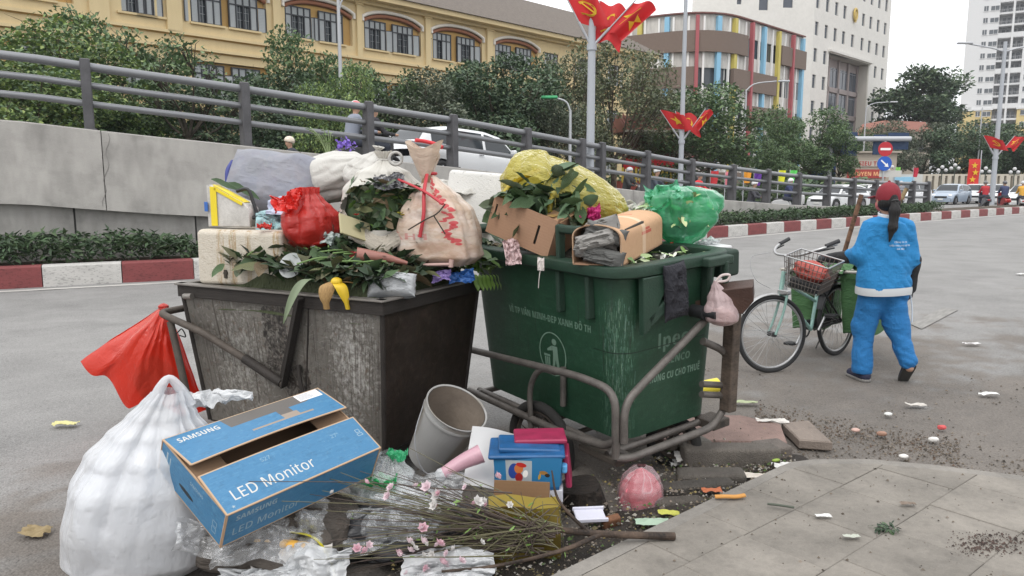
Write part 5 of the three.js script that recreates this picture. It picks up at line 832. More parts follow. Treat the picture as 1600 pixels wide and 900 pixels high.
  mesh('end_brace', rbox(0.04, 0.06, 0.28, 0.01, L / 2 + 0.045, H - 0.17, 0.13, 0, 0.5), gg, o); mesh('end_bracket', [rbox(0.1, 0.05, 0.2, 0.01, L / 2 + 0.06, H + 0.02, -0.24), rbox(0.03, 0.2, 0.03, 0.01, L / 2 + 0.1, H - 0.08, -0.28), rbox(0.04, 0.035, 0.16, 0.01, L / 2 + 0.1, H - 0.18, -0.35)], gg, o);
  mesh('trunnion', [cyl(0.035, 0.035, 0.09, 14, L / 2 + 0.06, H - 0.24, -0.12, 0, 0, PI / 2), cyl(0.022, 0.022, 0.16, 12, L / 2 + 0.1, H - 0.24, -0.12, 0, 0, PI / 2)], mat([0.02, 0.02, 0.022], { r: 0.5 }), o);
  for (const x of [0.235, 0.385]) mesh('hinge_post', rbox(0.035, 0.2, 0.05, 0.012, x, H + 0.14, W / 2 - 0.0), gg, o); mesh('hinge_bar', rbox(0.19, 0.045, 0.045, 0.015, 0.31, H + 0.215, W / 2), gg, o);
  mesh('hinge_post', rbox(0.04, 0.12, 0.05, 0.012, -L / 2 + 0.03, H + 0.1, W / 2 - 0.02), gg, o); mesh('lid_edge', sweep([V(-L / 2 + 0.03, H + 0.15, W / 2), V(-L / 2 - 0.02, H + 0.13, 0), V(-L / 2, H + 0.1, -W / 2)], 0.03, 8), gg, o);
  mesh('rear_lid_block', rbox(0.26, 0.15, 0.16, 0.02, L / 2 - 0.13, H - 0.03, -W / 2 - 0.06), inM, o); mesh('latch', rbox(0.05, 0.06, 0.03, 0.006, L / 2 - 0.04, H - 0.02, -W / 2 - 0.12), gg, o);
  // tube frame, measured on the planes just outside the bin
  const zf = W / 2 + 0.085, xe = L / 2 + 0.075, F = (px, py) => onLocal(o, px, py, 'z', zf), E = (px, py) => onLocal(o, px, py, 'x', xe);
  const tb = (name, pts, rad, q) => mesh(name, sweep(bend(pts, q ?? 0.09, 6), rad, 10), steelTube, o);
  const c0 = F(962, 716); const tl = F(730, 545);
  tb('frame_tube', [tl, F(905, 588), F(962, 612), c0], 0.021, 0.11);
  tb('frame_tube', [F(733, 610), F(880, 677), F(944, 697), F(962, 690)], 0.021, 0.05);
  tb('frame_tube', [F(830, 668), F(827, 605), F(842, 574), F(868, 582)], 0.017, 0.08); tb('frame_tube', [F(858, 580).add(V(0, 0, -0.1)), F(858, 640).add(V(0, 0, -0.1))], 0.018);
  const e0 = E(975, 692);
  tb('frame_tube', [e0, E(975, 632), E(1006, 598), E(1100, 502), E(1112, 490)], 0.021, 0.09);
  tb('frame_tube', [c0, E(985, 716), E(1112, 668), E(1138, 628), E(1141, 560), E(1126, 545), E(1098, 533)], 0.021, 0.06);
  tb('frame_tube', [E(1096, 600), E(1134, 602)], 0.018); tb('frame_tube', [E(1096, 616), E(1132, 618)], 0.018);
  const bx = (a, b, rad) => mesh('frame_tube', rod(a, b, rad ?? 0.02, 8), steelTube, o), yb = -0.045;
  bx(V(-L / 2, yb, W / 2 - 0.02), V(L / 2 + 0.05, yb, W / 2 - 0.02)); bx(V(-L / 2, yb, -W / 2 + 0.05), V(L / 2 + 0.05, yb, -W / 2 + 0.05)); bx(V(-L / 2 + 0.05, yb, -W / 2), V(-L / 2 + 0.05, yb, W / 2 + 0.08)); bx(V(L / 2 - 0.06, yb, -W / 2), V(L / 2 - 0.06, yb, W / 2 + 0.05)); bx(V(0.05, yb, -W / 2), V(0.05, yb, W / 2 + 0.08));
  mesh('frame_plate', rbox(0.3, 0.035, 0.12, 0.008, L / 2 - 0.12, yb - 0.02, W / 2 + 0.01), rustTube, o); mesh('frame_plate', rbox(0.14, 0.05, 0.14, 0.008, L / 2 - 0.02, yb, -W / 2 + 0.06), rustTube, o);
  // wheels
  const wheel = (x, y, z, R1, turn = 0) => { const w = new THREE.Group(); w.name = 'wheel'; w.position.set(x, y, z); w.rotation.y = turn; mesh('tyre', new THREE.TorusGeometry(R1 - 0.028, 0.03, 10, 40), mat([0.022, 0.021, 0.02], { r: 0.9, bump: TX.fine, bs: 0.003 }), w); mesh('rim', new THREE.TorusGeometry(R1 - 0.065, 0.014, 6, 36), rustTube, w); const sp = []; for (let i = 0; i < 14; i++) { const a = i / 14 * 2 * PI; sp.push(rod(V(cos(a + 0.4) * 0.03, sin(a + 0.4) * 0.03, 0.025 * (i % 2 ? 1 : -1)), V(cos(a) * (R1 - 0.065), sin(a) * (R1 - 0.065), 0), 0.0035, 5)); } mesh('spoke', sp, rustTube, w); mesh('hub', cyl(0.035, 0.035, 0.1, 12, 0, 0, 0, PI / 2), rustTube, w); o.add(w); return w; };
  const wp = onLocal(o, 845, 694, 'z', W / 2 + 0.02); wheel(wp.x, wp.y, wp.z, 0.262, 0.12); wheel(wp.x, wp.y, -W / 2 + 0.02, 0.262);
  const w2 = onLocal(o, 1052, 690, 'z', -0.16); wheel(w2.x, w2.y, w2.z, 0.16, 0.5);
  mesh('axle', rod(V(wp.x, wp.y, -W / 2), V(wp.x, wp.y, W / 2 + 0.06), 0.016, 8), rustTube, o);
  // rusty handle post with its folded steel head
  const pA = onLocal(o, 1137, 642, 'x', xe + 0.03), pB = onLocal(o, 1147, 450, 'x', xe + 0.03), wood = mat([0.13, 0.1, 0.08], { r: 0.85, map: reTex(TX.bark, 0.6, 3), bump: TX.barkB, bs: 0.006 });
  const pl = pA.distanceTo(pB); const post = mesh('handle_post', buv(rbox(0.072, pl, 0.065, 0.008, 0, pl / 2, 0)), wood, o); post.position.copy(pA); post.quaternion.setFromUnitVectors(V(0, 1, 0), pB.clone().sub(pA).normalize());
  const rm = mat([0.075, 0.038, 0.028], { r: 0.6, m: 0.2, map: reTex(TX.grime, 2), bump: TX.fine, bs: 0.003 });
  const hd = extr(poly([[-0.09, 0], [0.1, 0.012], [0.1, -0.06], [0.045, -0.125], [-0.09, -0.1]]), 0.14, { b: 0.004 }); const hp = onLocal(o, 1146, 442, 'x', xe + 0.05); const head = mesh('post_head', buv(hd), rm, o); head.position.copy(hp); head.rotation.y = 0.62; head.rotation.x = 0.12;
}

const RC = { L: 1.44, W: 0.99, H: 1.03, b: 0.2 };
const steelCart = thing('rusty_steel_cart', 'dented dark steel rubbish cart with a bent push handle', 'rubbish cart'); pose(steelCart, -1.07, 0, 4.496, atan2(0.45, 0.893));
{
  const { L, W, H, b } = RC, o = steelCart, R = RNG(5);
  const front = canvasTex(1024, 512, (c, w, h) => {
    c.fillStyle = 'rgb(106,102,96)'; c.fillRect(0, 0, w, h);
    const blot = (n, f, a, s) => { for (let i = 0; i < n; i++) { c.fillStyle = f(); c.globalAlpha = a * R(); const [x, y] = s(); c.beginPath(); c.ellipse(x, y, 2 + 16 * R() * R(), 2 + 10 * R() * R(), R() * 3, 0, 7); c.fill(); } c.globalAlpha = 1; };
    const any = () => [R() * w, R() * h];
    blot(3000, () => 'rgb(48,42,38)', 0.22, any); blot(2600, () => 'rgb(112,107,100)', 0.25, any); blot(700, () => 'rgb(82,56,40)', 0.3, any);
    blot(1900, () => 'rgb(170,168,162)', 0.36, () => [w * (0.27 + 0.16 * (R() + R() + R() - 1.5)), h * (0.5 + 0.36 * (R() + R() + R() - 1.5))]); blot(1700, () => 'rgb(182,180,175)', 0.34, () => [w * (0.86 + 0.1 * (R() + R() + R() - 1.5)), h * (0.42 + 0.4 * (R() + R() + R() - 1.5))]);
    for (let i = 0; i < 420; i++) { c.strokeStyle = `rgba(185,183,178,${0.12 + 0.35 * R()})`; c.lineWidth = 0.6 + 1.6 * R() * R(); const x = R() * w, y = R() * h, a = (R() - 0.5) * 1.2, l = 6 + 40 * R(); c.beginPath(); c.moveTo(x, y); c.lineTo(x + l * cos(a), y + l * sin(a)); c.stroke(); }
    blot(600, () => 'rgb(24,20,18)', 0.5, () => [w * (0.42 + 0.12 * R()), h * (0.1 + 0.45 * R())]); blot(500, () => 'rgb(26,20,17)', 0.5, () => [w * (0.5 + 0.14 * R()), h * (0.5 + 0.4 * R())]);
    for (let i = 0; i < 120; i++) { c.fillStyle = `rgba(40,32,27,${0.1 + 0.3 * R()})`; c.fillRect(R() * w, h * R() * 0.5, 1.5 + 5 * R(), 40 + 240 * R()); }
  });
  const side = canvasTex(512, 512, (c, w, h) => { c.fillStyle = 'rgb(50,41,36)'; c.fillRect(0, 0, w, h); for (let i = 0; i < 3400; i++) { c.fillStyle = ['rgb(34,28,25)', 'rgb(66,52,44)', 'rgb(80,70,62)'][floor(R() * 3)]; c.globalAlpha = 0.25 * R(); c.beginPath(); c.ellipse(R() * w, R() * h, 2 + 16 * R() * R(), 3 + 22 * R() * R(), 0, 0, 7); c.fill(); } c.globalAlpha = 1; for (let i = 0; i < 160; i++) { c.strokeStyle = `rgba(140,130,120,${0.1 + 0.25 * R()})`; c.lineWidth = 0.7 + R(); const x = R() * w, y = R() * h; c.beginPath(); c.moveTo(x, y); c.lineTo(x + 30 * (R() - 0.5), y - 20 * R()); c.stroke(); } });
  const rmap = texG(512, 512, (u, v) => 0.45 + 0.5 * ft(u, v, 8, 4, 300));
  const fm = mat([1, 1, 1], { map: front, r: 0.75, m: 0.3, rm: rmap, bump: TX.fine, bs: 0.002 }), sm = mat([1, 1, 1], { map: side, r: 0.75, m: 0.25, rm: rmap, bump: TX.fine, bs: 0.002 }), dk = mat([0.045, 0.038, 0.034], { r: 0.7, m: 0.3, map: reTex(TX.grime, 2), bump: TX.fine, bs: 0.003 });
  const tx = 0.075, tz = 0.09, P = (sx, sz, v) => V(sx * (L / 2 - tx * (1 - v)), mix(b, H, v), sz * (W / 2 - tz * (1 - v)));
  const dent = (x, y) => 0.014 * (fbm3(x * 4, y * 4, 2, 3) - 0.5) * 2;
  const panel = (A, B, name, m, n) => mesh(name, grid(30, 18, (u, v) => { const p = P(...A, v).lerp(P(...B, v), u), e = min(1, 12 * min(u, 1 - u) * 1) * min(1, 10 * min(v, 1 - v)); return p.addScaledVector(n, dent(p.x + p.z, p.y) * e); }), m, o);
  panel([-1, 1], [1, 1], 'front_panel', fm, V(0, 0, 1)); panel([1, 1], [1, -1], 'side_panel', sm, V(1, 0, 0)); panel([1, -1], [-1, -1], 'rear_panel', sm, V(0, 0, -1)); panel([-1, -1], [-1, 1], 'side_panel', sm, V(-1, 0, 0));
  mesh('floor_panel', box(L - 2 * tx, 0.02, W - 2 * tz, 0, b, 0), dk, o);
  // folded lip with a bright worn edge, welded corner strips, angle strut
  const lipM = mat([0.33, 0.31, 0.29], { r: 0.45, m: 0.5, map: reTex(TX.grime, 3), bump: TX.fine, bs: 0.003 });
  for (const [a, c2] of [[[-1, 1], [1, 1]], [[1, 1], [1, -1]], [[1, -1], [-1, -1]], [[-1, -1], [-1, 1]]]) { const p = P(...a, 1), q = P(...c2, 1), l = p.distanceTo(q), m = p.clone().lerp(q, 0.5), yaw = atan2(-(q.z - p.z), q.x - p.x); mesh('lip', [rbox(l + 0.05, 0.012, 0.06, 0.004, m.x, H + 0.004, m.z, yaw)], lipM, o); mesh('lip_band', [rbox(l + 0.03, 0.07, 0.02, 0.004, m.x, H - 0.035, m.z, yaw).translate((m.x ? 0.006 * m.x / abs(m.x) : 0), 0, (m.z ? 0.006 * m.z / abs(m.z) : 0))], dk, o); }
  for (const [a, c2] of [[-1, 1], [1, 1], [1, -1]]) mesh('corner_strip', rod(P(a, c2, 0), P(a, c2, 0.95), 0.014, 6), dk, o);
  const zf = (v) => W / 2 - tz * (1 - v), FF = (px, py, out) => { let z = W / 2; for (let i = 0; i < 4; i++) { const q = onLocal(o, px, py, 'z', z + out); z = zf((q.y - b) / (H - b)); } return onLocal(o, px, py, 'z', z + out); };
  const s0 = FF(469, 462, 0.02), s1 = FF(442, 600, 0.02); const strut = mesh('angle_strut', [rbox(0.055, s0.distanceTo(s1), 0.012, 0.003), rbox(0.012, s0.distanceTo(s1), 0.05, 0.003, 0.025, 0, 0.02)], dk, o); strut.position.copy(s0.clone().lerp(s1, 0.5)); strut.quaternion.setFromUnitVectors(V(0, 1, 0), s0.clone().sub(s1).normalize());
  mesh('seam_strip', rod(FF(483, 470, 0.002), FF(478, 640, 0.002), 0.006, 5), dk, o); mesh('hook', sweep(bend([FF(466, 570, 0.02), FF(470, 605, 0.04), FF(478, 622, 0.03)], 0.03), 0.012, 6), dk, o);
  const hz = W / 2 + 0.03, HL = (px, py) => onLocal(o, px, py, 'z', hz), h0 = HL(249, 489);
  mesh('push_handle', sweep(bend([FF(444, 601, 0.035), FF(385, 562, 0.035), HL(318, 520), h0, h0.clone().add(V(0.02, 0.02, -W * 0.95)), V(-L / 2 + 0.1, H - 0.3, -W / 2 + 0.02)], 0.05, 6), 0.021, 10), rustTube, o);
  mesh('handle_sleeve', rod(FF(440, 598, 0.036), FF(382, 560, 0.036), 0.027, 10), dk, o);
  const l0 = HL(266, 502), l1 = HL(300, 650); mesh('leg', sweep([l0, l1], 0.021, 8), rustTube, o); mesh('rear_leg', rod(V(l0.x, l0.y, -W / 2 + 0.05), V(l1.x, 0.0, -W / 2 + 0.05), 0.021, 8), rustTube, o);
  mesh('wire_loop', sweep(smoothPts([HL(262, 498), HL(275, 520), HL(284, 514), HL(290, 526), HL(280, 524)], 24), 0.004, 5), mat([0.02, 0.02, 0.02]), o);
  mesh('side_lug', rod(HL(288, 463), HL(300, 463), 0.018, 8), lipM, o);
  for (const z of [W / 2 - tz - 0.05, -W / 2 + tz + 0.05]) { mesh('chassis_bar', rbox(L - 0.2, 0.06, 0.04, 0.006, 0, b - 0.04, z), dk, o); const w = new THREE.Group(); w.name = 'wheel'; w.position.set(0.25, 0.24, z); mesh('tyre', new THREE.TorusGeometry(0.21, 0.032, 10, 32), tyre, w); mesh('hub', cyl(0.19, 0.19, 0.03, 24, 0, 0, 0, PI / 2), dk, w); o.add(w); }
}
// ================= rubbish: shapes for bags, cloth, leaves =================
const lerpTab = (T, v) => { for (let i = 1; i < T.length; i++) if (v <= T[i][0]) { const t = (v - T[i - 1][0]) / (T[i][0] - T[i - 1][0]), k = t * t * (3 - 2 * t) * 0.6 + t * 0.4; return mix(T[i - 1][1], T[i][1], k); } return T[T.length - 1][1]; };
// a sack standing on its bottom: rings whose radius follows prof, gathered into folds towards the neck and crumpled all over
function bag(o) {
  const { rx, rz = rx, h, prof, k = 11, ga = 0.1, ca = 0.08, f = 3, seed = 1, lean = [0, 0], nu = 90, nv = 70, hole, sq = 0 } = o;
  return grid(nu, nv, (u, v) => {
    const a = u * 2 * PI, X = cos(a), Z = sin(a), R = lerpTab(prof, v), fo = ss(0.15, 0.9, v) * ga * (0.75 - 1.5 * pow(ridge3(X * k * 0.22 + seed, v * 0.9 + 0.3 * sin(a * 2), Z * k * 0.22, 2), 2.5));
    const w1 = 0.35 * fbm3(X * 1.7, v * 2 + seed, Z * 1.7, 2), cr = ca * (1.5 * (fbm3(X * 1.4 + seed * 3, v * 2.2, Z * 1.4, 2) - 0.5) + 0.45 - 1.1 * pow(ridge3(X * f * 0.62 + seed + w1, v * f * 0.85 + 3 + w1, Z * f * 0.62, 2), 3.2));
    let sr = 1; if (sq) sr = 1 + sq * (1 / max(abs(X), abs(Z)) - 1);
    const r = R * sr * (1 + fo + cr * (R > 0.05 ? 1 : 0));
    return V(X * rx * r + lean[0] * v * v, h * (o.yp ? lerpTab(o.yp, v) : v) + 0.03 * h * (fbm3(X * 2 + seed, v, Z * 2, 2) - 0.5) * (v > 0.05 ? 1 : 0), Z * rz * r + lean[1] * v * v);
  }, { wrapU: true, hole, us: o.us ?? 2, vs: o.vs ?? 1 });
}
const PROF = {
  tied: [[0, 0], [0.02, 0.55], [0.08, 0.85], [0.3, 1], [0.55, 0.92], [0.72, 0.62], [0.84, 0.28], [0.9, 0.1], [0.93, 0.09], [1, 0.22]],
  round: [[0, 0], [0.04, 0.4], [0.15, 0.75], [0.4, 1], [0.65, 0.93], [0.85, 0.6], [0.96, 0.25], [1, 0]],
};
// a cushion with pinched corners: w wide, h high, t thick, in the xy plane
function pillow(w, h, t, o = {}) {
  const { seed = 1, ca = 0.03, f = 5, n = 48, pow: pw = 0.55, bend: bn = 0 } = o;
  const side = (s) => grid(n, n, (u, v) => { const x = u * 2 - 1, y = v * 2 - 1, e = pow(max(0, 1 - x ** 4), pw) * pow(max(0, 1 - y ** 4), pw), pin = 1 - 0.1 * (1 - x * x * y * y) * (x * x + y * y) * 0.5; const c = ca * (ridge3(x * f * 0.5 + seed, y * f * 0.5, s * 3 + seed, 4) - 0.5) * (0.3 + e); return V(x * w / 2 * pin + c * 0.5, y * h / 2 * pin + bn * x * x, s * (t / 2 * e * (0.85 + 0.3 * fbm3(x + seed, y, s, 2)) + c)); }, { us: w, vs: h });
  return merge([side(1), side(-1)]);
}
// a crumpled sheet
function crumple(w, h, amp, o = {}) {
  const { seed = 1, f = 4, n = 36, sag = 0, roll = 0 } = o;
  return grid(n, n, (u, v) => { const x = (u - 0.5) * w, z = (v - 0.5) * h, a = 0.55 - 1.1 * pow(ridge3(u * f + seed, v * f, seed, 3), 2.5), b = fbm3(u * f * 0.7 + seed, 3, v * f * 0.7, 3) - 0.5; const ed = 1 + 0.18 * (fbm3(u * 5, v * 5, seed, 2) - 0.5); return V(x * ed * cos(roll * x), amp * (a * 0.8 + b * 1.1) - sag * (x * x / w + z * z / h) * 2 + roll * x * x, z * ed + amp * 0.4 * (a - b)); }, { us: w * 3, vs: h * 3 });
}
const plastic = (c, t = 0.35, r = 0.38, o = {}) => mat(c, { t, r, bump: reTex(TX.wrinkle, 1.5), bs: 0.006, ...o });
const clear = mat([0.93, 0.94, 0.95], { t: 0.78, r: 0.22, ior: 1.75, bump: reTex(TX.wrinkle, 1.5), bs: 0.012 }), milky = plastic([0.66, 0.67, 0.68], 0.3, 0.45), sackW = mat([0.52, 0.505, 0.47], { r: 0.6, t: 0.1, bump: reTex(TX.wrinkle, 1.5), bs: 0.006 });
const put = (name, label, cat, geo, m, pos, rot = [0, 0, 0], group) => { const g = mesh(name, geo, m); g.position.copy(pos); g.rotation.set(rot[0], rot[1], rot[2], 'YXZ'); return tag(g, label, cat, group); };
const leafM = [[0.03, 0.065, 0.025], [0.045, 0.09, 0.032], [0.022, 0.048, 0.02], [0.065, 0.12, 0.045], [0.085, 0.11, 0.06], [0.12, 0.13, 0.05], [0.14, 0.1, 0.05]].map((c) => mat(c, { r: 0.5, t: 0.15, bump: reTex(TX.fine, 3), bs: 0.002 })); leafM.forEach((m) => { m.roughness = 0.55; });
const brightM = [[0.14, 0.26, 0.05], [0.19, 0.32, 0.07], [0.1, 0.19, 0.04]].map((c) => mat(c, { r: 0.5, t: 0.25 }));
const LG = [leafG(0.4, 0.18), leafG(0.3, 0.3), leafG(0.5, 0.05), leafG(0.24, 0.12)].map((g) => { const u = g.attributes.position; g.setAttribute('uv', new THREE.Float32BufferAttribute(Array.from({ length: u.count * 2 }, (_, i) => i % 2 ? u.getZ(i >> 1) : u.getX(i >> 1)), 2)); return g; });
// n leaves as parts of parent; spot() gives [position, size]
function leaves(parent, n, spot, R, mats = leafM, tilt = 1.1, name = 'leaf') { for (let i = 0; i < n; i++) { const [p, s] = spot(i), o = mesh(name, LG[floor(R() * LG.length)], mats[floor(R() * mats.length)], parent); o.position.copy(p); o.rotation.set((R() - 0.5) * tilt, R() * 2 * PI, (R() - 0.5) * tilt, 'YXZ'); o.scale.set(s, s, s * (0.8 + 0.4 * R())); } }
const dark = mat([0.06, 0.052, 0.042], { r: 1 });  // dark tone put in for shade inside cartons and hollows

// ---------- on the steel cart ----------
const cartXZ = (fx, fz, y) => steelCart.localToWorld(V(fx * RC.L / 2, y, fz * RC.W / 2));
{
  const R = RNG(900), heap = thing('leaf_heap', 'heap of dark green leaves and stems filling the steel cart', 'leaf heap', V(0, 0, 0));
  const top = (fx, fz) => 1.0 + 0.2 * (1 - fx * fx * 0.6) * (1 - 0.5 * fz) + 0.12 * fbm3(fx * 3, fz * 3, 5, 3);
  { const g = grid(40, 30, (u, v) => { const fx = u * 1.94 - 0.97, fz = v * 1.94 - 0.97, e = min(1, 6 * min(1 - abs(fx), 1 - abs(fz))); return cartXZ(fx, fz, mix(0.86, top(fx, fz) - 0.05, cl(e))); }); mesh('mulch_core', g, mat([0.055, 0.065, 0.032], { r: 1, bump: TX.fine, bs: 0.02 }), heap); }  // core mound coloured dark for the shade between the leaves
  leaves(heap, 285, (i) => { const fx = -0.55 + 1.5 * R(), fz = i % 3 ? 0.2 + 0.8 * R() : R() * 1.6 - 0.8; return [cartXZ(fx, fz, top(fx, fz) + 0.03 * R() + (fz > 0.9 ? 0.01 : 0)), 0.09 + 0.12 * R()]; }, R);
  const g = clumpLeaves(3200, () => { const fx = -0.5 + 1.45 * R(), fz = R() * 1.9 - 0.95; return cartXZ(fx, fz, top(fx, fz) + 0.03 * R()); }, R, 0.095, 0.22, [[0.03, 0.06, 0.022], [0.045, 0.085, 0.03], [0.02, 0.04, 0.018], [0.1, 0.1, 0.05]]); tag(mesh('leaf_litter', g, M.leaf, heap), null, null, null, 'stuff');
  for (let i = 0; i < 16; i++) { const fx = -0.3 + 1.15 * R(), fz = 0.3 + 0.6 * R(), a = R() * PI, p = cartXZ(fx, fz, top(fx, fz) + 0.05), d = V(cos(a) * 0.14, 0.05 * (R() - 0.4), sin(a) * 0.1); mesh('stem', sweep(smoothPts([p.clone().sub(d), p.clone().add(V(0, 0.02, 0)), p.clone().add(d)], 6), 0.005, 6), mat([0.12, 0.2, 0.06], { r: 0.6 }), heap); }
}
{ // styrofoam fish box with scrapes, and a broken piece of lid on it
  const st = canvasTex(1024, 512, (c, w, h) => { const R = RNG(61); c.fillStyle = 'rgb(190,182,168)'; c.fillRect(0, 0, w, h); for (let i = 0; i < 2600; i++) { c.fillStyle = ['rgb(150,128,100)', 'rgb(232,228,222)', 'rgb(110,90,70)'][floor(R() * 3)]; c.globalAlpha = 0.4 * R(); c.fillRect(R() * w, R() * h, 3 + 60 * R() * R(), 1 + 4 * R()); } c.globalAlpha = 1; for (const [x, ww, a] of [[0.12, 40, 0.3], [0.42, 36, 0.45], [0.8, 60, 0.35], [0.94, 50, 0.5]]) for (let i = 0; i < 150; i++) { c.fillStyle = `rgba(${120 + 30 * R()},${92 + 20 * R()},60,${a * 0.55 * R()})`; c.fillRect(w * x + ww * (R() - 0.5) * 1.6, h * R(), 2 + 14 * R(), 20 + 130 * R()); } for (let i = 0; i < 500; i++) { c.fillStyle = `rgba(60,48,38,${0.3 * R()})`; const y = h * (1 - pow(R(), 3) * 0.9); c.fillRect(R() * w, y, 1 + 5 * R(), 1 + 3 * R()); } });
  const m = mat([1, 1, 1], { map: reTex(st, 1.7, 3), r: 0.85, bump: TX.fine, bs: 0.004 }), p = at(379, 447, 4.27), b = thing('styrofoam_box', 'dirty white styrofoam box on the left rim of the steel cart', 'foam box', p, -0.3);
  const rough = (g, a) => jig(mergeVertices((g.deleteAttribute('uv'), g.deleteAttribute('normal'), g)), (x, y, z) => [x + a * (fbm3(x * 9, y * 9, z * 9, 3) - 0.5), y + a * (fbm3(x * 9 + 5, y * 9, z * 9, 3) - 0.5), z + a * (fbm3(x * 9, y * 9 + 5, z * 9, 3) - 0.5)]);
  const body = rough(new RoundedBoxGeometry(0.555, 0.315, 0.4, 5, 0.03), 0.02).translate(0, 0.16, -0.17); mesh('box_body', buv(body), m, b);
  mesh('hole', cyl(0.012, 0.016, 0.008, 12, -0.085, 0.075, 0.034, PI / 2, 0, 0), dark, b).scale.y = 1.0; mesh('dent', rbox(0.022, 0.05, 0.008, 0.004, -0.085, 0.07, 0.0322), dark, b);  // dark pieces laid on the foam, coloured as shaded hollows
  const q = at(358, 353, 4.36), l = thing('foam_lid_piece', 'broken white foam lid with yellow tape standing on the foam box', 'foam piece', q, -0.25);
  mesh('foam_slab', buv(rough(extr(poly([[-0.13, 0], [0.135, 0], [0.13, 0.1], [0.1, 0.13], [-0.09, 0.22], [-0.13, 0.23]]), 0.09, { b: 0.006 }).translate(0, 0, -0.09), 0.006)), mat([0.66, 0.65, 0.63], { r: 0.85, map: reTex(TX.grime, 1.3), bump: TX.fine, bs: 0.003 }), l);
  const ty = mat([0.72, 0.56, 0.02], { r: 0.5 }); mesh('yellow_tape', rbox(0.042, 0.225, 0.004, 0.002, -0.085, 0.112, 0.013), ty, l); mesh('yellow_tape', [rbox(0.225, 0.004, 0.06, 0.002, 0.005, 0.185, -0.03, 0, 0, -0.46)], ty, l); mesh('yellow_tape', rbox(0.2, 0.02, 0.004, 0.002, 0.012, 0.17, 0.013, 0, 0, -0.46), ty, l); mesh('blue_label', rbox(0.03, 0.055, 0.004, 0.002, -0.135, 0.11, 0.0145, -0.3), mat([0.03, 0.12, 0.4], { r: 0.5 }), l);
  const lv = thing('broad_leaf', 'two long green leaves lying over the foam lid piece', 'leaf', at(330, 280, 4.4)); for (const [x, y, rz, s] of [[0, 0, -0.45, 0.17], [0.1, -0.02, -0.62, 0.2]]) { const o = mesh('leaf', LG[3], leafM[1], lv); o.position.set(x, y, 0); o.rotation.set(0.7, 0, rz); o.scale.set(s, s, s * 1.2); }
}
const cushT = canvasTex(512, 512, (c, w, h) => { const R = RNG(4); c.fillStyle = 'rgb(148,150,160)'; c.fillRect(0, 0, w, h); for (let i = 0; i < 420; i++) { c.fillStyle = ['rgb(168,168,172)', 'rgb(126,134,156)', 'rgb(150,138,146)', 'rgb(186,184,182)'][floor(R() * 4)]; c.globalAlpha = 0.12 * R(); c.beginPath(); c.ellipse(R() * w, R() * h, 10 + 60 * R(), 6 + 30 * R(), R() * 3, 0, 7); c.fill(); } });
{
  const p = at(428, 288, 4.75); const g = pillow(0.63, 0.44, 0.26, { seed: 3, ca: 0.03, f: 2.2 }); put('grey_sack', 'grey blue stuffed cloth sack at the back of the steel cart', 'sack', jig(g, (x, y, z) => [x, y + 0.06 * x * x / 0.1 * (y > 0 ? -0.4 : 0) + (y > 0 ? 0.05 * (fbm3(x * 5, 2, 1, 2) - 0.5) * 2 : 0), z]), mat([0.7, 0.7, 0.7], { map: cushT, r: 0.7, bump: reTex(TX.wrinkle, 1.5), bs: 0.006, sheen: 0.1 }), p, [-0.45, -0.15, -0.1]);
  mesh('blue_edge', sweep(smoothPts([V(-0.3, 0.12, 0.02), V(-0.29, 0.03, 0.06), V(-0.27, -0.06, 0.05)], 8), 0.018, 6, { flat: 0.6 }), mat([0.03, 0.04, 0.2], { r: 0.6 }), scene.children[scene.children.length - 1]);
}
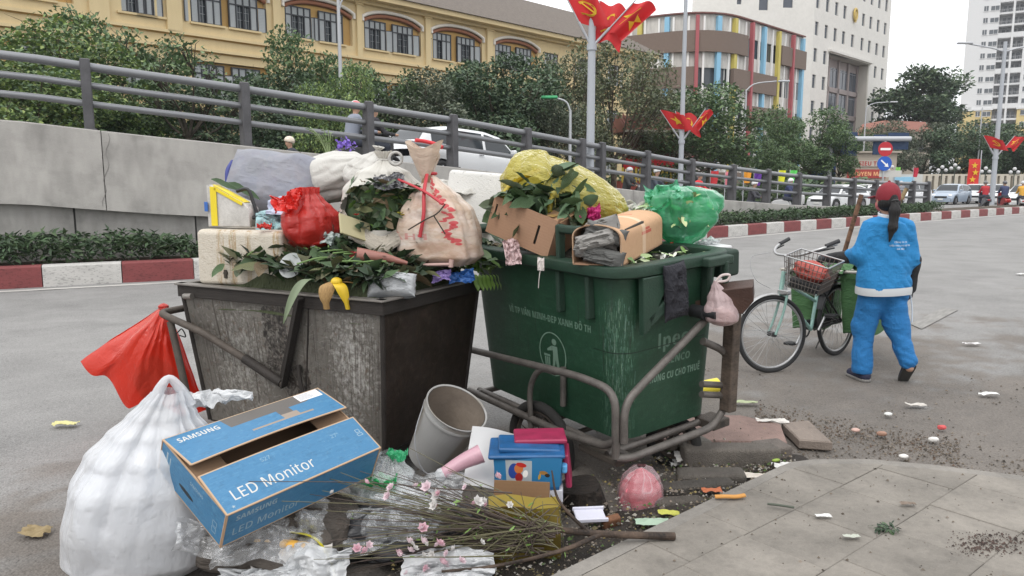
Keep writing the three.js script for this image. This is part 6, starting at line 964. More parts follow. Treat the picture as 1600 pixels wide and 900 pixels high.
{ // pale sacks behind, one tied at the top with its mouth torn open on leaves
  put('white_sack', 'white woven sack lying behind the torn leaf sack', 'sack', bag({ rx: 0.15, rz: 0.16, h: 0.5, prof: [[0, 0], [0.05, 0.5], [0.25, 0.95], [0.5, 1], [0.75, 0.7], [0.9, 0.35], [1, 0.25]], seed: 8, k: 11, ga: 0.25, ca: 0.14, f: 2.5 }).translate(0, -0.25, 0), sackW, at(530, 274, 4.8), [0.2, 0.1, -1.3]);
  put('white_sack', 'white sack with a knotted neck standing above the torn leaf sack', 'sack', bag({ rx: 0.17, rz: 0.15, h: 0.3, prof: PROF.tied, seed: 12, k: 13, ga: 0.3, ca: 0.12 }), sackW, at(580, 306, 4.62), [0.1, 0, -0.2]);
  const p = at(602, 388, 4.42), g = bag({ rx: 0.24, rz: 0.24, h: 0.56, prof: [[0, 0], [0.03, 0.6], [0.12, 0.98], [0.35, 1.05], [0.6, 0.95], [0.78, 0.6], [0.88, 0.2], [0.92, 0.1], [1, 0.2]], seed: 21, k: 12, ga: 0.2, ca: 0.12, nu: 120, nv: 90, hole: (u, v) => { const a = ((u - 0.235) / 0.2), b = (v - 0.44) / 0.245; return a * a + b * b < 0.92 + 0.2 * (n3(u * 40, v * 40, 3) - 0.5); } });
  const s = thing('leaf_sack', 'torn off-white sack tied at the top with leaves showing through', 'sack', p, 0.0), sm = mat([0.54, 0.52, 0.47], { r: 0.6, t: 0.15, bump: reTex(TX.wrinkle, 1.5), bs: 0.006 }); mesh('cloth', g, sm, s);
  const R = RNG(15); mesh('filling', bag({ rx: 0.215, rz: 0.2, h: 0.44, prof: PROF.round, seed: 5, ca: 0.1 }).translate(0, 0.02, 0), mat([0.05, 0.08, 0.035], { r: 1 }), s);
  leaves(s, 150, () => { const a = 0.235 * 2 * PI + (R() - 0.5) * 2, h = 0.11 + 0.28 * R(); return [V(cos(a) * 0.21, h, sin(a) * (0.205 + 0.03 * R())), 0.05 + 0.06 * R()]; }, R, [...leafM, leafM[3], leafM[4], brightM[2]], 2.4);
  for (const [x, y, c] of [[-0.12, 0.2, [0.45, 0.02, 0.02]], [0.14, 0.2, [0.7, 0.6, 0.05]], [0.12, 0.21, [0.6, 0.6, 0.1]]]) { const fl = new THREE.Group(); fl.name = 'flower'; fl.position.set(x, y, 0.22); for (let i = 0; i < 6; i++) { const o = mesh('petal', LG[2], mat(c, { r: 0.6 }), fl); o.rotation.set(0, i, 0.5); o.scale.setScalar(0.025); } s.add(fl); }
  mesh('foil', crumple(0.17, 0.12, 0.05, { seed: 4 }), mat([0.22, 0.22, 0.23], { r: 0.3, m: 0.6, bump: reTex(TX.wrinkle, 3), bs: 0.02 }), s).position.set(0.06, 0.38, 0.19); s.children[s.children.length - 1].rotation.x = 0.8;
  mesh('torn_lip', grid(40, 8, (u, v) => { const a = (0.235 + (u - 0.5) * 0.4) * 2 * PI, k = sin(u * PI); return V(cos(a) * (0.235 + 0.02 * v) , 0.1 + 0.13 * (1 - k) * 1.0 - 0.1 * v * k + 0.012 * sin(u * 22), sin(a) * (0.245 + 0.05 * sin(v * 2) * k)); }), mat([0.4, 0.36, 0.3], { r: 0.7, bump: reTex(TX.wrinkle, 2), bs: 0.01 }), s);
  mesh('tie', new THREE.TorusGeometry(0.03, 0.007, 6, 16).rotateX(PI / 2).translate(0, 0.51, 0), sackW, s);
}
{ // brown stained sack tied with red ribbon
  const st = canvasTex(512, 512, (c, w, h) => { const R = RNG(33); c.fillStyle = 'rgb(206,196,186)'; c.fillRect(0, 0, w, h); for (let i = 0; i < 1900; i++) { const y = R(); c.fillStyle = ['rgb(150,118,96)', 'rgb(170,140,118)', 'rgb(222,216,210)'][floor(R() * 3)]; c.globalAlpha = 0.2 * R(); c.beginPath(); c.ellipse(R() * w, h * (1 - pow(y, 1.6)), 6 + 50 * R(), 4 + 26 * R(), R() * 3, 0, 7); c.fill(); } c.globalAlpha = 0.75; c.fillStyle = 'rgb(176,40,48)'; for (let i = 0; i < 46; i++) { const t = i / 45, x = w * (0.2 + 0.085 * sin(t * 9) * 0.2), y = h * (0.12 + 0.66 * t); c.beginPath(); c.ellipse(x + 22 * (R() - 0.5) - 34 * t * t, y, 3 + 7 * R(), 3 + 6 * R(), R(), 0, 7); c.fill(); } c.globalAlpha = 0.3; c.font = 'bold 40px sans-serif'; c.fillText('PHÂN BÓN', w * 0.25, h * 0.75); c.globalAlpha = 1; });
  const p = at(690, 415, 4.33), s = thing('stained_sack', 'brown stained white sack tied with red ribbon on the right of the cart', 'sack', p, -0.2);
  mesh('cloth', bag({ rx: 0.225, rz: 0.22, h: 0.64, sq: 0.4, prof: [[0, 0], [0.02, 0.8], [0.1, 1.04], [0.3, 1.0], [0.5, 0.88], [0.62, 0.64], [0.68, 0.46], [0.76, 0.22], [0.8, 0.12], [0.84, 0.12], [1, 0.34]], seed: 31, k: 10, ga: 0.24, ca: 0.12, f: 2.6, nu: 130, nv: 90, us: 1, lean: [-0.09, 0] }), mat([0.9, 0.88, 0.86], { map: st, r: 0.65, bump: reTex(TX.wrinkle, 1.6, 1.2), bs: 0.007 }), s);
  const rb = mat([0.42, 0.03, 0.04], { r: 0.5 }); mesh('ribbon', sweep(smoothPts([V(-0.24, 0.5, 0.1), V(-0.14, 0.47, 0.16), V(-0.02, 0.42, 0.2), V(0.08, 0.36, 0.23)], 16), 0.013, 6, { flat: 0.5 }), rb, s); mesh('ribbon', sweep(smoothPts([V(-0.06, 0.52, 0.06), V(-0.04, 0.42, 0.18), V(-0.03, 0.3, 0.225), V(-0.05, 0.18, 0.235)], 16), 0.011, 6, { flat: 0.5 }), rb, s); mesh('tie', new THREE.TorusGeometry(0.032, 0.01, 6, 16).rotateX(PI / 2).translate(-0.06, 0.525, 0), rb, s);
  mesh('twig', sweep(smoothPts([V(-0.11, 0.22, 0.25), V(0, 0.28, 0.27), V(0.06, 0.31, 0.27), V(0.1, 0.36, 0.25)], 8), 0.004, 5), mat([0.04, 0.035, 0.025]), s); mesh('twig', sweep([V(0.04, 0.3, 0.27), V(0.1, 0.2, 0.255)], 0.004, 5), mat([0.04, 0.035, 0.025]), s);
  const q = at(664, 282, 4.3), w = thing('flower_wrap', 'pale paper cone with red rim standing above the stained sack', 'paper wrap', q, 0.1); mesh('paper', grid(40, 10, (u, v) => { const a = u * 2 * PI, r = 0.02 + 0.075 * v * (1 + 0.18 * sin(a * 3) + 0.1 * sin(a * 7)); return V(cos(a) * r, 0.2 * v + 0.025 * v * sin(a * 2 + 1), sin(a) * r * 0.7); }, { wrapU: true }), mat([0.62, 0.5, 0.4], { r: 0.6, t: 0.2, bump: reTex(TX.wrinkle, 1), bs: 0.006 }), w); mesh('stalk', [rod(V(0, -0.08, 0), V(0, 0.06, 0), 0.02, 8), rod(V(0.02, -0.08, 0.01), V(0.015, 0.07, 0), 0.014, 7)], mat([0.26, 0.16, 0.09], { r: 0.8 }), w);
  mesh('red_rim', sweep(smoothPts([V(-0.05, 0.225, -0.04), V(0, 0.22, -0.06), V(0.06, 0.205, -0.06), V(0.1, 0.185, -0.04)], 14), 0.014, 7, { flat: 0.8 }), mat([0.55, 0.03, 0.04], { r: 0.6 }), w); mesh('tissue_loop', new THREE.TorusGeometry(0.035, 0.008, 6, 20).translate(-0.16, 0.12, 0.02), sackW, w);
}
put('foam_sheet', 'big speckled white foam slab leaning between the two carts', 'foam board', buv(jig(new RoundedBoxGeometry(0.42, 0.5, 0.1, 4, 0.03), (x, y, z) => [x, y + 0.02 * fbm3(x * 6, 1, z, 2), z + 0.03 * (fbm3(x * 5, y * 5, 1, 3) - 0.5)]), 1), mat([0.62, 0.61, 0.59], { r: 0.85, map: reTex(tex(256, 256, (u, v) => { const k = 0.95 + 0.1 * (ft(u, v, 4, 3, 2) - 0.5) - (nt(u, v, 40, 40, 8) > 0.93 ? 0.35 : 0); return [k, k, k * 0.99]; }), 2), bump: TX.fine, bs: 0.004 }), at(742, 330, 5.0), [-0.25, -0.35, -0.05]);
put('white_sheet', 'white plastic sheet draped over the back rim of the steel cart', 'plastic sheet', crumple(0.5, 0.3, 0.09, { seed: 9, sag: 0.15 }), sackW, at(738, 290, 5.1), [0.25, 0.1, 0]);
{ // red bag, clothes, scraps
  const p = at(487, 392, 4.3), s = thing('red_bag', 'bright red plastic bag with dark stuff inside on the leaf heap', 'plastic bag', p, 0.3);
  mesh('film', bag({ rx: 0.16, rz: 0.15, h: 0.36, prof: [[0, 0], [0.03, 0.5], [0.15, 0.9], [0.35, 1], [0.55, 0.92], [0.7, 0.66], [0.8, 0.45], [0.9, 0.3], [1, 0.3]], seed: 41, k: 8, ga: 0.42, ca: 0.22, f: 2.4, lean: [0.0, 0] }), plastic([0.62, 0.035, 0.025], 0.5, 0.4), s);
  mesh('filling', bag({ rx: 0.135, rz: 0.125, h: 0.2, prof: PROF.round, seed: 44, ca: 0.2 }).translate(0, 0.015, 0), mat([0.17, 0.05, 0.035], { r: 0.7 }), s); mesh('red_flap', crumple(0.16, 0.14, 0.08, { seed: 14 }), plastic([0.7, 0.03, 0.02], 0.35, 0.4), s).position.set(-0.12, 0.29, 0.06); s.children[s.children.length - 1].rotation.set(0.6, 0, 0.5);
  const cl1 = (px, py, d, w, h, c, label, seed, rot = [0.6, 0, 0.2]) => put('cloth_scrap', label, 'cloth', crumple(w, h, 0.07, { seed, f: 3.2, sag: 0.2 }), mat(c, { r: 0.8, bump: reTex(TX.wrinkle, 1), bs: 0.01 }), at(px, py, d), rot);
  cl1(448, 318, 4.42, 0.26, 0.14, [0.45, 0.48, 0.6], 'crumpled pale lavender cloth below the grey sack', 51); cl1(432, 345, 4.38, 0.22, 0.16, [0.3, 0.46, 0.48], 'crumpled pale teal cloth left of the red bag', 52, [0.8, 0.2, -0.2]); cl1(440, 372, 4.3, 0.22, 0.12, [0.12, 0.18, 0.19], 'dark teal cloth lying behind the foam box', 53); cl1(512, 372, 4.22, 0.14, 0.1, [0.4, 0.46, 0.44], 'grey green film at the right of the red bag', 54, [0.9, 0, -0.6]);
  put('hose_loop', 'black hose loop below the grey sack', 'hose', sweep(smoothPts([V(-0.1, 0.06, 0), V(-0.03, 0.07, 0.02), V(0, 0, 0.03), V(0.02, -0.08, 0.04), V(-0.03, -0.1, 0.05)], 16), 0.011, 6), mat([0.015, 0.015, 0.017], { r: 0.5 }), at(398, 315, 4.4));
  put('card_scrap', 'folded tan cardboard scrap below the torn leaf sack', 'cardboard', jig(rbox(0.2, 0.012, 0.13, 0.003, 0, 0, 0), (x, y, z) => [x, y - 0.6 * x * x, z]), mat([0.38, 0.34, 0.2], { r: 0.8 }), at(556, 356, 4.14), [0.9, 0.3, -0.55]);
  put('red_petals', 'small red flower bits on the foam box edge', 'petals', crumple(0.08, 0.04, 0.03, { seed: 5 }), mat([0.5, 0.05, 0.04]), at(413, 355, 4.2), [0.5, 0, 0]);
}
{ // things along the front rim
  const c = thing('rose_wrap', 'pink wrapped rose cone lying on the leaf heap', 'flower wrap', at(578, 400, 4.0), 0.2), red = mat([0.42, 0.07, 0.07], { r: 0.6, t: 0.2 }); c.rotation.z = -0.12;
  mesh('wrap', sweep([V(-0.07, 0, 0), V(0.08, 0, 0), V(0.2, -0.02, -0.02)], (t) => mix(0.04, 0.01, t), 14, { open: true }), plastic([0.45, 0.2, 0.16], 0.4, 0.3), c); for (let i = 0; i < 7; i++) { const o = mesh('petal', LG[2], red, c); o.position.set(-0.06 + 0.02 * (i % 3), 0, 0); o.rotation.set(i * 0.9, 0, PI + 0.3); o.scale.setScalar(0.05); }
  const b = thing('banana_peel', 'yellow and brown banana peel hanging over the cart rim', 'banana peel', at(524, 446, 3.82), 0.35), bm = mat([0.62, 0.42, 0.02], { r: 0.55 }), bb = mat([0.42, 0.26, 0.1], { r: 0.7, map: reTex(TX.grime, 3) });
  const strip = (pts, w, m) => mesh('peel_strip', grid(16, 4, (u, v) => { const P = new THREE.CatmullRomCurve3(pts), p = P.getPoint(u), k = (v - 0.5) * w * (0.45 + 0.75 * sin(PI * min(1, u + 0.18)) ); return V(p.x + k, p.y, p.z + 0.012 * cos((v - 0.5) * 3)); }), m, b);
  strip([V(0, 0.02, 0), V(-0.04, 0.0, 0.03), V(-0.055, -0.06, 0.04), V(-0.05, -0.115, 0.03)], 0.07, bb); strip([V(0.005, 0.02, 0.01), V(0.02, 0.0, 0.045), V(0.04, -0.06, 0.05), V(0.055, -0.12, 0.04)], 0.052, bm); strip([V(0, 0.02, -0.01), V(0.06, 0.015, 0), V(0.11, 0.0, -0.02)], 0.04, bb); mesh('stalk_end', new THREE.SphereGeometry(0.03, 12, 8).scale(1, 0.8, 1).translate(0.005, 0.02, 0.012), bm, b);
  const lf = thing('long_leaf', 'long narrow grey green leaf hanging over the front rim', 'leaf', at(488, 432, 3.92)); mesh('leaf', grid(24, 4, (u, v) => { const w = 0.05 * pow(sin(PI * min(1, u * 0.93 + 0.06)), 0.7), k = v - 0.5; return V(0.03 - 0.15 * u + k * w, -0.02 + 0.05 * sin(u * 2.4) - 0.24 * u * u, 0.02 + 0.11 * u + abs(k) * 0.015); }), mat([0.16, 0.2, 0.12], { r: 0.6 }), lf); mesh('leaf', grid(16, 4, (u, v) => { const w = 0.035 * sin(PI * min(1, u * 0.9 + 0.08)), k = v - 0.5; return V(0.02 - 0.2 * u, -0.01 + 0.04 * sin(u * 3), 0.02 * u + k * w); }), mat([0.08, 0.13, 0.06], { r: 0.6 }), lf);
  put('foil_plate', 'crimped foil paper plate behind the foam box', 'paper plate', grid(60, 4, (u, v) => { const a = u * 2 * PI, r = 0.001 + 0.07 * v; return V(cos(a) * r, 0.025 * v * v + 0.005 * v * sin(a * 30), sin(a) * r); }, { wrapU: true }), mat([0.5, 0.52, 0.52], { r: 0.4, m: 0.2 }), at(458, 417, 4.03), [1.0, 0.4, 0.6]);
  put('grey_rag', 'striped grey rag bunched on the front rim', 'rag', jig(pillow(0.26, 0.13, 0.12, { seed: 17, ca: 0.03, f: 3.5 }), (x, y, z) => [x, y - 0.3 * x * x, z]), mat([0.36, 0.37, 0.38], { r: 0.8, bump: reTex(TX.wrinkle, 1.5), bs: 0.006 }), at(612, 447, 3.88), [-0.6, -0.2, 0.1]);
  put('purple_wrapper', 'shiny lilac wrapper on the right rim of the steel cart', 'wrapper', crumple(0.1, 0.07, 0.04, { seed: 22 }), plastic([0.3, 0.22, 0.5], 0.2, 0.3), at(690, 432, 4.12), [0.7, 0, 0.1]); put('blue_wrapper', 'crumpled blue wrapper beside the lilac wrapper', 'wrapper', crumple(0.14, 0.08, 0.04, { seed: 23 }), plastic([0.04, 0.14, 0.42], 0.2, 0.3), at(722, 434, 4.2), [0.7, 0, 0.2]);
  put('white_tube', 'thin white tube with a red cap on the leaves', 'tube', [rod(V(-0.08, 0, 0), V(0.07, 0.004, 0), 0.008, 8), rod(V(0.07, -0.012, 0), V(0.075, 0.03, 0), 0.014, 8)], mat([0.45, 0.3, 0.27]), at(684, 414, 4.1), [0, 0, 0]);
  const R = RNG(71), bl = thing('bright_leaf_bunch', 'bright green leafy bunch hanging over the right corner of the steel cart', 'leaf bunch', at(752, 418, 4.5)); leaves(bl, 46, () => { const a = R() * 2 * PI, r = 0.13 * sqrt(R()); return [V(-0.02 + cos(a) * r * 1.15, 0.02 + 0.06 * R() - r * 0.25, sin(a) * r), 0.09 + 0.05 * R()]; }, R, [...brightM, brightM[1], leafM[3]], 1.3); for (let i = 0; i < 7; i++) { const o = mesh('leaf', LG[0], brightM[1], bl); o.position.set(-0.03 + 0.02 * i, -0.03, 0.1); o.rotation.set(0.3 * (R() - 0.5), -1.2 + 0.2 * i, -1.1, 'YXZ'); o.scale.setScalar(0.1); }
  const pf = thing('purple_flower_plant', 'stalks with small leaves and violet flowers above the white sacks', 'flower bunch', at(515, 240, 4.9)); const sm = mat([0.2, 0.26, 0.12], { r: 0.7 });
  for (let i = 0; i < 9; i++) { const a = (R() - 0.5) * 1.1, h = 0.09 + 0.09 * R(), e = V(sin(a) * h - 0.05, h, (R() - 0.5) * 0.06); mesh('stem', sweep(smoothPts([V(0, -0.05, 0), e.clone().multiplyScalar(0.5).add(V(0, 0.02, 0)), e], 6), 0.003, 5), sm, pf); for (let k = 0; k < 5; k++) { const o = mesh('leaf', LG[3], [sm, brightM[0], leafM[4]][k % 3], pf); o.position.copy(e).multiplyScalar(0.5 + 0.12 * k); o.rotation.set(R(), R() * 6, 0.6 * R(), 'YXZ'); o.scale.setScalar(0.035); } }
  const vio = mat([0.2, 0.12, 0.5], { r: 0.7 }); for (let i = 0; i < 46; i++) { const o = mesh('petal', LG[2], vio, pf); o.position.set(0.05 + 0.11 * R(), 0.02 + 0.07 * R(), 0.05 * (R() - 0.5)); o.rotation.set(R() * 3, R() * 6, R() * 2); o.scale.setScalar(0.028); }
}
// ---------- on the green bin ----------
{
  const R = RNG(120), p = V(0.285, 1.47, -4.5), y = thing('yellow_bag', 'big translucent yellow bag full of green leaves on the green bin', 'plastic bag', p, 0);
  const shape = (k) => (u, v) => { const a = u * 2 * PI, X = cos(a), Z = sin(a), up = v * PI, s = pow(sin(up), 0.8), c = -cos(up); const rr = k * (1 + 0.16 * (ridge3(X * 2 + 9, c * 2, Z * 2, 4) - 0.55) + 0.1 * (fbm3(X, c, Z, 2) - 0.5)); const x = X * s * 0.36 * rr; return V(x + 0.02, c * 0.215 * rr * (1 - 0.3 * x / 0.36) + 0.05 - 0.13 * x + (x < -0.1 ? 0.02 : 0), Z * s * 0.26 * rr); };
  const f = shape(1), inMouth = (u, v) => { const p2 = f(u, v); if (p2.z < 0.02) return false; const q = [(p2.x + 0.2) / 0.15, (p2.y + 0.01) / 0.2], q2 = [(p2.x - 0.02) / 0.075, (p2.y + 0.03) / 0.13]; return q[0] * q[0] + q[1] * q[1] < 1 || q2[0] * q2[0] + q2[1] * q2[1] < 1; };
  mesh('film', grid(130, 80, f, { wrapU: true, hole: inMouth, us: 3, vs: 2 }), plastic([0.7, 0.62, 0.13], 0.6, 0.42, { bs: 0.02 }), y);
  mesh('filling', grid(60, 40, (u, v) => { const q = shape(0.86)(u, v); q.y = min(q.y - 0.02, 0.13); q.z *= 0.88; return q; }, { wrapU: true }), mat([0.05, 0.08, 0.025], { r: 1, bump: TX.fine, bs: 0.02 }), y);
  leaves(y, 150, () => { const t = R(), x = -0.34 + 0.44 * t, yy = -0.1 + 0.33 * R() * (0.6 + 0.4 * t); return [V(x, yy + 0.02, 0.235 * sqrt(max(0.05, 1 - (x / 0.38) ** 2)) + 0.03 * R() - (yy > 0.1 ? 0.05 : 0)), 0.1 + 0.1 * R()]; }, R, [leafM[0], leafM[1], leafM[3], leafM[4], mat([0.09, 0.15, 0.08], { r: 0.55 })], 2.2);
  for (const pts of [[V(-0.07, 0.2, 0.12), V(-0.055, 0.1, 0.235), V(-0.075, 0, 0.26), V(-0.06, -0.1, 0.25), V(-0.03, -0.15, 0.23)], [V(-0.32, -0.15, 0.1), V(-0.345, -0.02, 0.13), V(-0.32, 0.1, 0.12), V(-0.24, 0.17, 0.11), V(-0.12, 0.22, 0.11)]]) mesh('handle_strip', sweep(smoothPts(pts, 20), 0.016, 7, { flat: 1 }), plastic([0.72, 0.56, 0.06], 0.4, 0.4), y);
}
const cardT = tex(512, 512, (u, v) => { const k = 0.95 + 0.12 * (ft(u, v, 4, 5, 401) - 0.5) + 0.05 * sin(v * 2 * PI * 60) * 0.5 + 0.08 * (nt(u, v, 200, 200, 4) - 0.5); return [k, k * 0.995, k * 0.98]; });
const card = mat([0.34, 0.2, 0.125], { map: cardT, r: 0.85 }), cardIn = mat([0.3, 0.185, 0.115], { map: cardT, r: 0.9 }), cardEdge = mat([0.42, 0.28, 0.18], { r: 0.9 });
{
  const b = thing('brown_carton', 'tilted open brown carton with slot handles under the yellow bag', 'cardboard box'); pose(b, 0.0956, 1.279, 4.366, 0.53, -0.0276, -0.3277);
  const L = 0.42, W = 0.29, H = 0.217, t = 0.006; const side = (name, w, h, holes, m, pos, ry) => { const s = poly([[-w / 2, 0], [w / 2, 0], [w / 2, h], [-w / 2, h]]); for (const [x, y, a, c] of holes) s.holes.push(new THREE.Path([V2(x - a, y - c), V2(x - a, y + c), V2(x + a, y + c), V2(x + a, y - c)])); const o = mesh(name, buv(extr(s, t)), m, b); o.position.copy(pos); o.rotation.y = ry; return o; };
  side('front_side', L, H, [[0.11, 0.1, 0.008, 0.055], [-0.18, 0.14, 0.006, 0.035]], card, V(0, 0, W / 2), 0); side('right_side', W, H * 1.05, [], card, V(L / 2 - t, 0, 0), PI / 2); side('back_side', L, H, [], card, V(0, 0, -W / 2), 0); side('left_side', W, H, [], card, V(-L / 2, 0, 0), PI / 2); mesh('bottom', box(L, t, W, 0, t / 2, 0), cardIn, b);
  const fl = mesh('flap', buv(rbox(W * 0.9, t, 0.11, 0.002)), mat([0.36, 0.22, 0.12], { map: cardT, r: 0.85 }), b); fl.position.set(L / 2 - 0.05, H + 0.02, 0); fl.rotation.set(0, PI / 2, 0.25, 'YXZ'); mesh('filling', box(L - 0.03, 0.12, W - 0.03, 0, 0.1, 0), dark, b); mesh('tape', rbox(0.03, 0.002, 0.16, 0.001, 0.15, H + 0.006, 0.06), mat([0.35, 0.22, 0.08], { r: 0.3 }), b);  // filling is a dark block coloured as the shade inside the carton
}
{ // carton lying on its side with grey rags in its arched mouth
  const a = V(0.425, 1.21, -3.76), e = V(0.745, 1.275, -4.38), ax = e.clone().sub(a), len = ax.length(), b = thing('arched_carton', 'brown carton lying on its side with grey rags in its arched mouth', 'cardboard box', a); ax.normalize(); const sd = V(0, 1, 0).cross(ax).normalize().negate(), up = V().crossVectors(sd, ax).negate(); if (up.y < 0) up.negate(); b.quaternion.setFromRotationMatrix(new THREE.Matrix4().makeBasis(V().crossVectors(up, ax), up, ax)); b.updateMatrixWorld(true);
  const w = 0.13, h = 0.19, ct = canvasTex(1024, 512, (c, W2, H2) => { const R = RNG(9); c.fillStyle = 'rgb(188,150,116)'; c.fillRect(0, 0, W2, H2); for (let i = 0; i < 1400; i++) { c.fillStyle = ['rgb(168,128,94)', 'rgb(206,172,140)', 'rgb(150,112,80)'][floor(R() * 3)]; c.globalAlpha = 0.16 * R(); c.fillRect(R() * W2, R() * H2, 2 + 60 * R(), 2 + 20 * R() * R()); } c.globalAlpha = 0.7; c.fillStyle = 'rgb(176,60,52)'; c.fillRect(W2 * 0.2, H2 * 0.3, 34, 120); c.fillRect(W2 * 0.24, H2 * 0.34, 22, 60); c.fillRect(W2 * 0.47, H2 * 0.3, 90, 14); c.fillRect(W2 * 0.8, H2 * 0.3, 34, 110); c.globalAlpha = 0.5; c.fillStyle = 'rgb(225,205,180)'; c.fillRect(0, H2 * 0.44, W2, 40); c.globalAlpha = 1; });
  // ring: right bottom, right top, arch over to the left, left bottom
  const ring = (u, k = 0, y = 1) => { const t = u * 4; const W1 = w - k, h1 = h * y - k; if (t < 1) return V(-W1, mix(k, h1 * 0.72, t), 0); if (t < 3) { const q = (t - 1) / 2 * PI; return V(-W1 * cos(q) * (1 - 0.05 * sin(q)), h1 * 0.72 + h1 * 0.36 * pow(sin(q), 0.75), 0); } return V(W1, mix(h1 * 0.72, k, t - 3), 0); };
  const shell = (k) => grid(48, 14, (u, v) => { const p = ring(u, k, mix(1, 0.92, v)); p.z = v * len + (v === 0 ? 0.008 * sin(u * 19) : 0); p.y += 0.006 * (fbm3(u * 6, v * 4, 3, 2) - 0.5); return p; }, {});
  mesh('shell', [shell(0)], mat([1, 1, 1], { map: ct, r: 0.85 }), b); mesh('inner_shell', [shell(0.006)], cardIn, b); mesh('bottom', box(2 * w, 0.008, len, 0, 0.0, len / 2), card, b); mesh('rim_edge', sweep(Array.from({ length: 40 }, (_, i) => ring(i / 39, 0.003)), 0.0045, 5), cardEdge, b); mesh('end_wall', grid(20, 4, (u, v) => { const p = ring(u, 0.004, 0.92).multiplyScalar(1); p.y = mix(0.0, p.y, v); p.z = len; return p; }), card, b);
  const R = RNG(19), rg = [[0.1, 0.1, 0.095], [0.2, 0.195, 0.185], [0.06, 0.055, 0.05], [0.26, 0.25, 0.235]]; for (let i = 0; i < 6; i++) { const o = mesh('rag', jig(pillow(0.22, 0.09, 0.09, { seed: 60 + i, ca: 0.03, f: 4, n: 30 }), (x, y, z) => [x, y, z]), mat(rg[i % 4], { r: 0.85, bump: reTex(TX.wrinkle, 1.5), bs: 0.006 }), b); o.position.set((R() - 0.5) * 0.08, 0.04 + 0.028 * i, 0.02 + 0.03 * (i % 3)); o.rotation.set(R() * 0.5, R() - 0.5, (R() - 0.5) * 0.7); } mesh('filling', box(2 * w - 0.02, h * 0.9, 0.3, 0, h * 0.45, 0.24), dark, b);  // dark filling block stands in for shade behind the rags
}
{
  const R = RNG(140), g = thing('green_bag', 'bright translucent green plastic bag behind the arched carton', 'plastic bag', at(1063, 386, 4.5), 0.2);
  mesh('film', bag({ rx: 0.19, rz: 0.17, h: 0.36, prof: [[0, 0], [0.04, 0.35], [0.2, 0.7], [0.45, 0.95], [0.68, 1.02], [0.82, 1], [0.92, 0.82], [0.97, 0.5], [1, 0.2]], seed: 91, k: 9, ga: 0.4, ca: 0.3, f: 2.6, nu: 130, nv: 80, lean: [0.0, 0] }), plastic([0.2, 0.68, 0.42], 0.75, 0.33, { bs: 0.008 }), g); mesh('flap', crumple(0.2, 0.16, 0.12, { seed: 33 }), plastic([0.2, 0.62, 0.4], 0.5, 0.38), g).position.set(-0.13, 0.3, 0.05); g.children[1].rotation.set(0.9, 0, 0.5); mesh('filling', bag({ rx: 0.13, rz: 0.12, h: 0.24, prof: PROF.round, seed: 93, ca: 0.4 }).translate(0.02, 0.06, 0), mat([0.28, 0.38, 0.2], { r: 0.8, bump: reTex(TX.wrinkle, 2), bs: 0.02 }), g);
  leaves(g, 16, () => [V((R() - 0.5) * 0.24, 0.12 + 0.2 * R(), 0.1 + 0.04 * R()), 0.07], R, [mat([0.5, 0.55, 0.3], { r: 0.7 }), mat([0.35, 0.42, 0.2], { r: 0.7 })], 2, 'scrap');
  const s = thing('foam_takeaway_box', 'flat white foam box on the right end of the green bin', 'foam box', at(1097, 405, 4.5), 0.55), wm = mat([0.66, 0.66, 0.67], { r: 0.6 }); mesh('tray', rbox(0.28, 0.07, 0.2, 0.012, 0, 0.035, 0), wm, s); mesh('lid', rbox(0.285, 0.02, 0.205, 0.008, 0.0, 0.078, 0, 0, 0.04), wm, s); mesh('clasp', rbox(0.08, 0.025, 0.008, 0.003, 0, 0.045, 0.102), mat([0.4, 0.4, 0.4]), s); mesh('crumpled_film', crumple(0.16, 0.1, 0.05, { seed: 3 }), milky, s).position.set(0.03, 0.1, 0);
  // peelings and pale scraps heaped over the carton
  const h = thing('vegetable_scraps', 'pale vegetable peelings and white scraps heaped beside the arched carton', 'food scraps', V(0, 0, 0)), wh = [mat([0.6, 0.62, 0.52], { r: 0.7 }), mat([0.5, 0.58, 0.36], { r: 0.7 }), mat([0.66, 0.66, 0.62], { r: 0.7 }), mat([0.3, 0.4, 0.2], { r: 0.7 }), brightM[0]];
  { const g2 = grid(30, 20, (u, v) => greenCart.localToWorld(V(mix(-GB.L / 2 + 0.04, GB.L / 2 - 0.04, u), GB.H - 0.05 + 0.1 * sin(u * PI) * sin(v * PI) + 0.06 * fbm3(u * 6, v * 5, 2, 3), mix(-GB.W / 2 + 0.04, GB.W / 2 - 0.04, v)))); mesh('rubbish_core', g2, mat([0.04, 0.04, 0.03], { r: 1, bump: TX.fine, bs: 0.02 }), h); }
  leaves(h, 110, () => { const px = 912 + 108 * R(), py = 332 + 22 * R() - (px - 912) * 0.09; return [at(px, py, 4.35 + 0.25 * R()), 0.04 + 0.05 * R()]; }, R, wh, 1.6, 'scrap'); leaves(h, 60, () => [greenCart.localToWorld(V(GB.L / 2 - 0.25 + 0.22 * R(), GB.H + 0.03 + 0.03 * R(), -0.25 + 0.55 * R())), 0.03 + 0.05 * R()], R, [...wh, leafM[0], leafM[2]], 1.6, 'scrap'); leaves(h, 60, () => [greenCart.localToWorld(V(-GB.L / 2 + 0.04 + 0.28 * R(), GB.H + 0.0 + 0.08 * R(), 0.1 + 0.25 * R())), 0.06 + 0.05 * R()], R, leafM, 1.6, 'leaf');
  put('magenta_cloth', 'small magenta cloth between the two brown cartons', 'cloth', crumple(0.12, 0.09, 0.06, { seed: 6 }), mat([0.42, 0.02, 0.14], { r: 0.7 }), at(922, 333, 4.25), [0.9, 0, 0.2]); put('white_film', 'white plastic film between the arched carton and the green bag', 'plastic film', crumple(0.34, 0.12, 0.08, { seed: 8 }), sackW, at(985, 330, 4.6), [0.7, 0, 0]);
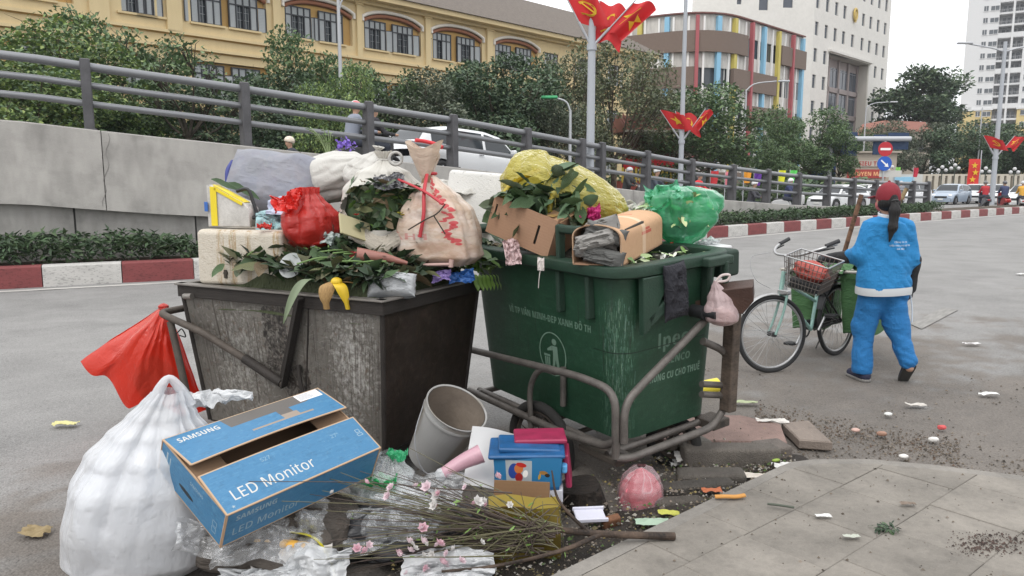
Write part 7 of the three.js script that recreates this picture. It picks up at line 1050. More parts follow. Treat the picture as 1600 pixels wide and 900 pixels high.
  put('black_stick', 'dark bent stick in front of the green bag', 'stick', sweep(smoothPts([V(-0.12, -0.05, 0), V(0, 0.0, 0.02), V(0.07, 0.05, 0), V(0.1, 0.03, 0)], 10), 0.012, 6), mat([0.02, 0.02, 0.02]), at(1046, 400, 4.25)); put('red_stick', 'short red plastic strip below the green bag', 'plastic strip', rbox(0.02, 0.09, 0.015, 0.004), mat([0.45, 0.06, 0.03]), at(1049, 390, 4.45));
  const cl2 = onLocal(greenCart, 1055, 455, 'x', GB.L / 2 + 0.075); const bc = mesh('black_cloth', jig(pillow(0.2, 0.3, 0.05, { seed: 77, ca: 0.03, f: 4 }), (x, y, z) => [x * (0.75 - 0.9 * min(0, y + 0.02)), y, z]), mat([0.016, 0.016, 0.022], { r: 0.85, bump: reTex(TX.wrinkle, 3), bs: 0.012 })); tag(bc, 'black cloth hanging down the short end of the green bin', 'cloth'); bc.position.copy(greenCart.localToWorld(cl2.clone())); bc.quaternion.copy(greenCart.quaternion).multiply(new THREE.Quaternion().setFromEuler(new THREE.Euler(0, PI / 2, 0.08)));
  const hb = thing('hanging_bag', 'pinkish white plastic bag hanging from the green bin bracket', 'plastic bag', greenCart.localToWorld(onLocal(greenCart, 1128, 510, 'x', GB.L / 2 + 0.16))); mesh('film', bag({ rx: 0.088, rz: 0.075, h: 0.24, prof: [[0, 0], [0.04, 0.55], [0.15, 0.95], [0.35, 1], [0.6, 0.72], [0.85, 0.32], [1, 0.08]], seed: 66, k: 9, ga: 0.2, ca: 0.1, lean: [-0.045, 0], nu: 60, nv: 44 }), plastic([0.66, 0.5, 0.5], 0.45, 0.4), hb); mesh('filling', bag({ rx: 0.076, rz: 0.062, h: 0.1, prof: PROF.round, seed: 68, ca: 0.08, nu: 40, nv: 24 }).translate(0, 0.008, 0), mat([0.5, 0.36, 0.27], { r: 0.8 }), hb); mesh('handle_loop', sweep(smoothPts([V(-0.045, 0.235, 0), V(-0.01, 0.27, 0), V(0.03, 0.27, 0), V(0.02, 0.245, 0), V(-0.04, 0.235, 0)], 16), 0.007, 6), plastic([0.7, 0.6, 0.58], 0.3, 0.4), hb);
  put('pink_tissue', 'small pinkish tissue hanging over the long rim of the green bin', 'tissue', crumple(0.09, 0.14, 0.05, { seed: 12 }), plastic([0.62, 0.45, 0.45], 0.2, 0.5), at(800, 393, 4.18), [1.2, 0.4, 0.3]); put('tissue_shred', 'white shred with a string dangling from the long rim of the green bin', 'tissue', [crumple(0.035, 0.07, 0.02, { seed: 13, n: 10 }).rotateX(1.3), sweep(smoothPts([V(0, -0.02, 0), V(-0.008, -0.07, 0.01), V(-0.012, -0.13, 0)], 8), 0.0025, 4)], mat([0.55, 0.5, 0.47]), at(845, 412, 3.97));
}
// ================= rubbish on the ground in front =================
{ // big white bag
  const b = thing('white_bag', 'big full white plastic bag standing at the lower left', 'plastic bag', V(-1.54, 0, -3.0), 0.4), m = plastic([0.8, 0.81, 0.83], 0.52, 0.3, { bs: 0.007, bump: reTex(TX.wrinkle, 2.2, 1.2) });
  mesh('film', bag({ rx: 0.315, rz: 0.27, h: 0.79, prof: [[0, 0], [0.03, 0.75], [0.12, 0.98], [0.3, 1.02], [0.5, 0.94], [0.66, 0.76], [0.78, 0.55], [0.87, 0.38], [0.94, 0.27], [1, 0.19]], seed: 201, k: 14, ga: 0.26, ca: 0.06, f: 2.6, lean: [0.13, 0.1], nu: 150, nv: 120 }), m, b);
  mesh('filling', bag({ rx: 0.285, rz: 0.24, h: 0.62, prof: PROF.round, seed: 205, ca: 0.14, f: 4.5 }).translate(0.03, 0.01, 0.02), mat([0.7, 0.71, 0.73], { r: 0.6, bump: reTex(TX.wrinkle, 3), bs: 0.012 }), b);
  mesh('handle_loop', sweep(smoothPts([V(0.07, 0.74, 0.12), V(0.1, 0.81, 0.11), V(0.13, 0.84, 0.1), V(0.165, 0.8, 0.1), V(0.2, 0.72, 0.1)], 20), (t) => 0.03 - 0.012 * sin(t * PI), 9, { flat: 0.8 }), m, b); mesh('crumpled_top', crumple(0.3, 0.14, 0.08, { seed: 2, sag: 0.1 }), milky, b).position.set(0.3, 0.7, -0.05);
}
{ // red bag hung on the handle
  const T = [[255, 480], [243, 486], [131, 567], [190, 628], [240, 640], [322, 645], [290, 560], [262, 482]], b = thing('orange_red_bag', 'orange red plastic bag hanging from the push handle of the steel cart', 'plastic bag', at(235, 575, 4.72));
  const top = V2(255, 480), left = [[250, 481], [200, 515], [131, 568]], bot = [[131, 568], [165, 598], [200, 632], [260, 640], [322, 646]], right = [[262, 481], [285, 540], [322, 646]];
  const L2 = (P, t) => { const k = t * (P.length - 1), i = min(P.length - 2, floor(k)), f = k - i; return [mix(P[i][0], P[i + 1][0], f), mix(P[i][1], P[i + 1][1], f)]; };
  const px = (u, v) => { const l = L2(left, v), r = L2(right, v), bt = L2(bot, u), tp = [mix(250, 262, u), 480], c = [mix(mix(250, 262, u), mix(131, 322, u), v), mix(480, mix(568, 646, u), v)]; return [mix(l[0], r[0], u) + mix(tp[0], bt[0], v) - c[0], mix(l[1], r[1], u) + mix(tp[1], bt[1], v) - c[1]]; };
  const sd = (s) => grid(40, 40, (u, v) => { let [x, y] = px(u, v); x += 7 * (fbm3(u * 3, v * 4, 5, 2) - 0.5) * v * 2; y += v * (9 * sin(u * 17) + 16 * (fbm3(u * 4, 2, v * 3, 2) - 0.5)); const e = pow(sin(PI * u), 0.6) * pow(sin(PI * min(1, v * 0.86)), 0.7), fold = 0.07 * (0.5 - pow(ridge3(u * 4.5 + s, v * 0.9, 3, 3), 2)) * (0.25 + v); return at(x, y, 4.66 - s * (0.17 * e) - fold).sub(b.position); }, { us: 1, vs: 1 });
  mesh('film', [sd(1), sd(-1)], plastic([0.75, 0.05, 0.02], 0.5, 0.33, { bs: 0.008 }), b); mesh('filling', bag({ rx: 0.13, rz: 0.07, h: 0.3, prof: PROF.round, seed: 3, ca: 0.2 }).translate(0.02, -0.22, 0), mat([0.14, 0.03, 0.02], { r: 0.8 }), b); mesh('knot', bag({ rx: 0.03, rz: 0.03, h: 0.05, prof: PROF.round, seed: 4, ca: 0.3, nu: 24, nv: 16 }).translate(...at(256, 486, 4.62).sub(b.position).toArray()), plastic([0.6, 0.03, 0.015], 0.3, 0.4), b);
}
{ // the blue monitor carton
  const b = thing('blue_carton', 'open blue monitor carton leaning against the rubbish in front of the steel cart', 'cardboard box'); pose(b, -1.0136, 0.408, 3.037, -0.935, -0.451, 0.0674);
  const L = 0.737, W = 0.456, H = 0.1625, t = 0.006, R = RNG(88);
  const base = (c, w, h, col) => { c.fillStyle = col; c.fillRect(0, 0, w, h); for (let i = 0; i < 700; i++) { c.fillStyle = R() < 0.5 ? 'rgba(255,255,255,0.03)' : 'rgba(0,20,40,0.05)'; c.beginPath(); c.ellipse(R() * w, R() * h, 3 + 40 * R() * R(), 2 + 16 * R() * R(), 0, 0, 7); c.fill(); } for (let i = 0; i < 60; i++) { c.strokeStyle = `rgba(190,180,165,${0.15 + 0.3 * R()})`; c.lineWidth = 1 + R(); const x = R() * w, y = R() * h; c.beginPath(); c.moveTo(x, y); c.lineTo(x + 30 * (R() - 0.5), y + 16 * (R() - 0.5)); c.stroke(); } c.strokeStyle = 'rgba(176,150,120,0.95)'; c.lineWidth = 9; c.strokeRect(2, 2, w - 4, h - 4); };
  const BL = 'rgb(56,112,150)', ink = 'rgba(205,196,186,0.9)';
  const tNear = canvasTex(1024, 320, (c, w, h) => { base(c, w, h, BL); c.fillStyle = ink; c.font = '106px sans-serif'; c.textBaseline = 'middle'; c.fillText('LED Monitor', 74, 214, 520); c.font = '40px sans-serif'; c.globalAlpha = 0.45; c.fillText('S27', 330, 60); c.fillText('27"', 790, 90); c.globalAlpha = 0.8; c.lineWidth = 3; c.strokeStyle = ink; c.strokeRect(960, 110, 26, 26); c.strokeRect(956, 146, 34, 20); c.fillText('*', 44, 292); });
  const tFar = canvasTex(1024, 320, (c, w, h) => { base(c, w, h, BL); c.fillStyle = 'rgb(88,84,80)'; c.beginPath(); c.moveTo(330, 0); c.lineTo(1024, 0); c.lineTo(1000, 60); c.lineTo(860, 110); c.lineTo(345, 118); c.closePath(); c.fill(); c.fillRect(640, 110, 90, 70); c.fillStyle = 'rgb(140,128,116)'; c.fillRect(420, 216, 420, 18); c.fillRect(640, 170, 110, 50); c.fillStyle = ink; c.font = 'bold 62px sans-serif'; c.textBaseline = 'middle'; c.fillText('SAMSUNG', 50, 68, 250); c.fillStyle = 'rgb(214,214,216)'; c.fillRect(830, 8, 170, 88); c.fillStyle = 'rgb(90,90,90)'; for (let i = 0; i < 6; i++) c.fillRect(842, 18 + i * 12, 60 + 80 * R(), 4); c.strokeStyle = 'rgb(176,150,120)'; c.lineWidth = 8; c.strokeRect(2, 2, w - 4, h - 4); });
  const tSide = canvasTex(1024, 256, (c, w, h) => { base(c, w, h, BL); c.fillStyle = ink; c.globalAlpha = 0.6; c.textBaseline = 'middle'; c.font = 'bold 54px sans-serif'; c.fillText('SAMSUNG', 60, 62, 250); c.font = '76px sans-serif'; c.fillText('LED Monitor', 50, 168, 420); c.globalAlpha = 1; });
  const tEnd = canvasTex(640, 256, (c, w, h) => { base(c, w, h, BL); c.fillStyle = ink; c.globalAlpha = 0.7; c.fillRect(60, 40, 14, 150); c.fillRect(96, 60, 8, 110); c.font = '30px sans-serif'; c.fillText('SAMSUNG', 300, 80, 130); c.lineWidth = 3; c.strokeStyle = ink; c.strokeRect(540, 130, 36, 36); c.strokeRect(540, 176, 36, 36); c.globalAlpha = 1; c.fillStyle = 'rgb(18,30,40)'; c.beginPath(); c.ellipse(280, 168, 74, 16, 0.06, 0, 7); c.fill(); });
  const pm = (map) => mat([1, 1, 1], { map, r: 0.5, bump: TX.fine, bs: 0.0008 }); const inner = mat([0.2, 0.125, 0.075], { map: cardT, r: 0.95 });
  // a printed board: outside print, inside bare card, a pale cut edge
  const board = (name, w, h, tm, m4, bow = 0) => { const g = grid(16, 6, (u, v) => V(u * w, v * h, bow * sin(PI * u) * v), {}), o = mesh(name, g, tm, b); o.applyMatrix4(m4); mesh('inside', grid(16, 6, (u, v) => V(u * w, v * h, bow * sin(PI * u) * v - t)), inner, o); const e = []; for (const [a, c] of [[0, 1], [1, 2], [2, 3], [3, 0]]) { const K = [V(0, 0, -t / 2), V(w, 0, -t / 2), V(w, h, -t / 2), V(0, h, -t / 2)], P = []; for (let i = 0; i <= 8; i++) { const q = K[a].clone().lerp(K[c], i / 8); q.z += bow * sin(PI * q.x / w) * (q.y / h); P.push(q); } e.push(sweep(P, t / 2 + 0.0006, 5)); } mesh('cut_edge', e, cardEdge, o); return o; };
  const MB = (o, x, y) => { const z = V().crossVectors(x, y); return new THREE.Matrix4().makeBasis(x, y, z).setPosition(o); };
  board('near_side', L, H, pm(tSide), MB(V(-L / 2, 0, W / 2), V(1, 0, 0), V(0, 1, 0))); board('left_end', W, H, pm(tEnd), MB(V(-L / 2, 0, -W / 2), V(0, 0, 1), V(0, 1, 0))); board('far_side', L, H, pm(tSide), MB(V(L / 2, 0, -W / 2), V(-1, 0, 0), V(0, 1, 0))); board('right_end', W, H, pm(tEnd), MB(V(L / 2, 0, W / 2), V(0, 0, -1), V(0, 1, 0))); mesh('bottom', box(L - 0.01, t, W - 0.01, 0, t / 2, 0), inner, b);
  const an = 0.1, hf = W * 0.44; board('near_flap', L, hf, pm(tNear), MB(V(-L / 2, H + 0.004, W / 2), V(1, 0, 0), V(0, sin(an), -cos(an))), 0.006);
  { const y = V(0, sin(0.17), cos(0.17)), x = V(1, 0, 0).applyAxisAngle(V(0, 1, 0), 0), o = MB(V(-L / 2, H + 0.004, -W / 2), x, y); // print seen from above: its own upright runs away from the viewer
    const g = grid(16, 6, (u, v) => V(u * L, v * hf * 1.02, -0.01 * sin(PI * u) * v)); const u2 = g.attributes.uv; for (let i = 0; i < u2.count; i++) u2.setY(i, 1 - u2.getY(i)); const f = mesh('far_flap', g, pm(tFar), b); f.applyMatrix4(o); mesh('inside', grid(16, 6, (u, v) => V(u * L, v * hf * 1.02, -0.01 * sin(PI * u) * v + t)), inner, f); const e = []; for (const [a, c] of [[V(0, hf * 1.02, t / 2), V(L, hf * 1.02, t / 2)], [V(0, 0, t / 2), V(0, hf * 1.02, t / 2)], [V(L, 0, t / 2), V(L, hf * 1.02, t / 2)]]) { const P = []; for (let i = 0; i <= 8; i++) { const q = a.clone().lerp(c, i / 8); q.z -= 0.01 * sin(PI * q.x / L) * (q.y / hf); P.push(q); } e.push(sweep(P, t / 2 + 0.0006, 5)); } mesh('cut_edge', e, cardEdge, f); }
  for (const s of [-1, 1]) { const o = mesh('dust_flap', buv(rbox(0.15, t, W - 0.02, 0.002)), inner, b); o.position.set(s * (L / 2 - 0.075), H - 0.012, 0); o.rotation.z = s * 0.12; }
}
{ // the tilted grey bucket
  const ax = V(0.42, 0.84, 0.34).normalize(), rimC = at(714, 637, 3.72), h = 0.37, b = thing('grey_bucket', 'tilted dirty grey plastic bucket leaning on the steel cart', 'bucket', rimC.clone().addScaledVector(ax, -h)); b.quaternion.setFromUnitVectors(V(0, 1, 0), ax);
  const bt = tex(512, 256, (u, v) => { const d = ss(0.5, 0.75, ft(u, v, 8, 4, 501, 3)), k = 0.95 + 0.15 * (ft(u, v, 5, 3, 505) - 0.5); return [k * mix(1, 0.72, d), k * mix(1, 0.66, d), k * mix(1, 0.58, d)]; });
  const m = mat([0.33, 0.325, 0.315], { r: 0.45, map: bt, bump: TX.fine, bs: 0.001 }), inn = mat([0.24, 0.2, 0.165], { r: 0.7, map: TX.grime });
  mesh('wall', new THREE.LatheGeometry([V2(0.0, 0), V2(0.118, 0), V2(0.124, 0.008), V2(0.158, h - 0.05), V2(0.165, h - 0.048), V2(0.166, h - 0.03), V2(0.16, h - 0.028), V2(0.163, h - 0.004), V2(0.168, h), V2(0.166, h + 0.005), V2(0.158, h)], 48), m, b); mesh('inside', new THREE.LatheGeometry([V2(0, 0.01), V2(0.114, 0.01), V2(0.155, h)], 40), inn, b); mesh('bail_wire', sweep(smoothPts([V(-0.165, h - 0.03, 0), V(-0.13, h - 0.2, 0.12), V(0, h - 0.33, 0.165), V(0.13, h - 0.2, 0.12), V(0.165, h - 0.03, 0)], 24), 0.003, 5), galv, b);
}
{ // dark core of the heap, clear films, wraps
  const R = RNG(404);
  put('black_bag', 'half hidden black plastic bag under the blossom branches', 'plastic bag', bag({ rx: 0.33, rz: 0.22, h: 0.27, prof: PROF.round, seed: 301, ca: 0.35, f: 2.6 }), mat([0.02, 0.02, 0.023], { r: 0.38, bump: reTex(TX.wrinkle, 3), bs: 0.006 }), V(-0.5, -0.03, -3.2), [0, 0.2, 0]);
  put('brown_sack', 'dark brown sack crushed under the blue carton', 'sack', bag({ rx: 0.33, rz: 0.3, h: 0.36, prof: PROF.round, seed: 305, ca: 0.3, f: 2.4 }), mat([0.07, 0.058, 0.048], { r: 0.85, bump: reTex(TX.wrinkle, 2), bs: 0.02 }), V(-0.98, -0.04, -3.08), [0, 0, 0]);
  const film = (label, px, py, d, w, h, amp, seed, rot, m) => put('clear_film', label, 'plastic film', crumple(w, h, amp, { seed, f: 3.4, sag: 0.18, n: 60 }), m ?? clear, at(px, py, d), rot);
  film('clear plastic film with a raised peak right under the blue carton', 425, 822, 2.86, 0.42, 0.3, 0.14, 11, [0.5, 0.1, -0.1]); film('clear plastic film edge hanging below the left carton end', 335, 840, 2.8, 0.3, 0.14, 0.1, 12, [0.6, 0.2, -0.5]); film('white crackled film at the bottom edge under the yellow ribbon', 490, 885, 2.74, 0.26, 0.2, 0.1, 13, [0.7, 0, 0.1], milky); film('pale film fold at the bottom left of the branches', 400, 900, 2.72, 0.3, 0.12, 0.08, 14, [0.5, 0, 0.1], milky);
  film('shiny clear bag spread left of the blossoms', 610, 805, 3.02, 0.4, 0.26, 0.13, 15, [0.55, 0, 0.3]); film('clear film over the leaves below the bucket', 660, 760, 3.25, 0.36, 0.2, 0.1, 16, [0.6, 0, 0.05]); film('milky film under the blossom branches at the bottom', 700, 880, 2.78, 0.36, 0.16, 0.08, 17, [0.6, 0, 0], milky);
  const gb = thing('green_tinted_bag', 'white and green crinkled clear bag between carton and bucket', 'plastic bag', at(590, 790, 3.3)); mesh('film', bag({ rx: 0.15, rz: 0.12, h: 0.25, prof: [[0, 0], [0.05, 0.6], [0.3, 1], [0.6, 0.85], [0.85, 0.5], [1, 0.3]], seed: 310, k: 6, ga: 0.4, ca: 0.4, lean: [0.06, 0] }), clear, gb); mesh('green_print', crumple(0.14, 0.1, 0.05, { seed: 5 }), plastic([0.03, 0.4, 0.12], 0.4, 0.4), gb).position.set(0.03, 0.15, 0.1); mesh('filling', bag({ rx: 0.12, rz: 0.09, h: 0.16, prof: PROF.round, seed: 311, ca: 0.3 }), mat([0.45, 0.5, 0.48], { r: 0.6, bump: reTex(TX.wrinkle, 3), bs: 0.03 }), gb); mesh('green_corner', crumple(0.09, 0.07, 0.05, { seed: 6 }), plastic([0.05, 0.45, 0.2], 0.4, 0.4), gb).position.set(0.1, 0.25, 0.03);
  const wr = thing('bouquet_wrap', 'white paper bouquet wrap with orange and yellow ribbon at the bottom', 'paper wrap', at(462, 866, 2.84)); mesh('paper', sweep(smoothPts([V(-0.16, -0.02, 0.02), V(0, 0.0, 0), V(0.14, 0.0, -0.03)], 10), (t) => 0.055 + 0.02 * sin(t * 3), 18, { flat: 0.6 }), mat([0.52, 0.49, 0.46], { r: 0.8 }), wr); mesh('orange_strip', rbox(0.12, 0.03, 0.04, 0.014, 0.0, 0.045, 0.01, 0, 0, -0.12), mat([0.7, 0.38, 0.06], { r: 0.55 }), wr); mesh('orange_strip', rbox(0.1, 0.03, 0.04, 0.014, -0.12, 0.05, 0, 0, 0, -0.05), mat([0.55, 0.33, 0.1], { r: 0.55 }), wr);
  mesh('yellow_ribbon', grid(24, 3, (u, v) => { const p = new THREE.CatmullRomCurve3([V(-0.03, 0.07, -0.06), V(0.08, 0.06, -0.02), V(0.15, 0.0, 0.04), V(0.19, -0.08, 0.09), V(0.23, -0.14, 0.12)]).getPoint(u); return V(p.x, p.y + 0.012 * v, p.z + 0.035 * v); }), mat([0.68, 0.6, 0.02], { r: 0.35 }), wr);
  const ys = thing('mustard_carton', 'crushed mustard yellow carton behind the branch fork', 'cardboard box', at(820, 868, 2.98), 0.05); const ym = mat([0.2, 0.145, 0.016], { r: 0.55, map: TX.grime }); mesh('front_side', grid(16, 10, (u, v) => V(-0.15 + 0.3 * u, -0.05 + 0.26 * v, 0.012 * sin(u * 7 + v * 3))), ym, ys); mesh('side', grid(6, 8, (u, v) => V(0.15 - 0.03 * u, -0.05 + 0.26 * v, -0.14 * u)), ym, ys); mesh('top_side', grid(10, 5, (u, v) => V(-0.15 + 0.3 * u, 0.21 + 0.01 * sin(u * 6), -0.12 * v)), mat([0.22, 0.16, 0.02], { r: 0.5 }), ys);
  put('brown_board', 'brown cardboard piece between blue tub and mustard carton', 'cardboard', buv(rbox(0.25, 0.13, 0.01, 0.003)), mat([0.17, 0.095, 0.045], { map: cardT, r: 0.9 }), at(815, 775, 3.2), [-0.35, 0.05, -0.06]);
  // blue printed tub with its pink lid behind
  const kb = thing('blue_tub', 'blue plastic tub with colourful printed pictures and pink lid', 'plastic tub', at(826, 752, 3.42), -0.08); kb.scale.set(0.96, 0.82, 0.9); const pr = canvasTex(512, 256, (c, w, h) => { c.fillStyle = 'rgb(46,112,156)'; c.fillRect(0, 0, w, h); c.fillStyle = 'rgb(160,166,170)'; c.fillRect(90, 24, 200, 190); const Q = (x, y, rx, ry, f) => { c.fillStyle = f; c.beginPath(); c.ellipse(x, y, rx, ry, 0.2, 0, 7); c.fill(); }; Q(150, 110, 40, 62, 'rgb(44,70,140)'); Q(190, 90, 34, 40, 'rgb(190,110,60)'); Q(210, 60, 40, 18, 'rgb(176,44,40)'); Q(190, 160, 30, 36, 'rgb(150,40,40)'); Q(240, 130, 20, 30, 'rgb(230,226,220)'); Q(380, 120, 34, 16, 'rgb(150,110,60)'); Q(410, 140, 20, 14, 'rgb(50,40,30)'); Q(350, 150, 10, 26, 'rgb(180,140,60)'); c.fillStyle = 'rgba(20,50,100,0.4)'; c.fillRect(0, 232, w, 24); });
  mesh('front_side', grid(12, 6, (u, v) => V(mix(-0.165 + 0.012 * (1 - v), 0.165 - 0.012 * (1 - v), u), 0.19 * v, 0.1 + 0.01 * v + 0.008 * sin(u * PI))), mat([1, 1, 1], { map: pr, r: 0.35 }), kb); const bm = mat([0.03, 0.15, 0.32], { r: 0.4, map: TX.grime }); mesh('tub', [rbox(0.33, 0.19, 0.19, 0.03, 0, 0.095, 0, 0, 0, 0, 2)], bm, kb); mesh('lid', [rbox(0.37, 0.025, 0.24, 0.012, -0.01, 0.2, 0, 0.05, 0.1, 0.03, 2), rbox(0.3, 0.03, 0.2, 0.012, 0.0, 0.215, -0.02, 0.1, 0.05, -0.04, 2)], mat([0.015, 0.11, 0.3], { r: 0.4, map: TX.grime }), kb); mesh('pink_lid', [rbox(0.26, 0.03, 0.2, 0.012, 0.05, 0.235, -0.1, 0.1, 0, 0.02, 2), rbox(0.03, 0.2, 0.2, 0.012, 0.19, 0.08, -0.06, 0, 0, 0.1, 2)], mat([0.36, 0.025, 0.09], { r: 0.45, map: TX.grime }), kb); mesh('clip', rbox(0.03, 0.05, 0.06, 0.012, 0.175, 0.11, 0.05, 0, 0, 0, 2), mat([0.1, 0.35, 0.65], { r: 0.4 }), kb); mesh('lower_panel', rbox(0.3, 0.1, 0.12, 0.01, 0.02, -0.05, 0.04), mat([0.5, 0.5, 0.55], { r: 0.5 }), kb);
  put('white_paper', 'white bent paper sheet between bucket and blue tub', 'paper', grid(10, 12, (u, v) => V(0.22 * (u - 0.5), 0.3 * (v - 0.5), 0.05 * (v - 0.5) ** 2 * 4 + 0.015 * sin(u * 4))), mat([0.66, 0.66, 0.66], { r: 0.7, t: 0.1 }), at(764, 722, 3.55), [-0.7, 0.2, -0.25]);
  const pk = thing('pink_roll', 'pinkish plastic roll with small flowers below the bucket', 'plastic roll', at(722, 722, 3.4)); mesh('roll', sweep(smoothPts([V(-0.09, -0.045, 0.03), V(0, 0, 0), V(0.09, 0.035, -0.02)], 10), (t) => mix(0.026, 0.045, t), 14), plastic([0.6, 0.36, 0.42], 0.25, 0.35), pk); mesh('white_end', new THREE.SphereGeometry(0.03, 12, 8).translate(-0.095, -0.048, 0.03), milky, pk);
  const pb = thing('pink_bag', 'pink filled clear plastic bag on the kerb under the green bin', 'plastic bag', at(1000, 812, 3.6), 0.3); mesh('film', bag({ rx: 0.118, rz: 0.11, h: 0.285, prof: [[0, 0], [0.04, 0.7], [0.2, 1], [0.55, 1.02], [0.8, 0.8], [0.93, 0.55], [1, 0.2]], seed: 401, k: 7, ga: 0.12, ca: 0.1 }), plastic([0.75, 0.6, 0.62], 0.8, 0.22, { bs: 0.006 }), pb); mesh('filling', bag({ rx: 0.11, rz: 0.1, h: 0.27, prof: PROF.round, seed: 403, ca: 0.1, f: 3 }), mat([1, 1, 1], { r: 0.6, map: tex(256, 256, (u, v) => { const k = ss(0.8, 0.95, ridge3(u * 5 + 2 * v, v * 4, 2, 1)) * 0.8; return [mix(0.62, 0.75, k), mix(0.13, 0.6, k), mix(0.17, 0.62, k)]; }) }), pb); mesh('white_box', rbox(0.14, 0.07, 0.1, 0.01, 0.03, 0.035, 0.05), mat([0.55, 0.52, 0.52], { r: 0.6 }), pb); mesh('red_piece', rbox(0.05, 0.06, 0.03, 0.012, -0.06, 0.03, 0.085, 0.4), mat([0.3, 0.02, 0.02], { r: 0.4 }), pb);
  put('foam_tray', 'small white foam tray on the ground left of the pink bag', 'foam tray', [rbox(0.14, 0.012, 0.1, 0.006, 0, 0, 0), rbox(0.15, 0.02, 0.012, 0.005, 0, 0.008, 0.05), rbox(0.15, 0.02, 0.012, 0.005, 0, 0.008, -0.05)], mat([0.58, 0.58, 0.66], { r: 0.5 }), ground(922, 806, 0.095), [0.12, 0.1, 0]);
  put('pot_shard', 'orange brown shard on the kerb by the pink bag', 'shard', rbox(0.09, 0.08, 0.04, 0.012), mat([0.2, 0.09, 0.045], { r: 0.85, map: TX.grime }), ground(955, 818, 0.06), [0.3, 0.3, 0.2]); put('rusty_stump', 'dark brown charred stump beside the wheel of the green bin', 'stump', jig(cyl(0.1, 0.12, 0.2, 18), (x, y, z) => { const k = 1 + 0.4 * (fbm3(x * 9, y * 9, z * 9, 3) - 0.5); return [x * k, y, z * k]; }), mat([0.035, 0.026, 0.02], { r: 0.95, map: TX.bark, bump: TX.barkB, bs: 0.02 }), ground(912, 785, 0.04), [0.1, 0, 0.15]);
}
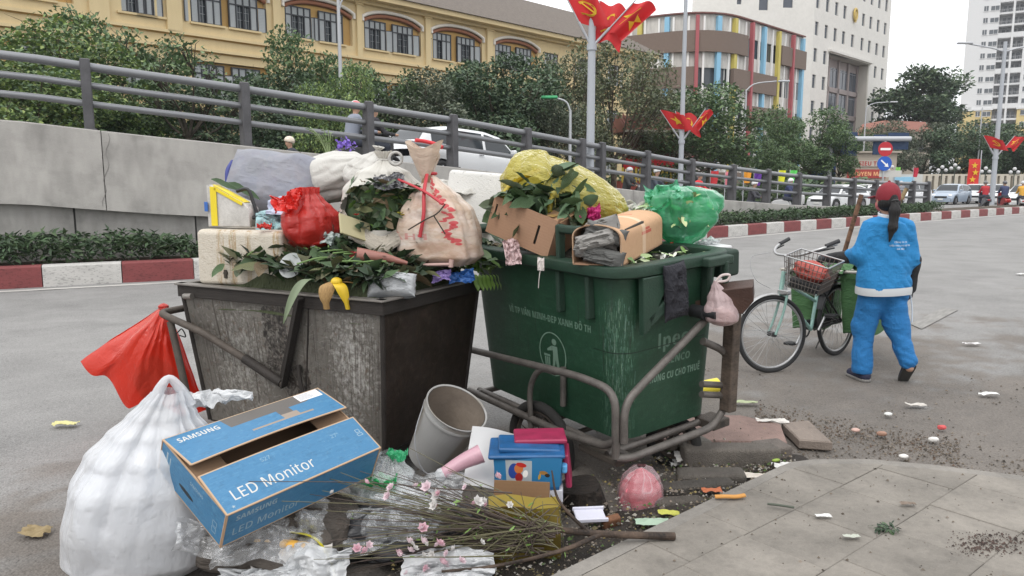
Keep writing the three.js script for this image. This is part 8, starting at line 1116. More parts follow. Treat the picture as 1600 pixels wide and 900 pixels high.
{ // cut branches with pink blossoms
  const R = RNG(512), b = thing('blossom_branches', 'bundle of cut branches with pale pink blossoms lying across the rubbish', 'branches', V(0, 0, 0)), wood = mat([0.11, 0.075, 0.055], { r: 0.8, map: reTex(TX.bark, 0.5, 3), bump: TX.barkB, bs: 0.004 }), twig = mat([0.12, 0.11, 0.06], { r: 0.8 }), twigB = mat([0.075, 0.055, 0.045], { r: 0.8 });
  const k0 = at(1054, 838, 3.02), k1 = at(940, 834, 2.98), k2 = at(862, 826, 2.92), k3 = at(790, 812, 2.88);
  mesh('butt', sweep(smoothPts([k0, k1, k2, k3], 20), (t) => mix(0.017, 0.009, t), 10), wood, b); mesh('limb', sweep(smoothPts([k1, at(900, 852, 2.9), at(850, 868, 2.84), at(770, 885, 2.78), at(690, 893, 2.74)], 20), (t) => mix(0.012, 0.005, t), 8), wood, b); mesh('limb', sweep(smoothPts([at(925, 838, 2.97), at(872, 780, 2.95), at(862, 735, 2.97)], 12), (t) => mix(0.009, 0.003, t), 7), wood, b);
  const tips = [];
  const tw = (x0, y0, d0, x1, y1, d1, r, bow) => { const a = at(x0, y0, d0), e = at(x1, y1, d1), m = a.clone().lerp(e, 0.5).add(V(0, bow, 0.02 * (R() - 0.5))), q = smoothPts([a, a.clone().lerp(m, 0.6).add(V(0, 0.008 * (R() - 0.5), 0)), m, e], 12); mesh('twig', sweep(q, (t) => mix(r, 0.0012, t), 5), R() < 0.55 ? twig : twigB, b); tips.push(q); };
  for (let i = 0; i < 105; i++) { const t = R(), sx = 760 + 120 * R(), sy = 815 + 50 * R() - (sx < 800 ? 10 : 0), ex = 480 + 260 * R() - 60 * (R() < 0.2), ey = 735 + 165 * R(); tw(sx, sy, 2.9, ex, ey, 2.76 + 0.26 * R(), 0.0042, 0.035 * (R() - 0.3)); }
  tw(800, 770, 2.95, 352, 752, 2.72, 0.0035, 0.02); tw(780, 800, 2.9, 440, 783, 2.72, 0.003, 0.01); tw(800, 868, 2.8, 490, 874, 2.66, 0.0035, 0.0); tw(870, 826, 2.92, 700, 735, 3.0, 0.004, 0.03); tw(865, 840, 2.9, 640, 700, 3.1, 0.003, 0.03);
  for (let i = 0; i < 26; i++) tw(820 + 60 * R(), 790 + 90 * R(), 2.88, 760 + 130 * R(), 735 + 160 * R(), 2.8 + 0.2 * R(), 0.003, 0.02);
  const pet = [mat([0.68, 0.44, 0.5], { r: 0.7, t: 0.25 }), mat([0.72, 0.58, 0.62], { r: 0.7, t: 0.25 }), mat([0.66, 0.64, 0.62], { r: 0.7, t: 0.25 })], core = mat([0.4, 0.2, 0.15], { r: 0.8 });
  const FL = (() => { const g = []; for (let ring = 0; ring < 2; ring++) for (let i = 0; i < 6; i++) g.push(leafG(0.85, -0.25, 2).applyMatrix4(mtx(0, ring * 0.12, 0, 0, i * PI / 3 + ring * 0.5, 0.35 + ring * 0.5, ring ? 0.75 : 1))); return merge(g); })();
  const flower = (p, s, m) => { const o = mesh('blossom', FL, m, b); o.position.copy(p); o.rotation.set(0.9 + 0.5 * (R() - 0.5), R() * 6, 0.4 * (R() - 0.5), 'YXZ'); o.scale.setScalar(s * 1.35); };
  [[661, 826, 0.02, 0], [660, 848, 0.02, 1], [686, 852, 0.022, 0], [638, 848, 0.02, 1], [622, 866, 0.018, 0], [640, 862, 0.018, 1], [558, 858, 0.018, 0], [573, 862, 0.02, 0], [576, 852, 0.015, 1], [613, 763, 0.02, 1], [608, 776, 0.02, 1], [668, 762, 0.022, 1], [684, 775, 0.022, 2], [680, 790, 0.02, 2], [745, 785, 0.022, 2], [758, 786, 0.018, 2], [776, 745, 0.018, 0], [797, 789, 0.013, 2], [752, 848, 0.013, 2], [690, 880, 0.02, 0], [700, 886, 0.016, 1], [720, 878, 0.018, 1], [668, 889, 0.018, 0], [636, 895, 0.02, 0], [571, 754, 0.013, 0], [520, 770, 0.011, 2], [660, 868, 0.014, 2], [675, 866, 0.014, 2], [648, 858, 0.014, 2], [710, 858, 0.014, 2], [700, 865, 0.016, 1], [650, 760, 0.012, 1], [728, 762, 0.013, 1]].forEach(([x, y, s, k]) => { flower(at(x, y, 2.74 + 0.05 * R()), s, pet[k]); if (s > 0.017 && R() < 0.7) flower(at(x + 9 * (R() - 0.5), y + 9 * (R() - 0.5), 2.77), s * 0.6, pet[(k + 1) % 3]); });
  const lm = [mat([0.16, 0.28, 0.06], { r: 0.6, t: 0.2 }), mat([0.22, 0.36, 0.1], { r: 0.6, t: 0.2 })]; for (let i = 0; i < 110; i++) { const q = tips[floor(R() * tips.length)], o = mesh('leaf', LG[3], lm[i % 2], b); o.position.copy(q[floor(3 + R() * (q.length - 3))]); o.rotation.set(R() * 2, R() * 6, 0.5 + R() * 0.6, 'YXZ'); o.scale.setScalar(0.018 + 0.022 * R()); }
}
// ---------- the gutter: mud, broken kerb pieces, litter ----------
{
  const R = RNG(610), mudM = mat([0.062, 0.05, 0.04], { r: 0.85, bump: reTex(TX.asphaltB, 1.5), bs: 0.025, map: TX.grime });
  tag(mesh('mud', jig(sheet(-1.6, 2.0, 2.6, 4.5, 150, 90), (x, y, z) => { const d = -z, e = d - (2.58 + 0.915 * x), w = ss(-0.35, -0.05, e) * ss(0.85 + (x > 1.1 ? -0.4 : 0), 0.1, e) * ss(1.95, 1.5, x) * ss(-1.6, -0.9, x); return [x, -0.05 + w * (0.075 + 0.07 * fbm3(x * 4, 1, z * 4, 4)), z]; }), mudM), 'dark wet mud in the gutter under the green bin', 'mud', null, 'stuff');
  const pc = (label, px, py, y, w, h, d, ry, col, seed, rz = 0) => put('kerb_fragment', label, 'stone', buv(jig(new RoundedBoxGeometry(w, h, d, 5, 0.025), (x, yy, z) => { const k = 1 + 0.28 * (fbm3(x * 6 + seed, yy * 9, z * 9, 3) - 0.5); return [x * (1 + 0.1 * (k - 1)), yy * k + 0.03 * (fbm3(x * 5 + seed, 1, z * 5, 2) - 0.5), z * k]; })), mat(col, { r: 0.9, map: TX.grime, bump: reTex(TX.asphaltB, 1.2), bs: 0.012 }), ground(px, py, y), [0, ry, rz]);
  pc('long round broken kerb piece right of the bin wheel', 1140, 716, 0.07, 0.55, 0.15, 0.14, 0.05, [0.19, 0.17, 0.15], 1); pc('flat stone slab in the gutter below the long kerb piece', 1110, 742, 0.07, 0.36, 0.06, 0.13, -0.1, [0.15, 0.135, 0.12], 2, 0.05); pc('dark long slab in the gutter beside the pink bag', 1085, 762, 0.05, 0.42, 0.06, 0.1, 0.1, [0.1, 0.09, 0.08], 3); pc('small dark slab right behind the pink bag', 1060, 786, 0.05, 0.26, 0.05, 0.09, 0.15, [0.13, 0.115, 0.1], 4); pc('grey broken kerb end beside the dirt', 1205, 706, 0.05, 0.2, 0.12, 0.16, 0.3, [0.23, 0.2, 0.18], 5); pc('crumbled stone under the green bin frame', 1080, 700, 0.06, 0.22, 0.1, 0.14, 0.4, [0.24, 0.225, 0.2], 6);
  struct('broken_slab', [buv(extr(poly([[-0.5, -0.22], [0.22, -0.26], [0.3, 0.08], [0.1, 0.26], [-0.5, 0.24]]), 0.05, { b: 0.008 }).rotateX(-PI / 2).translate(...ground(1150, 682, 0.02).toArray()))], mat([0.3, 0.205, 0.18], { r: 0.9, map: TX.grime, bump: TX.fine, bs: 0.006 })); struct('broken_slab', [buv(extr(poly([[0.33, -0.2], [0.5, -0.24], [0.52, 0.16], [0.34, 0.12]]), 0.045, { b: 0.008 }).rotateX(-PI / 2).translate(...ground(1150, 682, 0.02).toArray()))], mat([0.27, 0.225, 0.195], { r: 0.9, map: TX.grime, bump: TX.fine, bs: 0.006 }));
  // singled out litter, each a thing
  const lit = (name, label, cat, px, py, y, g, c, rot = [0, 0, 0], o = {}) => put(name, label, cat, g, mat(c, { r: 0.75, ...o }), ground(px, py, y), rot);
  lit('orange_peel', 'orange brown peel strip lying on the pavement edge', 'peel', 1140, 776, 0.135, sweep(smoothPts([V(-0.07, 0, 0), V(-0.02, 0.004, 0.006), V(0.03, 0, 0), V(0.075, 0.004, -0.008)], 10), 0.013, 8, { flat: 0.7 }), [0.5, 0.24, 0.06]);
  lit('bread_piece', 'round pale bread piece behind the bin frame', 'bread', 1146, 664, 0.06, jig(new THREE.SphereGeometry(0.06, 18, 10), (x, y, z) => [x, y * 0.55 + (y > 0.02 ? -0.02 : 0), z]), [0.45, 0.32, 0.2]);
  lit('yellow_can', 'yellow crushed tin lying behind the frame of the green bin', 'tin', 1107, 604, 0.05, cyl(0.055, 0.055, 0.16, 18, 0, 0, 0, 0, 0, PI / 2 + 0.1), [0.7, 0.58, 0.05], [0, 0.3, 0], { r: 0.4 });
  const rock = (s) => jig(new THREE.SphereGeometry(s * 0.72, 14, 9), (x, y, z) => { const k = 0.7 + 0.7 * fbm3(x * 40 + s * 990, y * 40, z * 40, 2); return [x * k * 1.25, y * 0.6 * k, z * k]; }), scr = (w, h, s) => crumple(w, h, min(w, h) * 0.35, { seed: s, n: 14, f: 2.5 });
  [['white foam crumb on the road near the red bit', 1459, 687, rock(0.035), [0.62, 0.6, 0.57]], ['white round crumb near the pavement curve', 1412, 713, rock(0.03), [0.6, 0.58, 0.55]], ['white crumb behind the woman on the road', 1388, 647, rock(0.03), [0.6, 0.6, 0.58]], ['pinkish pebble on the dirt patch', 1337, 672, rock(0.03), [0.5, 0.33, 0.28]], ['brown crumb in the dirt patch', 1378, 678, rock(0.035), [0.3, 0.17, 0.12]], ['red scrap on the road right of the dirt', 1472, 668, rock(0.032), [0.5, 0.08, 0.08]], ['white scrap far right on the road', 1518, 536, scr(0.16, 0.06, 31), [0.62, 0.6, 0.6]], ['white bent strip on the road at the right', 1545, 615, scr(0.14, 0.05, 32), [0.62, 0.62, 0.6]], ['pale scrap on the road between dirt and woman', 1430, 632, scr(0.14, 0.05, 33), [0.5, 0.47, 0.43]], ['yellowish leaf scrap on the road at the left', 102, 661, scr(0.15, 0.07, 34), [0.55, 0.52, 0.24]], ['pale leaf beside the bin frame on the road', 1162, 628, scr(0.2, 0.06, 35), [0.36, 0.4, 0.24]], ['white paper scrap on the broken slab', 1206, 657, scr(0.2, 0.08, 36), [0.6, 0.57, 0.53]], ['white pulp in the gutter at the kerb bend', 1232, 728, scr(0.16, 0.1, 37), [0.6, 0.59, 0.57]], ['long pale scrap in the gutter', 1183, 742, scr(0.18, 0.06, 38), [0.55, 0.5, 0.44]], ['pale scrap on the front edge of the broken slab', 1150, 706, scr(0.16, 0.05, 39), [0.62, 0.6, 0.55]], ['lime green scrap on the broken slab', 1178, 700, scr(0.12, 0.06, 40), [0.5, 0.55, 0.12]], ['green lime slice in the gutter', 1211, 718, rock(0.03), [0.3, 0.42, 0.08]], ['crushed white cup beside the bin wheel', 1064, 726, scr(0.12, 0.12, 41), [0.55, 0.55, 0.54]], ['brown leaf at the far left bottom on the road', 55, 828, scr(0.12, 0.08, 42), [0.24, 0.18, 0.09]], ['white crumb in the far right distance', 1596, 428, scr(0.16, 0.08, 44), [0.62, 0.62, 0.6]], ['crumpled foil in the gutter under the bin', 1068, 712, scr(0.1, 0.1, 43), [0.45, 0.44, 0.42]], ['pale green scrap at the gutter end by the pink bag', 1018, 815, scr(0.16, 0.07, 46), [0.32, 0.42, 0.32]], ['yellow green peel below the pink bag', 1045, 800, scr(0.1, 0.05, 47), [0.42, 0.42, 0.08]], ['red brown peel at the kerb right of the pink bag', 1112, 765, scr(0.1, 0.05, 48), [0.4, 0.12, 0.05]]].forEach(([l, x, y, g, c]) => lit('litter_piece', l, 'litter', x, y, /kerb bend|gutter|slab|bag/.test(l) ? 0.08 : 0.03, g, c));
  [['white flake on the paving slabs left of the leaf tuft', 1286, 805, [0.62, 0.62, 0.6]], ['pale small flake on the slabs below the leaf tuft', 1330, 837, [0.4, 0.42, 0.36]], ['brown flake on the slabs near the right edge', 1418, 786, [0.17, 0.13, 0.1]]].forEach(([l, x, y, c], i) => lit('litter_flake', l, 'litter', x, y, 0.135, scr(0.07, 0.03, 60 + i), c)); lit('dark_twig', 'dark green stalk on the paving slabs', 'stalk', 1218, 792, 0.135, sweep(smoothPts([V(-0.05, 0.006, -0.02), V(0, 0.008, 0), V(0.06, 0.006, 0.02)], 8), 0.006, 6), [0.07, 0.08, 0.06]);
  const tf = thing('leaf_tuft', 'small dark green leaf tuft lying on the paving slabs', 'leaf tuft', ground(1383, 826, 0.13)); leaves(tf, 30, () => [V((R() - 0.5) * 0.1, 0.012 * R(), (R() - 0.5) * 0.05), 0.035], R, [leafM[0], leafM[3], leafM[2]], 0.9);
  // fine crumbs, grit, bits of leaf: nobody could count them
  const crumbs = (name, label, n, place, s, tones, parent) => { const P = [], C = [], I = []; for (let i = 0; i < n; i++) { const p = place(), q = s * (0.3 + R() * R() * 1.5), t = tones[floor(R() * tones.length)], o = P.length / 3, a = R() * 6; const k = 0.7 + 0.6 * R(); for (const [dx, dy, dz] of [[1, 0, 0], [-0.5, 0, 0.8], [-0.5, 0, -0.8], [0.05, 0.8, 0.1]]) { P.push(p.x + (dx * cos(a) - dz * sin(a)) * q, p.y + dy * q, p.z + (dx * sin(a) + dz * cos(a)) * q * (0.5 + R() * 0.6)); C.push(t[0] * k, t[1] * k, t[2] * k); } I.push(o, o + 1, o + 3, o + 1, o + 2, o + 3, o + 2, o, o + 3); } const g = new THREE.BufferGeometry(); g.setAttribute('position', new THREE.Float32BufferAttribute(P, 3)); g.setAttribute('color', new THREE.Float32BufferAttribute(C, 3)); g.setIndex(I); tag(mesh(name, norm(g, true), mat([1, 1, 1], { vc: true, r: 0.9 })), label, 'litter', null, 'stuff'); };
  const earth = [[0.1, 0.08, 0.06], [0.16, 0.13, 0.1], [0.06, 0.05, 0.04], [0.19, 0.16, 0.13]], mixed = [...earth, [0.08, 0.13, 0.04], [0.28, 0.26, 0.22], [0.12, 0.1, 0.05], [0.24, 0.19, 0.08], [0.34, 0.32, 0.29]];
  crumbs('gutter_litter', 'mixed fine litter along the gutter under the green bin', 4200, () => { const x = -0.5 + 2.1 * R(), d = 2.62 + 0.915 * x + pow(R(), 1.4) * 0.85; return V(x, 0.045 + 0.03 * R(), -d); }, 0.011, mixed); crumbs('road_grit', 'fine grit and crumbs on the dirty road beyond the pavement', 5200, () => { const x = -2 + 7 * R(), d = edgeD(x) + 0.05 + pow(R(), 1.7) * 2.6; return fbm3(x * 1.5, d * 1.8, 3, 3) > 0.42 + 0.2 * R() ? V(x, 0.004, -d) : V(x, 0.004, -(edgeD(x) + 0.1 + 0.4 * R())); }, 0.009, earth);
  crumbs('soil_crumbs', 'dark soil crumbs spilled on the slabs at the lower right', 520, () => { const p = ground(1545 + 70 * (R() + R() - 1), 850 + 22 * (R() + R() - 1), 0.121); return p; }, 0.006, [[0.05, 0.035, 0.03], [0.09, 0.06, 0.05]]); crumbs('pavement_grit', 'scattered small crumbs on the paving slabs', 420, () => { const x = 0.4 + 3.2 * R(), d = 2.6 + 1.3 * R(); return V(x, d < edgeD(x) - 0.1 ? 0.121 : 0.004, -d); }, 0.007, earth);
  crumbs('dirt_row', 'ragged row of swept dirt on the road above the pavement curve', 2600, () => { const px = 1180 + 320 * R(), c = 640 + (px - 1180) * 0.18 + 26 * (R() + R() - 1); return ground(px, c + 10, 0.003); }, 0.008, [...earth, [0.1, 0.065, 0.045]]);
}
// ================= the woman in blue and her bicycle =================
{
  const w = thing('person', 'person in bright blue work clothes and red cap seen from behind pushing a bicycle', 'person', V(3.02, 0, -6.08), 0.0);
  const c = sdCap, skinM = mat([0.36, 0.21, 0.145], { r: 0.55 }), blue = mat([0.014, 0.185, 0.43], { r: 0.85, bump: reTex(TX.wrinkle, 1.1), bs: 0.022, sheen: 0.15 }), blueT = mat([0.012, 0.135, 0.35], { r: 0.85, bump: reTex(TX.wrinkle, 1.1), bs: 0.022, sheen: 0.15 }), black = mat([0.018, 0.018, 0.02], { r: 0.8, bump: reTex(TX.wrinkle, 3), bs: 0.006 });
  // joints
  const shL = [-0.135, 1.245, 0.0], elL = [-0.185, 1.03, -0.03], wrL = [-0.33, 0.985, -0.29], shR = [0.145, 1.245, 0.0], elR = [0.215, 1.0, 0.0], wrR = [0.255, 0.76, -0.07];
  const bodyF = uni(0.03, sdEll(-0.012, 1.495, -0.005, 0.075, 0.105, 0.092), sdEll(-0.012, 1.45, -0.05, 0.055, 0.06, 0.05), c(-0.012, 1.47, -0.095, -0.012, 1.45, -0.108, 0.012, 0.014), c(-0.01, 1.29, 0.01, -0.012, 1.43, 0.0, 0.048, 0.046), c(-0.088, 1.49, 0.0, -0.09, 1.455, 0.0, 0.013, 0.01), c(0.064, 1.49, 0.0, 0.066, 1.455, 0.0, 0.013, 0.01), c(0, 0.85, 0, 0, 1.2, 0, 0.1, 0.08), c(...shL, ...elL, 0.045, 0.036), c(...elL, ...wrL, 0.036, 0.026), c(...shR, ...elR, 0.045, 0.036), c(...elR, ...wrR, 0.036, 0.026), c(-0.08, 0.82, 0, -0.12, 0.44, -0.06, 0.07, 0.05), c(-0.12, 0.44, -0.06, -0.135, 0.08, 0.0, 0.045, 0.032), c(0.09, 0.82, 0, 0.12, 0.45, 0.02, 0.07, 0.05), c(0.12, 0.45, 0.02, 0.175, 0.14, 0.16, 0.045, 0.032));
  mesh('body', surf(bodyF, [-0.5, 0.02, -0.4], [0.4, 1.64, 0.3], 0.014), skinM, w);
  // jacket with diagonal pull folds, its hem banded in white
  const fold = (x, y, z) => 0.018 * (pow(ridge3(x * 6 + y * 7, y * 2.2 - x * 2, z * 4 + 4, 2), 4) - 0.25) + 0.006 * (fbm3(x * 9 + 3, y * 8, z * 9, 2) - 0.5);
  const torso = (x, y, z) => { const t = cl((y - 0.76) / 0.5), rx = mix(0.218, 0.172, t) + 0.012 * sin(t * 3), rz = mix(0.145, 0.11, t), k = hypot(x / rx, z / rz); return max((k - 1) * min(rx, rz), 0.745 - y, y - 1.3); };
  const jk = uni(0.035, torso, c(-0.1, 1.275, 0.005, 0.11, 1.275, 0.005, 0.066, 0.066), c(...shL, elL[0], elL[1], elL[2], 0.07, 0.078), c(elL[0], elL[1], elL[2], mix(elL[0], wrL[0], 0.3), mix(elL[1], wrL[1], 0.3), mix(elL[2], wrL[2], 0.3), 0.076, 0.062), c(...shR, ...elR, 0.07, 0.066), c(-0.01, 1.3, 0.01, -0.012, 1.36, 0.005, 0.07, 0.054));
  const jf = (x, y, z) => max(jk(x, y, z) + fold(x, y, z), y - 1.375 + 0.2 * z);
  mesh('jacket', surf(jf, [-0.42, 0.72, -0.28], [0.38, 1.42, 0.24], 0.0095), blue, w);
  mesh('collar', surf((x, y, z) => max(abs(hypot((x + 0.011) / 0.066, (z - 0.006) / 0.06) - 1) * 0.06 - 0.006, abs(y - 1.358 + 0.25 * z) - 0.022), [-0.1, 1.3, -0.09], [0.08, 1.42, 0.1], 0.006), mat([0.55, 0.58, 0.6], { r: 0.8 }), w);
  mesh('hem_band', grid(60, 4, (u, v) => { const a = u * 2 * PI, y = 0.722 + 0.062 * v; return V(cos(a) * (0.221 + 0.002 * sin(v * PI)), y + 0.006 * sin(a * 2), sin(a) * (0.149 + 0.002 * sin(v * PI))); }, { wrapU: true }), mat([0.52, 0.54, 0.55], { r: 0.5 }), w);
  // faded lettering on the back, laid on the cloth
  const lt = canvasTex(512, 256, (q, W, H) => { q.clearRect(0, 0, W, H); q.fillStyle = 'rgba(215,228,240,0.75)'; q.textAlign = 'center'; q.font = 'bold 52px sans-serif'; q.fillText('CÔNG TY CP', W * 0.5, 62, 300); q.fillText('MÔI TRUONG ĐÔ THI', W * 0.5, 142, 480); q.fillText('HÀ NÔI', W * 0.5, 222, 420); }); const lm = mat([1, 1, 1], { map: lt, r: 0.7 }); lm.transparent = true;
  mesh('back_print', grid(30, 16, (u, v) => { const x = -0.04 + 0.2 * u, y = 1.08 + 0.085 * v; let z = 0.26; while (z > 0 && jf(x, y, z) > 0.0015) z -= 0.0015; return V(x, y, z + 0.0015); }), lm, w);
  // trousers
  const tf0 = uni(0.06, c(-0.075, 0.8, 0, -0.115, 0.46, -0.05, 0.106, 0.087), c(-0.115, 0.46, -0.05, -0.135, 0.1, 0.005, 0.087, 0.08), c(0.085, 0.8, 0, 0.115, 0.47, 0.02, 0.106, 0.087), c(0.115, 0.47, 0.02, 0.17, 0.19, 0.13, 0.087, 0.076), c(-0.05, 0.8, 0, 0.06, 0.8, 0, 0.13, 0.13));
  mesh('trousers', surf((x, y, z) => max(tf0(x, y, z) + 0.017 * (pow(ridge3(x * 2.5, y * 9 + x * 4, z * 2.5, 2), 4) - 0.25), 0.065 - y + (x > 0.06 ? 0.08 - 0.2 * (z - 0.1) : 0), y - 0.775), [-0.3, 0.03, -0.22], [0.34, 0.82, 0.26], 0.0095), blueT, w); mesh('trouser_piping', sweep(smoothPts([V(0.2, 0.74, 0.04), V(0.215, 0.6, 0.06), V(0.212, 0.5, 0.075)], 10), 0.005, 5), mat([0.5, 0.55, 0.6]), w);
  // cap, hair, ponytail
  mesh('cap', [surf((x, y, z) => max(sdEll(-0.012, 1.51, 0.0, 0.09, 0.115, 0.107)(x, y, z) + 0.005 * (ridge3(x * 9, y * 7, z * 9, 2) - 0.5), 1.455 - y - 0.35 * (z) * (z < 0 ? 1 : 0.1)), [-0.14, 1.4, -0.14], [0.12, 1.66, 0.15], 0.0065), rbox(0.15, 0.012, 0.1, 0.005, -0.012, 1.5, -0.145, 0, -0.15, 0, 2), new THREE.SphereGeometry(0.012, 8, 6).translate(-0.012, 1.625, 0)], mat([0.2, 0.01, 0.02], { r: 0.75, bump: reTex(TX.weave, 10), bs: 0.001 }), w);
  const hairM = mat([0.006, 0.005, 0.005], { r: 0.7, bump: reTex(TX.barkB, 6, 0.5), bs: 0.01 }); mesh('hair', surf(uni(0.02, sdEll(-0.012, 1.46, 0.02, 0.085, 0.075, 0.082), c(-0.012, 1.5, 0.09, -0.012, 1.47, 0.1, 0.03, 0.03)), [-0.13, 1.36, -0.09], [0.1, 1.56, 0.15], 0.007), hairM, w);
  mesh('ponytail', surf((x, y, z) => uni(0.03, c(-0.012, 1.49, 0.105, -0.02, 1.4, 0.135, 0.022, 0.037), c(-0.02, 1.4, 0.135, -0.035, 1.27, 0.15, 0.037, 0.033), c(-0.035, 1.27, 0.15, -0.055, 1.16, 0.152, 0.033, 0.008))(x, y, z) + 0.007 * (ridge3(x * 26, y * 2, z * 26, 2) - 0.5), [-0.12, 1.12, 0.05], [0.06, 1.54, 0.22], 0.006), hairM, w); mesh('hair_tie', new THREE.TorusGeometry(0.024, 0.007, 6, 16).rotateX(1.2).translate(-0.013, 1.475, 0.113), mat([0.05, 0.05, 0.05]), w);
  mesh('face_mask', surf((x, y, z) => max(abs(sdEll(-0.012, 1.44, -0.045, 0.068, 0.06, 0.07)(x, y, z)) - 0.004, z + 0.02), [-0.1, 1.36, -0.13], [0.08, 1.52, 0.0], 0.007), mat([0.45, 0.12, 0.12], { r: 0.8 }), w);
  // dark arm covers and gloves with five fingers each
  const V3 = (a) => V(a[0], a[1], a[2]); const mid = (a, b2, t) => V3(a).lerp(V3(b2), t).toArray();
  const cover = (e, r, a, b2) => surf((x, y, z) => c(...a, ...b2, 0.062, 0.045)(x, y, z) + 0.012 * (ridge3(x * 8, y * 8, z * 8, 2) - 0.5), a.map((v, i) => min(v, b2[i]) - 0.09), a.map((v, i) => max(v, b2[i]) + 0.09), 0.008);
  mesh('arm_cover', cover(0, 0, mid(elL, wrL, 0.16), wrL), black, w); mesh('arm_cover', cover(0, 0, [0.225, 1.0, 0.0], wrR), black, w);
  const hand = (wr, dirv, palm, curl) => { const d = V(...dirv).normalize(), n = V(...palm).normalize(), s = V().crossVectors(d, n).normalize(), fs = [], P = (a, b2, e) => V3(wr).addScaledVector(d, a).addScaledVector(s, b2).addScaledVector(n, e).toArray(); fs.push(c(...P(0, 0, 0), ...P(0.065, 0, 0), 0.026, 0.03), c(...P(0.06, -0.022, 0), ...P(0.06, 0.022, 0), 0.018, 0.018)); [[-0.03, 0.052], [-0.01, 0.062], [0.011, 0.058], [0.031, 0.045]].forEach(([b2, l]) => { const k = P(0.08, b2, 0.002), m = P(0.08 + l * (1 - 0.5 * curl), b2 * 1.06, 0.02 + l * curl * 0.8), t = P(0.08 + l * (1.1 - 1.3 * curl), b2 * 1.08, 0.03 + l * curl * 1.5); fs.push(c(...k, ...m, 0.0105, 0.0098), c(...m, ...t, 0.0098, 0.0085)); }); fs.push(c(...P(0.02, -0.028, 0.008), ...P(0.05, -0.05, 0.022), 0.013, 0.011), c(...P(0.05, -0.05, 0.022), ...P(0.078, -0.045, 0.035), 0.011, 0.009)); const f = uni(0.008, ...fs), o = V3(wr).addScaledVector(d, 0.06); return surf(f, [o.x - 0.14, o.y - 0.14, o.z - 0.14], [o.x + 0.14, o.y + 0.14, o.z + 0.14], 0.0055); };
  const gl = mat([0.03, 0.032, 0.036], { r: 0.8 }); mesh('glove', hand(wrL, [-0.75, -0.12, -0.6], [0, -1, 0], 0.75), gl, w); mesh('glove', hand(wrR, [-0.05, -1, -0.12], [-1, 0, -0.3], 0.45), gl, w);
  // shoes
  const shoe = (lift) => { const up = surf((x, y, z) => max(uni(0.03, c(0, 0.045, 0.07, 0, 0.035, -0.11, 0.043, 0.036), c(0, 0.06, 0.055, 0, 0.11, 0.06, 0.042, 0.04))(x, y, z), 0.016 - y), [-0.07, -0.01, -0.18], [0.07, 0.16, 0.14], 0.008), sole = surf((x, y, z) => max(uni(0.03, c(0, 0.02, 0.07, 0, 0.02, -0.11, 0.047, 0.043))(x, y, z), y - 0.024, -y), [-0.07, -0.012, -0.18], [0.07, 0.05, 0.14], 0.007); return [up, sole]; };
  const navy = mat([0.02, 0.022, 0.05], { r: 0.8 }), soleM = mat([0.2, 0.19, 0.18], { r: 0.8 }), soleD = mat([0.05, 0.048, 0.045], { r: 0.8 }); const [u1, s1] = shoe();
  const sL = new THREE.Group(); sL.name = 'shoe'; w.add(sL); mesh('upper', u1, navy, sL); mesh('sole', s1, soleM, sL); sL.position.set(-0.135, 0, -0.03); sL.rotation.y = 0.2; const sR = new THREE.Group(); sR.name = 'shoe'; w.add(sR); mesh('upper', u1, navy, sR); mesh('sole', s1, soleD, sR); sR.position.set(0.19, 0.09, 0.11); sR.rotation.set(-0.85, -0.15, 0, 'YXZ');
}
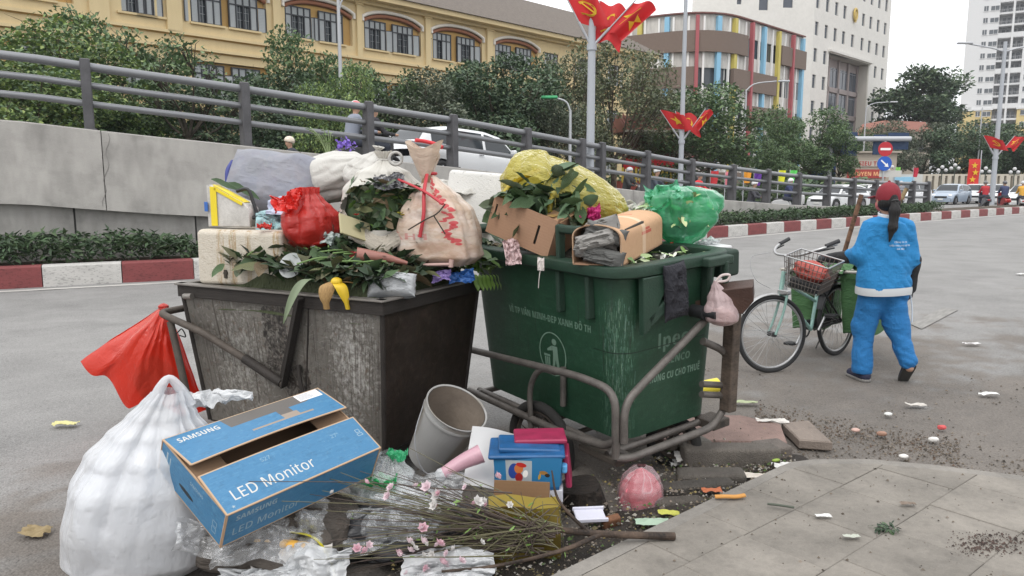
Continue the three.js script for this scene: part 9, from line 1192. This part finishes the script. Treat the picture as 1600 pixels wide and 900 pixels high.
{
  const fw = V(2.24, 0, -6.33), rw = V(3.07, 0, -7.0), hd = fw.clone().sub(rw), WB = hd.length(), b = thing('bicycle', 'old pale green bicycle with a wire basket and green side bags', 'bicycle', rw.clone(), atan2(-hd.z, hd.x));
  b.rotation.order = 'YXZ'; b.rotation.x = 0.05;
  const Rw = 0.335, mint = mat([0.3, 0.5, 0.46], { r: 0.4, map: reTex(TX.grime, 3) }), dk = mat([0.03, 0.03, 0.032], { r: 0.55, m: 0.3 }), al = mat([0.4, 0.4, 0.4], { r: 0.35, m: 0.8 }), rub = mat([0.022, 0.022, 0.023], { r: 0.85 });
  const mkWheel = (par, x) => { const g = new THREE.Group(); g.name = 'wheel'; g.position.set(x, Rw, 0); par.add(g); mesh('tyre', new THREE.TorusGeometry(Rw - 0.018, 0.019, 10, 56), rub, g); mesh('rim', new THREE.TorusGeometry(Rw - 0.042, 0.011, 8, 56), mat([0.36, 0.36, 0.36], { r: 0.4, m: 0.7 }), g); const sp = []; for (let i = 0; i < 32; i++) { const a = i / 32 * 2 * PI, s = i % 2 ? 1 : -1, o = a + (i % 4 < 2 ? 0.9 : -0.9); sp.push(rod(V(cos(o) * 0.022, sin(o) * 0.022, s * 0.03), V(cos(a) * (Rw - 0.045), sin(a) * (Rw - 0.045), 0), 0.0013, 4)); } mesh('spoke', sp, al, g); mesh('hub', cyl(0.022, 0.022, 0.09, 12, 0, 0, 0, PI / 2), dk, g); return g; };
  mkWheel(b, 0); const T = (n, a, c2, r, m = mint) => mesh(n, rod(a, c2, r, 10), m, b);
  const bb = V(0.45, 0.3, 0), st = V(0.3, 0.78, 0), hs = V(WB - 0.17, 0.86, 0), hl = V(WB - 0.12, 0.68, 0), ax = V(0, Rw, 0);
  T('down_tube', hl, bb, 0.017); T('top_tube', V(WB - 0.15, 0.78, 0), V(0.37, 0.55, 0), 0.015); T('seat_tube', bb, st, 0.016); for (const z of [-0.05, 0.05]) { T('chain_stay', bb.clone().setZ(z * 0.6), ax.clone().setZ(z), 0.009, dk); T('seat_stay', V(0.33, 0.68, z * 0.4), ax.clone().setZ(z), 0.009, dk); } T('head_tube', hl, hs, 0.02); mesh('chain_guard', rbox(0.5, 0.09, 0.02, 0.02, 0.24, 0.33, 0.06, 0, 0, 0.02), dk, b); mesh('chain_ring', new THREE.TorusGeometry(0.075, 0.008, 6, 28).translate(0.45, 0.3, 0.055), dk, b);
  mesh('saddle', surf(uni(0.04, c3(0.2, 0.84, 0.05, 0.45, 0.85, 0, 0.05, 0.025), c3(0.2, 0.84, -0.05, 0.45, 0.85, 0, 0.05, 0.025)), [0.08, 0.75, -0.14], [0.55, 0.93, 0.14], 0.012), dk, b); for (const s of [-1, 1]) { mesh('crank', rod(V(0.45, 0.3, s * 0.07), V(0.45 + s * 0.1, 0.3 - s * 0.13, s * 0.085), 0.01, 6), al, b); mesh('pedal', rbox(0.09, 0.025, 0.1, 0.008, 0.45 + s * 0.1, 0.3 - s * 0.13, s * 0.14), dk, b); }
  // steered fork, wheel, basket and bars
  const f = new THREE.Group(); f.name = 'front_fork'; f.position.set(WB - 0.02, 0, 0); f.rotation.y = -0.41; b.add(f); mkWheel(f, 0.02); f.children[0].name = 'front_wheel';
  for (const z of [-0.05, 0.05]) mesh('fork_blade', sweep(smoothPts([V(-0.1, 0.68, z * 0.9), V(-0.05, 0.5, z), V(0.02, Rw, z)], 8), 0.011, 8), mint, f); mesh('crown', rbox(0.05, 0.04, 0.14, 0.012, -0.1, 0.69, 0), al, f); mesh('stem', rod(V(-0.11, 0.7, 0), V(-0.16, 1.0, 0), 0.013, 8), al, f); mesh('mudguard', grid(24, 4, (u, v) => { const a = 0.6 + u * 1.4, q = (v - 0.5); return V(0.02 + cos(a) * (Rw + 0.02 - 0.02 * q * q), Rw + sin(a) * (Rw + 0.02 - 0.02 * q * q), q * 0.06); }), al, f); mesh('brake_cable', sweep(smoothPts([V(-0.1, 1.02, 0.2), V(0.08, 0.98, 0.22), V(0.1, 0.8, 0.12), V(0.0, 0.72, 0.05)], 20), 0.003, 5), mat([0.3, 0.3, 0.3]), f);
  mesh('handlebar', sweep(smoothPts([V(-0.36, 1.12, 0.33), V(-0.22, 1.06, 0.29), V(-0.13, 1.01, 0.16), V(-0.15, 1.0, 0), V(-0.13, 1.01, -0.16), V(-0.22, 1.06, -0.29), V(-0.36, 1.1, -0.33)], 40), 0.012, 8), al, f); for (const s of [-1, 1]) { mesh('grip', rod(V(-0.38, 1.125, s * 0.333), V(-0.27, 1.085, s * 0.31), 0.018, 8), dk, f); mesh('brake_lever', rod(V(-0.2, 1.04, s * 0.28), V(-0.33, 1.07, s * 0.34), 0.007, 6), dk, f); }
  { // wire basket: tapered frame of thin wires with a red bundle inside
    const bk = []; const BP = (u, v, y) => V(-0.07 + 0.28 * u * mix(0.86, 1, y) + 0.02 * (1 - y), 0.74 + 0.25 * y, (v - 0.5) * mix(0.26, 0.36, y)); const wire = (a, c2, r = 0.0022) => bk.push(rod(a, c2, r * 1.3, 4));
    for (let i = 0; i <= 10; i++) { const t = i / 10; for (const v of [0, 1]) wire(BP(t, v, 0), BP(t, v, 1)); for (const u of [0, 1]) wire(BP(u, t, 0), BP(u, t, 1)); wire(BP(t, 0, 0), BP(t, 1, 0)); } for (const y of [0.2, 0.4, 0.6, 0.8]) { wire(BP(0, 0, y), BP(1, 0, y)); wire(BP(1, 0, y), BP(1, 1, y)); wire(BP(1, 1, y), BP(0, 1, y)); wire(BP(0, 1, y), BP(0, 0, y)); }
    const bg = new THREE.Group(); bg.name = 'basket'; bg.position.set(-0.09, 0.07, -0.16); bg.rotation.set(-0.3, 0.5, 0); f.add(bg); mesh('basket', bk, mat([0.13, 0.115, 0.105], { r: 0.6, m: 0.2 }), f).applyMatrix4((bg.updateMatrix(), bg.matrix)); f.remove(bg); const rim2 = []; for (const [a, c2] of [[[0, 0], [1, 0]], [[1, 0], [1, 1]], [[1, 1], [0, 1]], [[0, 1], [0, 0]]]) rim2.push(rod(BP(...a, 1), BP(...c2, 1), 0.006, 6)); mesh('basket_rim', rim2, al, f).applyMatrix4(bg.matrix);
    mesh('red_bundle', bag({ rx: 0.11, rz: 0.14, h: 0.17, prof: PROF.round, seed: 701, ca: 0.3 }).translate(0.07, 0.8, 0), mat([0.34, 0.06, 0.045], { r: 0.6 }), f).applyMatrix4(bg.matrix); mesh('dark_bundle', rbox(0.22, 0.08, 0.24, 0.02, 0.07, 0.78, 0), dk, f).applyMatrix4(bg.matrix);
  }
  // rear rack and the two green tarpaulin side bags
  for (const z of [-0.08, 0.08]) { T('rack_bar', V(-0.25, 0.72, z), V(0.3, 0.73, z), 0.008, dk); T('rack_stay', V(-0.02, Rw, z), V(-0.15, 0.72, z), 0.006, dk); } mesh('rear_mudguard', grid(30, 4, (u, v) => { const a = 0.4 + u * 2.3, q = v - 0.5; return V(cos(a) * (Rw + 0.02), Rw + sin(a) * (Rw + 0.02) - 0.03 * q * q, q * 0.07); }), dk, b);
  const gt = mat([0.05, 0.13, 0.045], { r: 0.75, bump: reTex(TX.wrinkle, 2), bs: 0.012 }), gtD = mat([0.02, 0.045, 0.018], { r: 0.9 });
  for (const s of [1, -1]) { const g = grid(60, 24, (u, v) => { const [p] = rrect(0.62, 0.27, 0.08)(u), k = mix(0.9, 1.02, v) * (1 + 0.07 * (fbm3(p.x * 6 + s, v * 4, p.z * 6, 3) - 0.5)); return V(-0.1 + p.x * k, 0.25 + 0.55 * v + 0.02 * sin(u * 19), s * 0.25 + p.z * k); }, { wrapU: true }); mesh('side_bag', [g, box(0.5, 0.02, 0.2, -0.1, 0.26, s * 0.25)], gt, b); mesh('bag_mouth', [sweep(Array.from({ length: 41 }, (_, i) => { const [p] = rrect(0.63, 0.28, 0.08)(i / 40); return V(-0.1 + p.x, 0.8 + 0.025 * sin(i * 0.9), s * 0.25 + p.z); }), 0.012, 6), box(0.52, 0.02, 0.2, -0.1, 0.74, s * 0.25)], gtD, b); }
  mesh('tarp', crumple(0.5, 0.5, 0.1, { seed: 44, sag: 0.1 }), gt, b).position.set(0.12, 0.86, 0); mesh('carry_frame', [rod(V(0.3, 0.82, 0.4), V(-0.42, 0.8, 0.4), 0.013, 8), rod(V(0.3, 0.82, -0.4), V(-0.42, 0.8, -0.4), 0.013, 8), rod(V(0.28, 0.82, -0.41), V(0.28, 0.82, 0.41), 0.013, 8), rod(V(-0.4, 0.8, -0.41), V(-0.4, 0.8, 0.41), 0.013, 8)], mat([0.4, 0.38, 0.34], { r: 0.6 }), b); mesh('kick_stand', rod(V(-0.02, 0.3, 0.1), V(-0.1, 0.02, 0.26), 0.009, 6), al, b);
  const stick = (label, a, e, r, col) => { const o = mesh('broom_handle', sweep([a, a.clone().lerp(e, 0.5).add(V(0.006, 0, 0)), e], r, 8), mat(col, { r: 0.7, map: reTex(TX.bark, 0.4, 4) })); return tag(o, label, 'broom'); };
  stick('brown wooden broom handle standing up from the bicycle bags', at(1295, 470, 7.1), at(1346, 304, 6.9), 0.021, [0.24, 0.13, 0.08]); stick('pale bamboo handle tip showing right of the red cap', at(1360, 400, 7.3), at(1417, 294, 7.2), 0.02, [0.36, 0.27, 0.15]);
}
function c3(...a) { return sdCap(...a); }
renderer.render(scene, camera);
